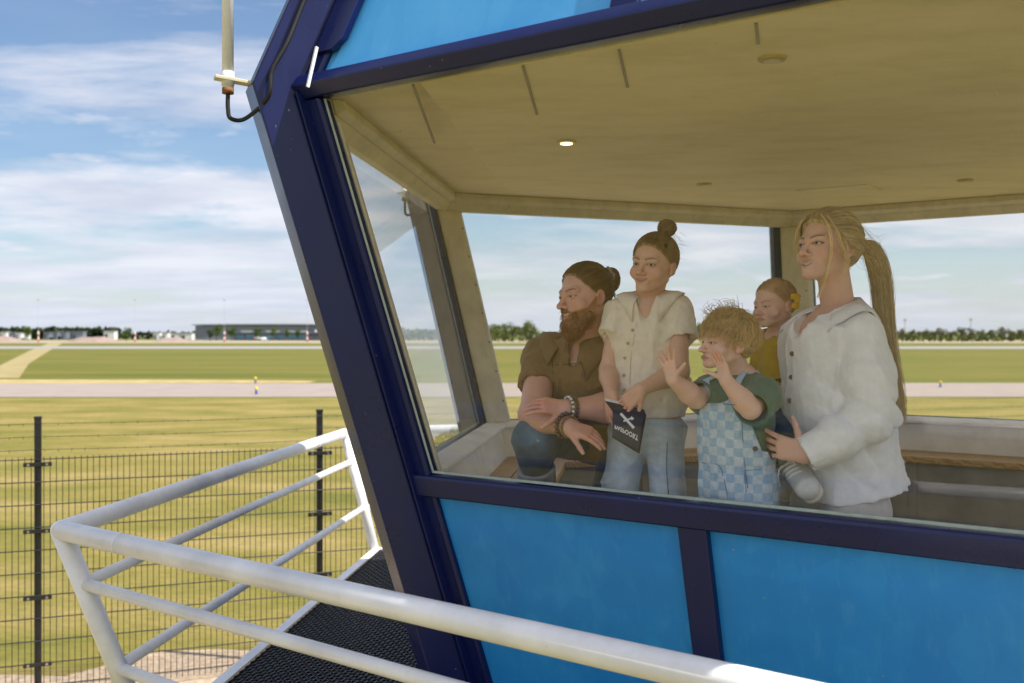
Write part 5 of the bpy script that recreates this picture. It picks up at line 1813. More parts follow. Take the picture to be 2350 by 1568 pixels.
    sh = garment('shirt', shirt_f, lo, hi, 0.0052, W0, M_LINEN, root)
    collar('collar', shirt_f, neck + A((0, 0, -0.002)), fw, 0.066, 0.055, 0.050, R(40), 0.065, M_LINEN, W0, sh)
    # button placket and buttons
    for (x, y) in ((1816, 866), (1813, 920), (1818, 812)):
        p, n = on_surface(shirt_f, x, y)
        button(p, n, 0.0085, M_BTN, sh)
    # trousers
    T0 = (0.58, 0.56, 0.54)
    wrt = wrinkle(0.003, 30, 12, 5, (1, 1, 0.3))
    tr = sm(0.03, cone(pv + A((0, 0, 0.02)), hipL + A((0, 0, -0.04)), 0.115, 0.096), cone(pv + A((0, 0, 0.02)), hipR + A((0, 0, -0.04)), 0.105, 0.094), cone(hipL + A((0, 0, -0.03)), ftL + A((0, 0, 0.05)), 0.096, 0.085), cone(hipR, ftR + A((0, 0, 0.05)), 0.10, 0.085))
    lo, hi = bb([pv + A((0, 0, 0.1)), hipL, hipR, ftL, ftR], 0.13)
    garment('trousers', lambda p: tr(p) + wrt(p), lo, hi, 0.008, T0, M_CLOTH, root)
    for ft in (ftL, ftR):
        b0 = A((ft[0], ft[1], Z_FLOOR + 0.002))
        shoe('shoe', b0 - f3 * 0.06, b0 + f3 * 0.14, 0.042, M_SHOE, (0.7, 0.68, 0.64), root)
    # hair: cap, long ponytail, loose strands
    HB = (0.60, 0.455, 0.245)
    tie = (0.0, -0.112, 0.035)
    cap = hair_cap(fr, 0.012, 0.081, (0.50, 0.365, 0.18), 'hair', root, wr=0.0012, seed=4, vox=0.0038)
    li, ra, co = pulled_back(fr, tie, 2000, 0.0135, 0.080, 5, 0.03, 0.0008, 9, HB, 0.3)
    tw = fr.w(*tie)
    rg = np.random.RandomState(6)
    # ponytail leaves the tie, curves over and hangs down the back, wind-blown tips
    path = [A(tw), A(P(1995, 560, 3.27)), A(P(2022, 640, 3.29)), A(P(2030, 740, 3.29)), A(P(2044, 830, 3.28)), A(P(2060, 915, 3.27)), A(P(2068, 975, 3.27))]
    pb = np.array([A(v) for v in bez(path, 3)])
    wprof = np.interp(np.linspace(0, 1, len(pb)), [0, 0.08, 0.25, 0.55, 0.8, 1], [0.012, 0.026, 0.042, 0.034, 0.024, 0.020])
    pl_, pr_, pc_ = [], [], []
    for i in range(1500):
        a = rg.uniform(0, 6.28); rr = math.sqrt(rg.rand())
        ox, oy = math.cos(a) * rr, math.sin(a) * rr
        cut = rg.uniform(0.75, 1.0) if rg.rand() < 0.8 else rg.uniform(0.35, 0.8)
        idx = np.linspace(0, cut * (len(pb) - 1), 14)
        base = np.stack([np.interp(idx, np.arange(len(pb)), pb[:, k]) for k in range(3)], 1)
        wp = np.interp(idx, np.arange(len(pb)), wprof)
        wob = np.cumsum(rg.normal(size=(14, 3)) * 0.0016, 0)
        side = A((0.93, 0.2, 0.0)); dep = A((0.1, 0.95, 0.2))
        pts = base + side * (ox * wp)[:, None] + dep * (oy * wp * 0.8)[:, None] + wob
        pl_.append(pts); pr_.append(0.00075 * rg.uniform(0.6, 1.4)); pc_.append(A(HB) * rg.uniform(0.72, 1.4))
    pony = strands('ponytail', pl_, pr_, pc_, M_HAIR, root)
    strands('combed_strands', li, ra, co, M_HAIR, cap)
    # loose front locks and flyaways
    fl, frad, fcol = [], [], []
    def lock(pts, n, sp, r=0.0011):
        base = np.array([A(v) for v in bez(pts, 3)])
        ii = np.linspace(0, len(base) - 1, 12)
        base = np.stack([np.interp(ii, np.arange(len(base)), base[:, k]) for k in range(3)], 1)
        for _ in range(n):
            o = rg.normal(size=3) * sp
            fl.append(base + o * np.linspace(0.2, 1, 12)[:, None] + np.cumsum(rg.normal(size=(12, 3)) * sp * 0.25, 0)); frad.append(r * rg.uniform(0.6, 1.3)); fcol.append(A(HB) * rg.uniform(0.9, 1.7))
    q = lambda *a: Vector(fr.w(*a))
    lock([q(0.030, 0.070, 0.092), q(0.062, 0.075, 0.055), q(0.074, 0.070, 0.0), q(0.070, 0.072, -0.06), q(0.055, 0.075, -0.12), q(0.045, 0.085, -0.17)], 16, 0.0022, 0.0010)
    lock([q(0.050, 0.060, 0.085), q(0.078, 0.045, 0.03), q(0.086, 0.02, -0.03), q(0.080, -0.01, -0.07)], 26, 0.004, 0.0008)
    lock([q(-0.030, 0.075, 0.088), q(-0.060, 0.072, 0.05), q(-0.074, 0.055, 0.0), q(-0.070, 0.05, -0.06)], 14, 0.003, 0.0009)
    lock([q(0.066, 0.03, 0.06), q(0.080, 0.015, 0.01), q(0.083, 0.012, -0.05), q(0.075, 0.02, -0.11)], 8, 0.003, 0.0009)
    for i in range(46):
        a0 = rg.uniform(-0.02, 0.10)
        lock([q(0.070, 0.02 + rg.uniform(-0.03, 0.03), a0), q(0.095, -0.03, a0 - 0.03 + rg.uniform(-.02, .02)), q(0.085 + rg.uniform(-.02, .02), -0.10, a0 - 0.05 + rg.uniform(-.03, .03)), q(0.06, -0.16 - rg.uniform(0, .04), a0 - 0.06 + rg.uniform(-.06, .06))], 1, 0.004, 0.0006)
    strands('loose_strands', fl, frad, fcol, M_HAIR, cap)
    bm = bmesh.new(); c = fr.w(*tie); add_tube(bm, [Vector(c + fr.d(0, 0.006, 0)), Vector(c - fr.d(0, 0.008, 0))], 0.019, 14)
    bm_obj('hair_tie', bm, simple('tan_hair_tie', (0.35, 0.25, 0.12), 0.8), pony, True)
    # earring, necklace, ring
    for sg in (1, -1):
        c = Vector(fr.w(sg * 0.078, -0.004, -0.046))
        bm = bmesh.new(); add_tube(bm, [c + Vector(fr.d(0, math.cos(a) * 0.008, math.sin(a) * 0.008)) for a in np.linspace(0, 6.28, 14)], 0.0022, 6)
        bm_obj('earring', bm, M_GOLD, root, True)
    npts = []
    for u in np.linspace(-1, 1, 15):
        o = A(P(1905, 700, 3.24)); tgt = neck + l3 * u * 0.06 + f3 * (0.06 * (1 - u * u)) + A((0, 0, -0.065 * (1 - u * u) + 0.01))
        npts.append(Vector(tgt))
    bm = bmesh.new(); add_tube(bm, npts, 0.0014, 5); bm_obj('necklace', bm, M_GOLD, root, True)
    rc = wrL + nrm(hd) * 0.118; 
    return root, wrL, hd
wroot, w_wr, w_hd = woman()

# ================================================================== baby on her arm
def baby():
    fw = (-0.87, -0.5); f3 = nrm((*fw, 0)); l3 = np.cross((0, 0, 1), f3)
    root = rootp(P(1795, 985, 3.36), 'baby in a mustard top and dark denim carried on the woman\'s arm')
    fr = Frame(P(1777, 703, 3.40), (-0.86, -0.5), pitch=-3, roll=2, s=0.765)
    neck = A(P(1792, 765, 3.43))
    hv, eyes, hf = head(fr, SK_B, (0.44, 0.28, 0.13), lf=0.80, nose=0.55, cheeks=1.5, cran=1.07, smile=-0.5, jawk=0.86, lash=0.55, brow=(0.36, 0.22, 0.12), neck_to=neck, neck_r=0.052, vox=0.0022, eyeopen=0.62, front=0.078, scalp=0.72, lipc=(0.52, 0.24, 0.20))
    shL, shR = A(P(1828, 790, 3.36)), A(P(1757, 785, 3.48))
    elL, wrL = A(P(1850, 835, 3.35)), A(P(1835, 870, 3.32))
    elR, wrR = A(P(1742, 850, 3.50)), A(P(1735, 895, 3.46))
    aL = arm(shL, elL, wrL, hand(wrL, (-0.3, -0.3, -0.6), (-0.6, 0.4, 0), 0.5), (0.030, 0.026, 0.018), 0.5, 0.004, SK_B, wrL + A((0, 0, -0.05)))
    aR = arm(shR, elR, wrR, hand(wrR, (-0.3, -0.3, -0.6), (0.6, 0.4, 0), 0.5), (0.030, 0.026, 0.018), 0.5, 0.004, SK_B, wrR + A((0, 0, -0.05)))
    pv = A(P(1797, 925, 3.37))
    hip1, kn1, an1 = A(P(1806, 945, 3.32)), A(P(1786, 1000, 3.20)), A(P(1812, 1062, 3.14))
    hip2, kn2, an2 = A(P(1790, 945, 3.44)), A(P(1770, 1000, 3.42)), A(P(1786, 1075, 3.44))
    tor = sm(0.03, cone(neck + A((0, 0, -0.03)), pv, 0.06, 0.075), cone(shL, shR, 0.03, 0.03), chain([hip1, kn1, an1], [0.05, 0.04, 0.028]), chain([hip2, kn2, an2], [0.05, 0.04, 0.028]))
    lo, hi = bb([neck, pv, kn1, an1, an2, shL, shR], 0.09)
    tv, tf = surf(tor, lo, hi, 0.007)
    np_mesh('body', [hv, aL, aR, (tv, tf, np.tile(A(SK_B), (len(tv), 1)))], M_SKIN, root)
    put_eyes(eyes, root)
    MU = (0.50, 0.33, 0.035)
    w1 = folds(0.0045, 28, 21, 4, (1, 1, 0.7), 1.2)
    top = sm(0.03, cone(neck + A((0, 0, -0.028)), A(P(1795, 885, 3.39)), 0.060, 0.088), sleeve(shL, elL + (wrL - elL) * 0.5, 0.042, 0.040), sleeve(shR, elR + (wrR - elR) * 0.5, 0.042, 0.040), cone(shL, shR, 0.04, 0.04))
    top = inter(0.003, top, plane(A(P(1795, 884, 3.39)), (0, 0, -1)))
    top = sub(0.004, top, cone(neck + A((0, 0, 0.05)), neck + A((0, 0, -0.005)) + f3 * 0.012, 0.058, 0.046))
    lo, hi = bb([neck, A(P(1795, 900, 3.39)), elL, elR, wrL, wrR, shL, shR], 0.10)
    garment('top', lambda p: top(p) + w1(p), lo, hi, 0.0042, MU, M_CLOTH, root)
    # brown frill under the top
    fr_ = lambda p: inter(0.002, cone(A(P(1795, 860, 3.39)), A(P(1797, 905, 3.38)), 0.083, 0.082), plane(A(P(1795, 903, 3.39)), (0, 0, -1)), plane(A(P(1795, 868, 3.39)), (0, 0, 1)))(p)
    w3 = wrinkle(0.004, 130, 23, 5)
    lo, hi = bb([A(P(1795, 880, 3.39)), A(P(1795, 905, 3.39))], 0.11)
    garment('frill', lambda p: fr_(p) + w3(p), lo, hi, 0.0045, (0.10, 0.055, 0.03), M_CLOTH, root)
    w2 = wrinkle(0.003, 45, 24, 5)
    pn = sm(0.02, cone(A(P(1797, 905, 3.38)), pv + A((0, 0, -0.02)), 0.076, 0.080), chain([hip1, kn1, kn1 + (an1 - kn1) * 0.5], [0.062, 0.052, 0.044]), chain([hip2, kn2, kn2 + (an2 - kn2) * 0.5], [0.062, 0.052, 0.044]))
    lo, hi = bb([pv, hip1, kn1, an1, hip2, kn2, an2, A(P(1797, 900, 3.38))], 0.09)
    garment('trousers', lambda p: pn(p) + w2(p), lo, hi, 0.0048, (0.018, 0.050, 0.105), M_DENIM, root)
    for kn, an in ((kn1, an1), (kn2, an2)):
        sk = cone(kn + (an - kn) * 0.35, an, 0.034, 0.031)
        lo, hi = bb([kn, an], 0.05)
        garment('sock', sk, lo, hi, 0.005, (0.20, 0.20, 0.22), M_CLOTH, root)
    # trainers with sole and laces
    for an, toe, nm in ((an1, A(P(1858, 1128, 3.06)), 'shoe'), (an2, A(P(1800, 1128, 3.40)), 'shoe')):
        d = nrm(toe - an); dn = A((0, 0, -1)); side = nrm(np.cross(d, dn)); bot = nrm(dn - d * (dn @ d)); bot = bot if an is an1 else bot
        # sole side: lower left as the foot hangs
        bv = A((0.50, 0.62, -0.15)); bt = nrm(bv - d * (bv @ d))
        up = sm(0.02, cone(an - d * 0.012, an + d * 0.05, 0.031, 0.034), cone(an + d * 0.05, toe - d * 0.012, 0.034, 0.032), ell(toe - d * 0.018 + bt * 0.0, (0.034, 0.034, 0.034)))
        lo, hi = bb([an, toe], 0.07)
        so = garment(nm, up, lo, hi, 0.004, (0.50, 0.50, 0.48), M_SHOE, root, lambda v, c, an=an, toe=toe, d=d: mixv(mixv(c, (0.72, 0.71, 0.66), np.clip(((v - toe) @ d + 0.030) / 0.012, 0, 1)), (0.20, 0.20, 0.20), 0.8 * np.exp(-(((v - an) @ d - 0.005) / 0.006) ** 2)))
        sole = inter(0.006, sm(0.01, cone(an + bt * 0.012, toe - d * 0.004 + bt * 0.008, 0.036, 0.038)), lambda p, bt=bt, an=an: -((p - an) @ bt - 0.012))
        garment('sole', sole, lo, hi, 0.0045, (0.70, 0.66, 0.54), M_SHOE, so)
        sd_ = nrm(np.cross(d, bt))
        for q in range(4):
            c0 = an + d * (0.018 + q * 0.014)
            bm = bmesh.new()
            pts = [Vector(c0 - bt * 0.0375 * math.cos(a) + sd_ * 0.0375 * math.sin(a) + d * 0.006 * math.sin(a)) for a in np.linspace(-0.75, 0.75, 7)]
            add_tube(bm, pts, 0.0036, 6)
            bm_obj('lace', bm, M_WB, so, True)
        bm = bmesh.new()
        c0 = an + d * 0.02 - bt * 0.036
        for sg in (-1, 1):
            pts = [Vector(c0), Vector(c0 - bt * 0.012 + sd_ * 0.02 * sg), Vector(c0 - bt * 0.006 + sd_ * 0.034 * sg + A((0, 0, -0.02))), Vector(c0 + sd_ * 0.030 * sg + A((0, 0, -0.05)))]
            add_tube(bm, bez(pts, 4), 0.0026, 6)
        bm_obj('lace_bow', bm, M_WB, so, True)
    # thin short baby hair
    rg = np.random.RandomState(31)
    lines, rads, cols = [], [], []
    while len(lines) < 750:
        d0 = nrm(rg.normal(size=3)); p0 = CR_C + A((0, 0, 0.0035)) + d0 * (CR_R * 1.07 + 0.0005)
        if p0[2] < hairline(A([p0[1]]), A([0]), 0.088)[0] + 0.004: continue
        flow = nrm(A((d0[0] * 0.5, 0.35 if d0[2] > 0.6 else -0.3, -0.8)) - d0 * 0.2)
        flow = flow - d0 * (flow @ d0)
        n = 6
        pts = np.array([p0 + flow * 0.030 * t + d0 * (0.004 * math.sin(t * 2.6)) - d0 * 0.007 * t * t for t in np.linspace(0, 1, n)])
        lines.append(fr.W(pts)); rads.append(0.0007 * rg.uniform(0.7, 1.4)); cols.append(A((0.46, 0.30, 0.14)) * rg.uniform(0.7, 1.4))
    hr = strands('hair', lines, rads, cols, M_HAIR, root)
    # yellow hair bow
    c = A(P(1829, 690, 3.34)); bw = empty
    bowf = sm(0.006, ell(c + A((-0.004, 0, 0.012)), (0.016, 0.010, 0.013)), ell(c + A((-0.006, -0.003, -0.017)), (0.014, 0.010, 0.012)), ell(c, (0.008, 0.009, 0.009)))
    w4 = wrinkle(0.0025, 300, 5, 4)
    lo, hi = bb([c], 0.045)
    garment('hair_bow', lambda p: bowf(p) + w4(p), lo, hi, 0.0024, (0.62, 0.40, 0.04), M_CLOTH, hr)
    button(fr.w(0.082, -0.002, -0.036), fr.d(1, 0.2, 0), 0.0035, M_SILVER, root, 'ear_stud')
baby()

# ================================================================== toddler in checked dungarees
def checked_mat(fwd, c0):
    m, nt, b = mat('checked_denim')
    f3 = nrm((*fwd, 0)); l3 = np.cross((0, 0, 1), f3)
    g = nd(nt, 'ShaderNodeNewGeometry')
    def dot(v):
        n = nd(nt, 'ShaderNodeVectorMath', operation='DOT_PRODUCT'); n.inputs[1].default_value = tuple(v)
        nt.links.new(g.outputs['Position'], n.inputs[0]); return n.outputs['Value']
    cb = nd(nt, 'ShaderNodeCombineXYZ')
    nt.links.new(dot(nrm(l3 * 0.92 - f3 * 0.39)), cb.inputs[0])
    sp = nd(nt, 'ShaderNodeSeparateXYZ'); nt.links.new(g.outputs['Position'], sp.inputs[0])
    nt.links.new(sp.outputs[2], cb.inputs[1])
    cb.inputs[2].default_value = 0.001
    wob = noise_node(nt, 18, 3, 0.5, g.outputs['Position'])
    ad = nd(nt, 'ShaderNodeVectorMath', operation='MULTIPLY_ADD')
    nt.links.new(wob.outputs['Color'], ad.inputs[0]); ad.inputs[1].default_value = (0.010, 0.010, 0); nt.links.new(cb.outputs[0], ad.inputs[2])
    ck = nd(nt, 'ShaderNodeTexChecker'); ck.inputs['Scale'].default_value = 1 / 0.0275
    ck.inputs['Color1'].default_value = (0.56, 0.66, 0.74, 1); ck.inputs['Color2'].default_value = (0.36, 0.52, 0.67, 1)
    nt.links.new(ad.outputs[0], ck.inputs['Vector'])
    at = nd(nt, 'ShaderNodeVertexColor', layer_name='Col')
    n2 = noise_node(nt, 55, 4, 0.6, g.outputs['Position'])
    f = ramp(nt, n2.outputs['Fac'], [(0.3, (0.85,) * 3), (0.7, (1.15,) * 3)]).outputs[0]
    mu = nd(nt, 'ShaderNodeMix', data_type='RGBA', blend_type='MULTIPLY'); mu.inputs[0].default_value = 1
    nt.links.new(ck.outputs['Color'], mu.inputs[6]); nt.links.new(f, mu.inputs[7])
    mu2 = nd(nt, 'ShaderNodeMix', data_type='RGBA', blend_type='MULTIPLY'); mu2.inputs[0].default_value = 1
    nt.links.new(mu.outputs[2], mu2.inputs[6]); nt.links.new(at.outputs[0], mu2.inputs[7])
    nt.links.new(mu2.outputs[2], b.inputs['Base Color'])
    b.inputs['Roughness'].default_value = 0.9; b.inputs['Specular IOR Level'].default_value = 0.2
    bump(nt, b, noise_node(nt, 1.0, 3, 0.5, wcoords(nt, (500, 500, 900))).outputs['Fac'], 0.3, 0.002)
    return m
def toddler():
    fw = (-0.72, -0.69); f3 = nrm((*fw, 0)); l3 = np.cross((0, 0, 1), f3)
    base = P(1692, 1000, 3.17)
    root = rootp((base.x, base.y, Z_PLAT), 'curly blond toddler in checked denim dungarees reaching both palms to the glass')
    fr = Frame(P(1668, 788, 3.16), (-0.955, -0.295), pitch=2, roll=-2, s=0.845)
    neck = A(P(1692, 868, 3.20))
    hv, eyes, hf = head(fr, SK_T, (0.48, 0.32, 0.14), lf=0.84, nose=0.70, cheeks=1.36, smile=-0.2, mopen=0.0, jawk=0.88, lash=0.75, brow=(0.40, 0.26, 0.13), neck_to=neck, neck_r=0.048, vox=0.0021, eyeopen=0.85, front=0.074, pout=0.75, ear=1.08, lipc=(0.56, 0.20, 0.19))
    shL, elL, wrL = A(P(1752, 905, 3.10)), A(P(1722, 938, 3.00)), A(P(1668, 876, 2.99))
    shR, elR, wrR = A(P(1632, 898, 3.26)), A(P(1596, 915, 3.15)), A(P(1545, 872, 3.08))
    hs = 0.60
    # palms turned towards the glass
    gl = NRM[5]; gn = A((gl.x, gl.y, 0.1))
    hL = hand(wrL, nrm(A((-0.30, 0.02, 0.9))), gn * 0.6 + A((-0.7, 0, 0.15)), hs, curl=(0.10, 0.12, 0.14, 0.18), spread=0.26, thumb=-1, tout=0.95, tcurl=0.2)
    hR = hand(wrR, nrm(A((-0.26, -0.10, 0.85))), gn, hs, curl=(0.06, 0.05, 0.06, 0.08), spread=0.36, thumb=1, tout=1.0, tcurl=0.1)
    aL = arm(shL, elL, wrL, hL, (0.034, 0.031, 0.0215), 0.62, 0.0021, SK_T, wrL + A((-0.03, 0, 0.085)))
    aR = arm(shR, elR, wrR, hR, (0.034, 0.031, 0.0215), 0.62, 0.0021, SK_T, wrR + A((-0.025, -0.01, 0.085)))
    ch = A(P(1690, 950, 3.18)); pv = A(P(1693, 1085, 3.18))
    hL_, hR_ = pv + l3 * 0.055, pv - l3 * 0.055
    fL, fR = A((hL_[0] + l3[0] * 0.02, hL_[1] + l3[1] * 0.02, Z_PLAT + 0.05)), A((hR_[0] - l3[0] * 0.02, hR_[1] - l3[1] * 0.02, Z_PLAT + 0.05))
    tor = sm(0.03, fcone(neck, ch, 0.055, 0.085, l3, 0.8), fcone(ch, pv, 0.085, 0.09, l3, 0.85), cone(shL, shR, 0.032, 0.032), cone(hL_, fL, 0.055, 0.04), cone(hR_, fR, 0.055, 0.04))
    lo, hi = bb([neck, pv, fL, fR, shL, shR], 0.11)
    tv, tf = surf(tor, lo, hi, 0.008)
    np_mesh('body', [hv, aL, aR, (tv, tf, np.tile(A(SK_T), (len(tv), 1)))], M_SKIN, root)
    put_eyes(eyes, root)
    GR = (0.115, 0.185, 0.130)
    w1 = folds(0.0045, 26, 41, 4, (1, 1, 0.7), 1.2)
    tee = sm(0.03, fcone(neck + A((0, 0, -0.028)), ch, 0.066, 0.098, l3, 0.78), fcone(ch, A(P(1700, 1040, 3.18)), 0.094, 0.088, l3, 0.84), cone(shL, shR, 0.046, 0.046), sleeve(shL, shL + (elL - shL) * 0.93 + A((0, 0, -0.005)), 0.052, 0.062, 0.006), sleeve(shR, shR + (elR - shR) * 0.80, 0.050, 0.056, 0.006))
    tee = sub(0.004, tee, cone(neck + A((0, 0, 0.06)), neck + f3 * 0.014 + A((0, 0, -0.004)), 0.058, 0.046))
    lo, hi = bb([neck, ch, A(P(1700, 1040, 3.18)), shL, shR, elL, elR], 0.12)
    garment('tee_shirt', lambda p: tee(p) + w1(p), lo, hi, 0.0042, GR, M_CLOTH, root)
    MCH = checked_mat(fw, base)
    w2 = folds(0.0060, 22, 43, 4, (1, 1, 0.35), 1.2)
    chest = A(P(1678, 925, 3.15))
    ov = sm(0.03, fcone(neck + A((0, 0, -0.045)), ch, 0.088, 0.107, l3, 0.78), fcone(ch, A(P(1692, 1020, 3.18)), 0.105, 0.106, l3, 0.84), fcone(A(P(1692, 1020, 3.18)), pv + A((0, 0, -0.03)), 0.106, 0.106, l3, 0.86))
    ov = sm(0.02, ov, cone(hL_ + A((0, 0, -0.03)), fL + A((0, 0, 0.02)), 0.080, 0.066), cone(hR_ + A((0, 0, -0.03)), fR + A((0, 0, 0.02)), 0.080, 0.066))
    # cut: bib is high only in front, scooped at the sides
    topz = P(1690, 920, 3.15).z; sidez = P(1700, 1045, 3.16).z
    def bib(p):
        q = p - ch
        u = q @ l3; v = q @ f3
        ang = np.arctan2(np.abs(u), v)
        zt = np.interp(ang, [0.0, 0.62, 0.85, 1.25, 1.6, 3.2], [topz, topz, topz - 0.03, sidez + 0.03, sidez, sidez + 0.02])
        return (p[:, 2] - zt) * 0.6
    ov = inter(0.005, ov, bib)
    lo, hi = bb([ch + A((0, 0, 0.05)), pv, fL, fR], 0.13)
    ovf = lambda p: ov(p) + w2(p)
    dg = garment('dungarees', ovf, lo, hi, 0.0045, (1, 1, 1), MCH, root)
    # straps over the shoulders, lying on the tee shirt
    LB = (0.46, 0.60, 0.72)
    for sg in (1, -1):
        pts = []
        for t in np.linspace(0, 1, 14):
            ang = math.radians(-38 + 205 * t)
            cc = A((neck[0], neck[1], ch[2] + 0.02)) + l3 * sg * (0.052 - 0.008 * t)
            dv = f3 * math.cos(ang) + A((0, 0, 1)) * math.sin(ang)
            pts.append(ray_hit(tee, cc + dv * 0.3, -dv, 0, 0.3) + dv * 0.006)
        vs, fs = [], []
        for p in pts:
            for e in (-1, 1):
                vs.append(tuple(p + l3 * e * 0.011))
        for i in range(13): fs.append((2 * i, 2 * i + 1, 2 * i + 3, 2 * i + 2))
        me = bpy.data.meshes.new('strap'); me.from_pydata(vs, [], fs); me.update()
        at = me.color_attributes.new('Col', 'FLOAT_COLOR', 'POINT'); at.data.foreach_set('color', np.tile(A((*LB, 1)), len(vs)).astype(np.float32))
        o = link_mesh('strap', me, M_DENIM, dg, True)
        md = o.modifiers.new('s', 'SOLIDIFY'); md.thickness = 0.005
    for x, y, r in ((1647, 915, 0.0085), (1651, 896, 0.006), (1733, 1030, 0.0085)):
        p, n = on_surface(ovf, x, y)
        button(p, n, r, M_BTN, dg)
    SE = simple('denim_seam', (0.16, 0.27, 0.42), 0.9)
    for pl_ in ([(1702, 960), (1704, 1000), (1708, 1060), (1716, 1120)], [(1746, 1078), (1714, 1080), (1709, 1084), (1712, 1130)], [(1610, 1062), (1645, 1066), (1656, 1080), (1658, 1092)], [(1660, 927), (1690, 930), (1712, 932)], [(1662, 1100), (1668, 1130), (1672, 1160)]):
        pts = [Vector(on_surface(ovf, x, y)[0]) for x, y in pl_]
        seam('stitching', bez(pts, 4), 0.0016, (0, 0, 0), dg, SE)
    for ft in (fL, fR):
        b0 = A((ft[0], ft[1], Z_PLAT + 0.002))
        shoe('shoe', b0 - f3 * 0.04, b0 + f3 * 0.08, 0.032, M_SHOE, (0.6, 0.58, 0.52), root, 0.045)
    # tousled curly hair
    rg = np.random.RandomState(44)
    HC_ = (0.64, 0.45, 0.21)
    cap = hair_cap(fr, 0.016, 0.064, (0.46, 0.31, 0.13), 'hair', root, wr=0.003, seed=9, vox=0.0034, nape=-0.060)
    lines, rads, cols = [], [], []
    crown = nrm((0.1, -0.45, 0.9))
    while len(lines) < 2600:
        d0 = nrm(rg.normal(size=3)); p0 = CR_C + d0 * (CR_R + 0.012)
        if p0[2] < hairline(A([p0[1]]), A([0]), 0.066, 0, -0.06)[0]: continue
        flow = d0 - crown * (d0 @ crown) * 0.6; flow = flow + A((0, 0.45, -0.25)) * (1 if d0[1] > -0.2 else 0) + A((0, 0, -0.5)) + rg.normal(size=3) * 0.22
        flow = flow - d0 * (flow @ d0); flow = nrm(flow)
        side = np.cross(flow, d0)
        L = rg.uniform(0.035, 0.075) if d0[2] > -0.1 else rg.uniform(0.025, 0.04)
        ph = rg.uniform(0, 6.28); cv = rg.uniform(0.001, 0.005); fq = rg.uniform(2, 6)
        t = np.linspace(0, 1, 10)
        lift = rg.uniform(0.0, 0.020) if d0[2] > 0.15 else rg.uniform(0, 0.006)
        pts = p0 + flow * (L * t)[:, None] + side * (cv * np.sin(t * fq + ph))[:, None] + d0 * (lift * np.sin(t * 2.2) - 0.30 * L * t * t + cv * 0.6 * np.cos(t * fq + ph))[:, None]
        lines.append(fr.W(pts)); rads.append(0.0008 * rg.uniform(0.6, 1.4)); cols.append(A(HC_) * rg.uniform(0.75, 1.5))
    # flyaway curls on top and at the fringe
    for i in range(70):
        d0 = nrm((rg.uniform(-0.7, 0.7), rg.uniform(-0.2, 0.95), rg.uniform(0.55, 1.0))); p0 = CR_C + d0 * (CR_R + 0.015)
        flow = nrm(A((rg.uniform(-0.5, 0.5), 0.9, 0.35)) + rg.normal(size=3) * 0.4); t = np.linspace(0, 1, 10)
        L = rg.uniform(0.03, 0.06); ph = rg.uniform(0, 6.28)
        pts = p0 + flow * (L * t)[:, None] + d0 * (0.02 * np.sin(t * 3.0))[:, None] + np.cross(flow, d0) * (0.01 * np.sin(t * 5 + ph))[:, None]
        lines.append(fr.W(pts)); rads.append(0.0009); cols.append(A(HC_) * rg.uniform(0.5, 1.2))
    strands('curls', lines, rads, cols, M_HAIR, cap)
toddler()

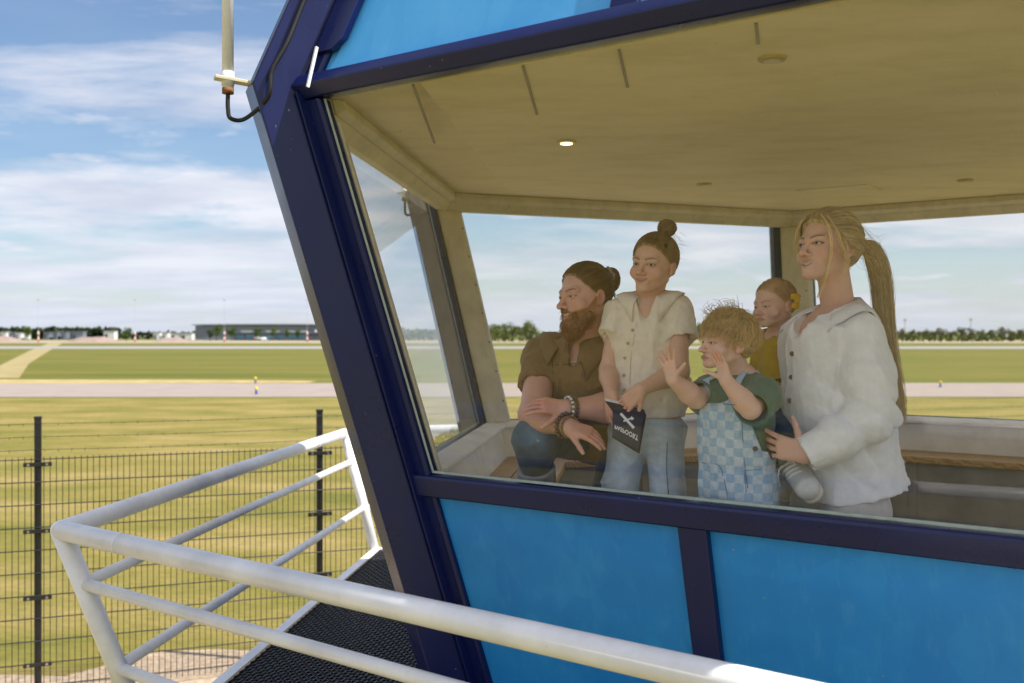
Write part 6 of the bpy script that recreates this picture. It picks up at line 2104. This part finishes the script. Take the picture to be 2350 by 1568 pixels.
# ================================================================== child in cream shirt with booklet
def child():
    fw = (-0.32, -0.947); f3 = nrm((*fw, 0)); l3 = np.cross((0, 0, 1), f3)
    base = P(1487, 1000, 3.52)
    root = rootp((base.x, base.y, Z_PLAT), 'child with a high hair bun in a cream short sleeved shirt and pale jeans')
    fr = Frame(P(1500, 608, 3.5), (-0.60, -0.80), pitch=-2, roll=-5, s=0.93)
    neck = A(P(1492, 688, 3.54))
    hv, eyes, hf = head(fr, SK_C, (0.25, 0.155, 0.06), lf=0.93, nose=0.78, cheeks=1.15, smile=0.9, mopen=0.0, jawk=0.9, lash=0.6, brow=(0.24, 0.14, 0.06), neck_to=neck, neck_r=0.044, vox=0.0022, eyeopen=1.0, front=0.083, lipc=(0.52, 0.21, 0.18), gaze=(14, 0), ear=1.1)
    shR, elR, wrR = A(P(1423, 714, 3.58)), A(P(1396, 850, 3.55)), A(P(1402, 905, 3.44))
    shL, elL, wrL = A(P(1554, 710, 3.50)), A(P(1560, 852, 3.44)), A(P(1472, 893, 3.36))
    hs = 0.74
    hL = hand(wrL, nrm(A(P(1428, 935, 3.36)) - wrL), A((-0.25, 0.5, -0.6)), hs, curl=(0.40, 0.46, 0.5, 0.55), spread=0.08, thumb=1, tout=0.6, tcurl=0.6)
    hR = hand(wrR, nrm(A((0.10, -0.45, -0.75))), A((0.55, 0.4, -0.25)), hs, curl=(0.32, 0.42, 0.5, 0.55), spread=0.06, thumb=-1, tout=0.75, tcurl=0.9)
    aR = arm(shR, elR, wrR, hR, (0.036, 0.031, 0.021), 0.75, 0.0023, SK_C, A(P(1402, 945, 3.40)))
    aL = arm(shL, elL, wrL, hL, (0.036, 0.033, 0.022), 0.75, 0.0023, SK_C, A(P(1434, 930, 3.36)))
    ch = A(P(1487, 770, 3.56)); wa = A(P(1484, 900, 3.56)); pv = A(P(1482, 980, 3.56))
    hL_, hR_ = pv + l3 * 0.062, pv - l3 * 0.062
    fL, fR = A((hL_[0] + 0.02, hL_[1], Z_PLAT + 0.05)), A((hR_[0] - 0.03, hR_[1], Z_PLAT + 0.05))
    tor = sm(0.035, fcone(neck, ch, 0.05, 0.082, l3, 0.72), fcone(ch, wa, 0.082, 0.078, l3, 0.76), fcone(wa, pv, 0.078, 0.088, l3, 0.76), cone(shL, shR, 0.036, 0.036), cone(hL_, fL, 0.06, 0.036), cone(hR_, fR, 0.06, 0.036))
    lo, hi = bb([neck, pv, fL, fR, shL, shR], 0.12)
    tv, tf = surf(tor, lo, hi, 0.008)
    np_mesh('body', [hv, aL, aR, (tv, tf, np.tile(A(SK_C), (len(tv), 1)))], M_SKIN, root)
    put_eyes(eyes, root)
    CRM = (0.82, 0.74, 0.61)
    w1 = folds(0.0065, 24, 51, 4, (1, 1, 0.22), 1.0); w1b = wrinkle(0.0016, 110, 52, 5)
    hem = A(P(1484, 955, 3.56))
    body = sm(0.04, fcone(neck + A((0, 0, -0.035)), ch, 0.070, 0.094, l3, 0.70), fcone(ch, A(P(1485, 900, 3.55)), 0.094, 0.094, l3, 0.72), fcone(A(P(1485, 900, 3.55)), hem + A((0, 0, -0.03)), 0.094, 0.104, l3, 0.74), cone(shL + A((0, 0, -0.006)), shR + A((0, 0, -0.006)), 0.046, 0.046))
    body = inter(0.004, body, plane(hem, (0, 0, -1)))
    vb = neck + f3 * 0.085 + A((0, 0, -0.085)) - l3 * 0.012
    body = sub(0.005, body, cone(neck + A((0, 0, 0.06)), neck + A((0, 0, -0.006)) + f3 * 0.012, 0.056, 0.049), cone(neck + f3 * 0.045, vb, 0.044, 0.003))
    slR = sleeve(shR, A(P(1405, 768, 3.55)), 0.046, 0.050, 0.008); slL = sleeve(shL, A(P(1562, 776, 3.475)), 0.047, 0.055, 0.008)
    al = sm(0.03, body, slR, slL)
    sf = lambda p: al(p) + w1(p) + w1b(p)
    lo, hi = bb([neck, hem, shL, shR, A(P(1404, 768, 3.55)), A(P(1563, 776, 3.475)), hem + l3 * 0.12, hem - l3 * 0.12], 0.085)
    sh = garment('shirt', sf, lo, hi, 0.0042, CRM, M_LINEN, root)
    collar('collar', sf, neck + A((0, 0, -0.004)), fw, 0.053, 0.027, 0.036, R(34), 0.038, M_LINEN, CRM, sh)
    for (x, y) in ((1452, 758), (1441, 788), (1434, 822), (1432, 862), (1433, 895)):
        p, n = on_surface(sf, x, y)
        button(p, n, 0.0062, M_BTNP, sh)
    SC = simple('shirt_seam', (0.60, 0.50, 0.36), 0.9)
    pts = [Vector(on_surface(sf, x, y)[0]) for x, y in ((1462, 742), (1455, 775), (1448, 820), (1446, 870), (1448, 912), (1450, 945))]
    seam('placket_edge', bez(pts, 4), 0.0013, (0, 0, 0), sh, SC)
    # jeans
    w2 = folds(0.0085, 17, 55, 4, (0.8, 0.8, 1), 1.4)
    jn = sm(0.022, fcone(wa + A((0, 0, -0.06)), pv + A((0, 0, 0.0)), 0.088, 0.098, l3, 0.76), cone(hL_ + A((0, 0, -0.02)), fL + A((0, 0, 0.30)), 0.076, 0.064), cone(fL + A((0, 0, 0.30)), fL + A((0, 0, 0.0)), 0.064, 0.066), cone(hR_ + A((0, 0, -0.02)), fR + A((0, 0, 0.30)), 0.076, 0.064), cone(fR + A((0, 0, 0.30)), fR, 0.064, 0.066))
    lo, hi = bb([wa, pv, fL, fR, hL_, hR_], 0.10)
    def fade(v, c):
        k = np.exp(-(((v - (hL_ + A((0, 0, -0.16)))) @ l3) / 0.04) ** 2) + np.exp(-(((v - (hR_ + A((0, 0, -0.16)))) @ l3) / 0.04) ** 2)
        return c * (1 + 0.35 * np.clip(k, 0, 1))[:, None]
    jf = lambda p: jn(p) + w2(p)
    je = garment('jeans', jf, lo, hi, 0.0050, (0.48, 0.56, 0.62), M_DENIM, root, fade)
    SJ = simple('jeans_seam', (0.14, 0.19, 0.26), 0.9)
    pts = [Vector(on_surface(jf, x, y)[0]) for x, y in ((1533, 962), (1531, 1020), (1530, 1080), (1534, 1135))]
    seam('side_seam', bez(pts, 4), 0.0016, (0, 0, 0), je, SJ)
    for ft in (fL, fR):
        b0 = A((ft[0], ft[1], Z_PLAT + 0.002))
        shoe('shoe', b0 - f3 * 0.05, b0 + f3 * 0.10, 0.036, M_SHOE, (0.62, 0.60, 0.56), root, 0.05)
    # hair pulled up into a bun
    HCc = (0.34, 0.215, 0.082)
    tie = (0.010, -0.055, 0.118)
    bun = lambda q: ell((0.012, -0.066, 0.142), (0.034, 0.034, 0.030))(q)
    cap = hair_cap(fr, 0.0065, 0.083, HCc, 'hair', root, extra=bun, wr=0.0012, seed=14, vox=0.0032, nape=-0.058)
    li, ra, co = pulled_back(fr, tie, 1500, 0.0080, 0.083, 15, 0.02, 0.0007, 9, HCc, 0.35, -0.058)
    rg = np.random.RandomState(16)
    for i in range(170):
        ax = nrm(rg.normal(size=3)); u = nrm(np.cross(ax, rg.normal(size=3))); v = np.cross(ax, u)
        a0 = rg.uniform(0, 6.28); t = np.linspace(a0, a0 + rg.uniform(1.6, 3.6), 9)
        pts = A((0.012, -0.066, 0.142)) + (u * np.cos(t)[:, None] + v * np.sin(t)[:, None]) * A((0.036, 0.036, 0.032)) * rg.uniform(0.92, 1.08)
        li.append(fr.W(pts)); ra.append(0.0011 * rg.uniform(0.7, 1.4)); co.append(A(HCc) * rg.uniform(0.55, 1.5))
    for i in range(22):
        t = np.linspace(0, 1, 9)
        b0 = A((rg.uniform(0.0, 0.05), -0.10, rg.uniform(0.02, 0.13))); dv = nrm((rg.uniform(-.3, .6), -0.6, rg.uniform(-0.9, 0.1)))
        pts = b0 + dv * (rg.uniform(0.02, 0.05) * t)[:, None] + A((0, -0.012, 0)) * np.sin(t * 3)[:, None]
        li.append(fr.W(pts)); ra.append(0.0006); co.append(A(HCc) * 1.1)
    strands('combed_strands', li, ra, co, M_HAIR, cap)
child()

# the booklet in the child's hands
def booklet():
    tl, tr_, br, bl = [A(P(*v)) for v in ((1406, 944, 3.345), (1483, 953, 3.335), (1467, 1043, 3.30), (1405, 1005, 3.315))]
    o = empty('passport_booklet', tuple((tl + br) / 2), 'dark booklet with a white aeroplane and lettering held by the child', 'booklet')
    n = nrm(np.cross(tr_ - tl, bl - tl)); n = n if n[1] < 0 else -n
    def Q(u, v, off=0.0):
        p = (tl * (1 - u) + tr_ * u) * (1 - v) + (bl * (1 - u) + br * u) * v
        return p + n * (off + 0.010 * math.sin(v * 2.4) * (0.4 + 0.6 * u))
    def patch(name, uv, off, m, parent, thick=0.0008):
        vs = [tuple(Q(u, v, off)) for u, v in uv]; vs2 = [tuple(Q(u, v, off - thick)) for u, v in uv]
        k = len(uv)
        fs = [tuple(range(k)), tuple(range(2 * k - 1, k - 1, -1))] + [(i, i + k, (i + 1) % k + k, (i + 1) % k) for i in range(k)]
        return py_mesh(name, vs + vs2, fs, m, parent)
    M_COV = simple('dark_cover', (0.020, 0.014, 0.024), 0.35, 0.2, 30)
    N = 10
    vs, fs = [], []
    for j in range(N + 1):
        for i in range(N + 1): vs.append(tuple(Q(i / N, j / N)))
    for j in range(N):
        for i in range(N): fs.append((j * 11 + i, j * 11 + i + 1, j * 11 + i + 12, j * 11 + i + 11))
    cv = py_mesh('front_cover', vs, fs, M_COV, o, True)
    md = cv.modifiers.new('s', 'SOLIDIFY'); md.thickness = 0.0015; md.offset = -1
    M_PAGE = simple('white_page', (0.75, 0.78, 0.80), 0.6, 0.05, 20)
    # pages and back cover folded up under the fingers
    a, b = A(P(1388, 920, 3.37)), A(P(1478, 940, 3.36))
    for q, (dy, m) in enumerate(((0.0, M_COV), (0.004, M_PAGE), (0.008, M_PAGE))):
        vs = [tuple(tl + A((0, dy, 0))), tuple(tr_ + A((0, dy, 0))), tuple(b + A((0.0, dy * 2, dy))), tuple(a + A((0, dy * 2, dy)))]
        pg = py_mesh('back_cover' if q == 0 else 'page', vs, [(0, 1, 2, 3)], m, o)
        md = pg.modifiers.new('s', 'SOLIDIFY'); md.thickness = 0.0012
    # white aeroplane print: wing bar, tail bar and fuselage
    M_PR = simple('white_print', (0.82, 0.82, 0.80), 0.5, 0.02, 10)
    def bar(name, p0, p1, w):
        p0 = A(p0); p1 = A(p1); d = nrm(p1 - p0); s = A((-d[1], d[0])) * w / 2
        patch(name, [tuple(p0 + s), tuple(p0 - s), tuple(p1 - s), tuple(p1 + s)], 0.0022, M_PR, cv)
    bar('wing_print', (0.24, 0.05), (0.69, 0.42), 0.085)
    bar('fuselage_print', (0.34, 0.30), (0.56, 0.16), 0.045)
    patch('tail_print', [(0.53, 0.17), (0.57, 0.09), (0.66, 0.15), (0.60, 0.21)], 0.0022, M_PR, cv)
    # lettering, upside down as the cover hangs folded over
    cu = bpy.data.curves.new('lettering', 'FONT'); cu.body = 'PASPOORT'; cu.size = 1.0; cu.align_x = 'LEFT'; cu.offset = 0.028; cu.space_character = 1.08
    ob = bpy.data.objects.new('tmp_text', cu); C.objects.link(ob)
    bpy.context.view_layer.update()
    me = bpy.data.meshes.new_from_object(ob.evaluated_get(bpy.context.evaluated_depsgraph_get()))
    C.objects.unlink(ob); bpy.data.objects.remove(ob)
    co = np.array([v.co[:] for v in me.vertices])
    wid = co[:, 0].max(); hgt = 0.72
    for v in me.vertices:
        u = 0.07 + 0.80 * v.co.x / wid
        vv = 0.50 + 0.10 * u + 0.135 * (v.co.y / hgt)      # flipped: letter tops point down
        v.co = Vector(Q(u, vv, 0.0026))
    me.update()
    link_mesh('lettering', me, M_PR, cv)
booklet()

# ================================================================== crouching man
def man():
    fw = (-0.62, -0.785); f3 = nrm((*fw, 0)); l3 = np.cross((0, 0, 1), f3)
    base = P(1330, 1000, 3.75)
    root = rootp((base.x, base.y, Z_PLAT), 'crouching bearded man with a hair bun in a brown shirt and ripped jeans')
    fr = Frame(P(1341, 680, 3.66), (-0.84, -0.543), pitch=-3, roll=4, s=1.035)
    neck = A(P(1352, 792, 3.76))
    BRD = (0.30, 0.135, 0.045)
    hv, eyes, hf = head(fr, SK_M, (0.20, 0.12, 0.05), lf=1.0, nose=0.92, cheeks=1.02, smile=1.2, mopen=0.0055, jawk=1.05, lash=0.55, brow=(0.22, 0.12, 0.05), beard=BRD, neck_to=neck, neck_r=0.060, vox=0.0024, eyeopen=0.62, front=0.094, lipc=(0.46, 0.18, 0.15))
    shR, elR, wrR = A(P(1247, 816, 3.85)), A(P(1224, 952, 3.60)), A(P(1303, 978, 3.44))
    shL, elL, wrL = A(P(1445, 808, 3.66)), A(P(1428, 935, 3.56)), A(P(1302, 938, 3.48))
    hR = hand(wrR, nrm(A(P(1365, 1003, 3.40)) - wrR), A((-0.2, 0.55, -0.75)), 0.90, curl=(0.18, 0.24, 0.30, 0.36), spread=0.07, thumb=-1, tout=0.55, tcurl=0.4)
    hL = hand(wrL, nrm(A(P(1238, 930, 3.46)) - wrL + A((0, 0, 0.0))), A((-0.15, 0.65, -0.7)), 0.90, curl=(0.22, 0.26, 0.30, 0.32), spread=0.09, thumb=1, tout=0.7, tcurl=0.4)
    aR = arm(shR, elR, wrR, hR, (0.060, 0.052, 0.031), 1.1, 0.0027, SK_M, A(P(1362, 1004, 3.41)))
    aL = arm(shL, elL, wrL, hL, (0.060, 0.050, 0.031), 1.1, 0.0027, SK_M, A(P(1242, 930, 3.46)))
    ch = A(P(1338, 860, 3.80)); wa = A(P(1362, 975, 3.90)); pv = A(P(1392, 1012, 3.88))
    knR, anR = A(P(1222, 1005, 3.58)), A(P(1250, 1250, 3.82)); anR[2] = Z_PLAT + 0.07
    knL = A(P(1385, 1150, 3.52)); knL[2] = Z_PLAT + 0.16; anL = A((pv[0] + 0.05, pv[1] + 0.12, Z_PLAT + 0.08))
    hpR, hpL = pv - l3 * 0.06, pv + l3 * 0.07
    tor = sm(0.05, fcone(neck + A((0, 0, -0.02)), ch, 0.075, 0.125, l3, 0.68), fcone(ch, wa, 0.125, 0.11, l3, 0.72), fcone(wa, pv, 0.11, 0.095, l3, 0.75), cone(shL + A((0, 0.03, -0.02)), shR + A((0, 0.03, -0.02)), 0.045, 0.045), chain([hpR, knR, anR], [0.07, 0.06, 0.042]), chain([hpL, knL, anL], [0.07, 0.062, 0.045]))
    lo, hi = bb([neck, pv, knR, anR, knL, anL, shL, shR], 0.15)
    tv, tf = surf(tor, lo, hi, 0.010)
    np_mesh('body', [hv, aL, aR, (tv, tf, np.tile(A(SK_M), (len(tv), 1)))], M_SKIN, root)
    put_eyes(eyes, root)
    BR = (0.235, 0.145, 0.062)
    w1 = folds(0.0075, 22, 61, 4, (1, 1, 0.4), 1.0); w1b = wrinkle(0.002, 85, 62, 5)
    hem = A(P(1400, 1070, 3.80))
    body = sm(0.05, fcone(neck + A((0, 0, -0.040)), ch, 0.108, 0.142, l3, 0.72), fcone(ch, wa, 0.140, 0.130, l3, 0.70), fcone(wa, hem, 0.125, 0.085, l3, 0.8), cone(shL + A((0, 0, -0.01)), neck + A((0, 0, -0.06)), 0.070, 0.075), cone(shR + A((0, 0, -0.01)), neck + A((0, 0, -0.06)), 0.070, 0.075))
    body = inter(0.004, body, plane(hem + A((0, 0, 0.01)), (0, 0, -1)))
    vb = neck + f3 * 0.135 + A((0, 0, -0.085))
    body = sub(0.005, body, cone(neck + A((0, 0, 0.08)), neck + A((0, 0, -0.004)) + f3 * 0.012, 0.084, 0.076), cone(neck + f3 * 0.055, vb, 0.050, 0.004))
    seR = shR + (elR - shR) * 0.55; seL = shL + (elL - shL) * 0.55
    slR = sleeve(shR, seR, 0.078, 0.074, 0.006); slL = sleeve(shL, seL, 0.078, 0.074, 0.006)
    al = sm(0.035, body, slR, slL)
    sf = lambda p: al(p) + w1(p) + w1b(p)
    lo, hi = bb([neck, hem, shL, shR, seR, seL, hem + l3 * 0.15, hem - l3 * 0.15], 0.11)
    sh = garment('shirt', sf, lo, hi, 0.0052, BR, M_LINEN, root)
    collar('collar', sf, neck + A((0, 0, -0.004)), fw, 0.080, 0.048, 0.046, R(32), 0.060, M_LINEN, BR, sh)
    for (x, y) in ((1331, 833), (1338, 862), (1340, 905)):
        p, n = on_surface(sf, x, y)
        button(p, n, 0.0078, M_BTN, sh)
    SC = simple('brown_seam', (0.085, 0.048, 0.018), 0.9)
    for pl_ in ([(1320, 800), (1333, 830), (1344, 870), (1346, 920)], [(1264, 800), (1268, 840), (1270, 880), (1268, 930)], [(1275, 838), (1300, 836), (1322, 835)]):
        pts = [Vector(on_surface(sf, x, y)[0]) for x, y in pl_]
        seam('seam', bez(pts, 4), 0.0016, (0, 0, 0), sh, SC)
    # jeans with worn knee and turned-up cuff
    w2 = folds(0.0065, 20, 65, 4, (1, 1, 1), 1.3)
    cuR = knR + (anR - knR) * 0.27
    jn = sm(0.035, chain([hpR, knR], [0.080, 0.069]), cone(knR, cuR, 0.070, 0.060), chain([hpL, knL, anL], [0.085, 0.080, 0.065]), fcone(wa + A((0, 0, -0.02)), pv, 0.115, 0.10, l3, 0.75))
    def fade(v, c):
        k = np.exp(-(np.linalg.norm(v - (knR + A((0.03, -0.06, 0.02))), axis=1) / 0.085) ** 2)
        nz = np.array([mnoise.noise(Vector(p * 45)) for p in v])
        nz2 = np.array([mnoise.noise(Vector(p * 9)) for p in v])
        c = c * (1 + 2.0 * np.clip(k + 0.25 * nz * k, 0, 1) + 0.55 * np.clip(nz2, -0.5, 1))[:, None]
        rip = ((k > 0.45) & (nz > 0.62))
        c = mixv(c, (0.55, 0.55, 0.52), rip.astype(float) * 0.9)
        return c
    lo, hi = bb([hpR, knR, cuR, hpL, knL, anL, wa], 0.13)
    jf = lambda p: jn(p) + w2(p)
    je = garment('jeans', jf, lo, hi, 0.0058, (0.042, 0.070, 0.105), M_DENIM, root, fade)
    cu = inter(0.003, cone(cuR + (knR - cuR) * 0.12, cuR + (anR - cuR) * 0.45, 0.072, 0.068), plane(cuR + (anR - cuR) * 0.40, anR - cuR), plane(cuR + (knR - cuR) * 0.10, knR - cuR))
    lo, hi = bb([cuR, anR], 0.11)
    garment('turn_up', lambda p: cu(p) + 0.5 * w2(p), lo, hi, 0.0055, (0.26, 0.27, 0.29), M_DENIM, je)
    for ft, sgn in ((anR, 1), (anL, 1)):
        b0 = A((ft[0], ft[1], Z_PLAT + 0.002))
        shoe('shoe', b0 - f3 * 0.08, b0 + f3 * 0.13, 0.045, M_SHOE, (0.28, 0.22, 0.16), root)
    # hair swept to a bun at the back of the head
    HM = (0.27, 0.165, 0.062)
    tie = (0.0, -0.108, 0.062)
    bc = A((0.0, -0.128, 0.056))
    bun = lambda q: ell(bc, (0.034, 0.026, 0.040))(q)
    cap = hair_cap(fr, 0.0060, 0.094, HM, 'hair', root, extra=bun, wr=0.0012, seed=24, vox=0.0034, nape=-0.050)
    li, ra, co = pulled_back(fr, tie, 1500, 0.0075, 0.094, 25, 0.02, 0.0007, 9, HM, 0.35, -0.050)
    rg = np.random.RandomState(26)
    for i in range(170):
        ax = nrm(rg.normal(size=3)); u = nrm(np.cross(ax, rg.normal(size=3))); v = np.cross(ax, u)
        a0 = rg.uniform(0, 6.28); t = np.linspace(a0, a0 + rg.uniform(1.6, 3.6), 9)
        pts = bc + (u * np.cos(t)[:, None] + v * np.sin(t)[:, None]) * A((0.036, 0.028, 0.042)) * rg.uniform(0.92, 1.08)
        li.append(fr.W(pts)); ra.append(0.0012 * rg.uniform(0.7, 1.4)); co.append(A(HM) * rg.uniform(0.5, 1.5))
    for i in range(14):
        t = np.linspace(0, 1, 9); b0 = A((rg.uniform(-0.01, 0.03), -0.115, rg.uniform(0.0, 0.03)))
        pts = b0 + A((0.1, -0.25, -0.9)) * (rg.uniform(0.02, 0.045) * t)[:, None]
        li.append(fr.W(pts)); ra.append(0.0009); co.append(A(HM))
    hm = strands('combed_strands', li, ra, co, M_HAIR, cap)
    # pale scrunchie round the bun
    bm = bmesh.new()
    pts = []
    for a in np.linspace(0, 2 * math.pi, 22):
        w = 1 + 0.10 * math.sin(a * 9)
        pts.append(Vector(fr.w(0.031 * math.cos(a) * w, -0.112 - 0.004 * math.sin(a * 5), 0.060 + 0.037 * math.sin(a) * w)))
    add_tube(bm, pts, 0.0065, 8)
    bm_obj('scrunchie', bm, simple('pale_patterned_scrunchie', (0.42, 0.38, 0.32), 0.8, 0.5, 90), cap, True)
    # full beard: volume and hairs
    zmm = -0.066
    bvol = sm(0.02, ell((0, 0.058, -0.108), (0.040, 0.034, 0.036)), cone((0, 0.070, -0.100), (0, 0.068, -0.128), 0.029, 0.022), cone((0.046, 0.022, -0.070), (0.018, 0.066, -0.105), 0.020, 0.024), cone((-0.046, 0.022, -0.070), (-0.018, 0.066, -0.105), 0.020, 0.024), cone((0.030, 0.074, -0.062), (0.006, 0.095, -0.0505), 0.0060, 0.0060), cone((-0.030, 0.074, -0.062), (-0.006, 0.095, -0.0505), 0.0060, 0.0060))
    bvol = sub(0.006, bvol, ell((0, 0.096, -0.0685), (0.022, 0.020, 0.0125)))
    wb = wrinkle(0.0022, 260, 66, 5, (1, 1, 0.3))
    cs = fr.W(np.array([(a, b, c) for a in (-0.09, 0.09) for b in (-0.02, 0.13) for c in (-0.19, -0.03)]))
    v, fc = surf(lambda p: (bvol(fr.L(p)) + wb(fr.L(p))) * fr.s, cs.min(0), cs.max(0), 0.003)
    bd = np_mesh('beard', [(v, fc, np.tile(A(BRD) * 0.8, (len(v), 1)))], M_HAIR, root)
    lines, rads, cols = [], [], []
    vi = rg.choice(len(v), 2000)
    for i in vi:
        q0 = fr.L(v[i])[0]
        g = A((q0[0] * 2.2, 0.35, -1.0)); g = nrm(g + rg.normal(size=3) * 0.22)
        L = rg.uniform(0.008, 0.022); t = np.linspace(0, 1, 6)
        side = nrm(np.cross(g, rg.normal(size=3)))
        pts = q0 + g * (L * t)[:, None] + side * (0.003 * np.sin(t * 6))[:, None]
        if np.any((np.abs(pts[:, 0]) < 0.021) & (pts[:, 2] > -0.080) & (pts[:, 2] < -0.058) & (pts[:, 1] > 0.07)): continue
        lines.append(fr.W(pts)); rads.append(0.0007 * rg.uniform(0.6, 1.3)); cols.append(A(BRD) * rg.uniform(0.7, 1.5))
    strands('beard_hair', lines, rads, cols, M_HAIR, bd)
    # bracelets
    def bracelet(name, c, ax, r, bead, m, parent):
        ax = nrm(ax); u = nrm(np.cross(ax, (0.2, 0.3, 1))); w = np.cross(ax, u)
        bm = bmesh.new(); n = int(2 * math.pi * r / (bead * 1.75))
        for i in range(n):
            a = 2 * math.pi * i / n
            bmesh.ops.create_icosphere(bm, subdivisions=1, radius=bead, matrix=Matrix.Translation(Vector(A(c) + (u * math.cos(a) + w * math.sin(a)) * r)))
        return bm_obj(name, bm, m, parent, True)
    MB_ = simple('dark_bead', (0.13, 0.085, 0.045), 0.4, 0.5, 120); MG = simple('brass_bead', (0.32, 0.22, 0.09), 0.4, 0.4, 120, metal=0.5)
    dR = nrm(wrR - elR); dL = nrm(wrL - elL)
    bracelet('bracelet', wrL - dL * 0.005, dL, 0.041, 0.0088, M_SILVER, root)
    bracelet('bracelet', wrL - dL * 0.022, dL, 0.042, 0.0070, MB_, root)
    bracelet('bracelet', wrR - dR * 0.012, dR, 0.041, 0.0092, MB_, root)
    bracelet('bracelet', wrR + dR * 0.010, dR, 0.037, 0.0048, MG, root)
man()
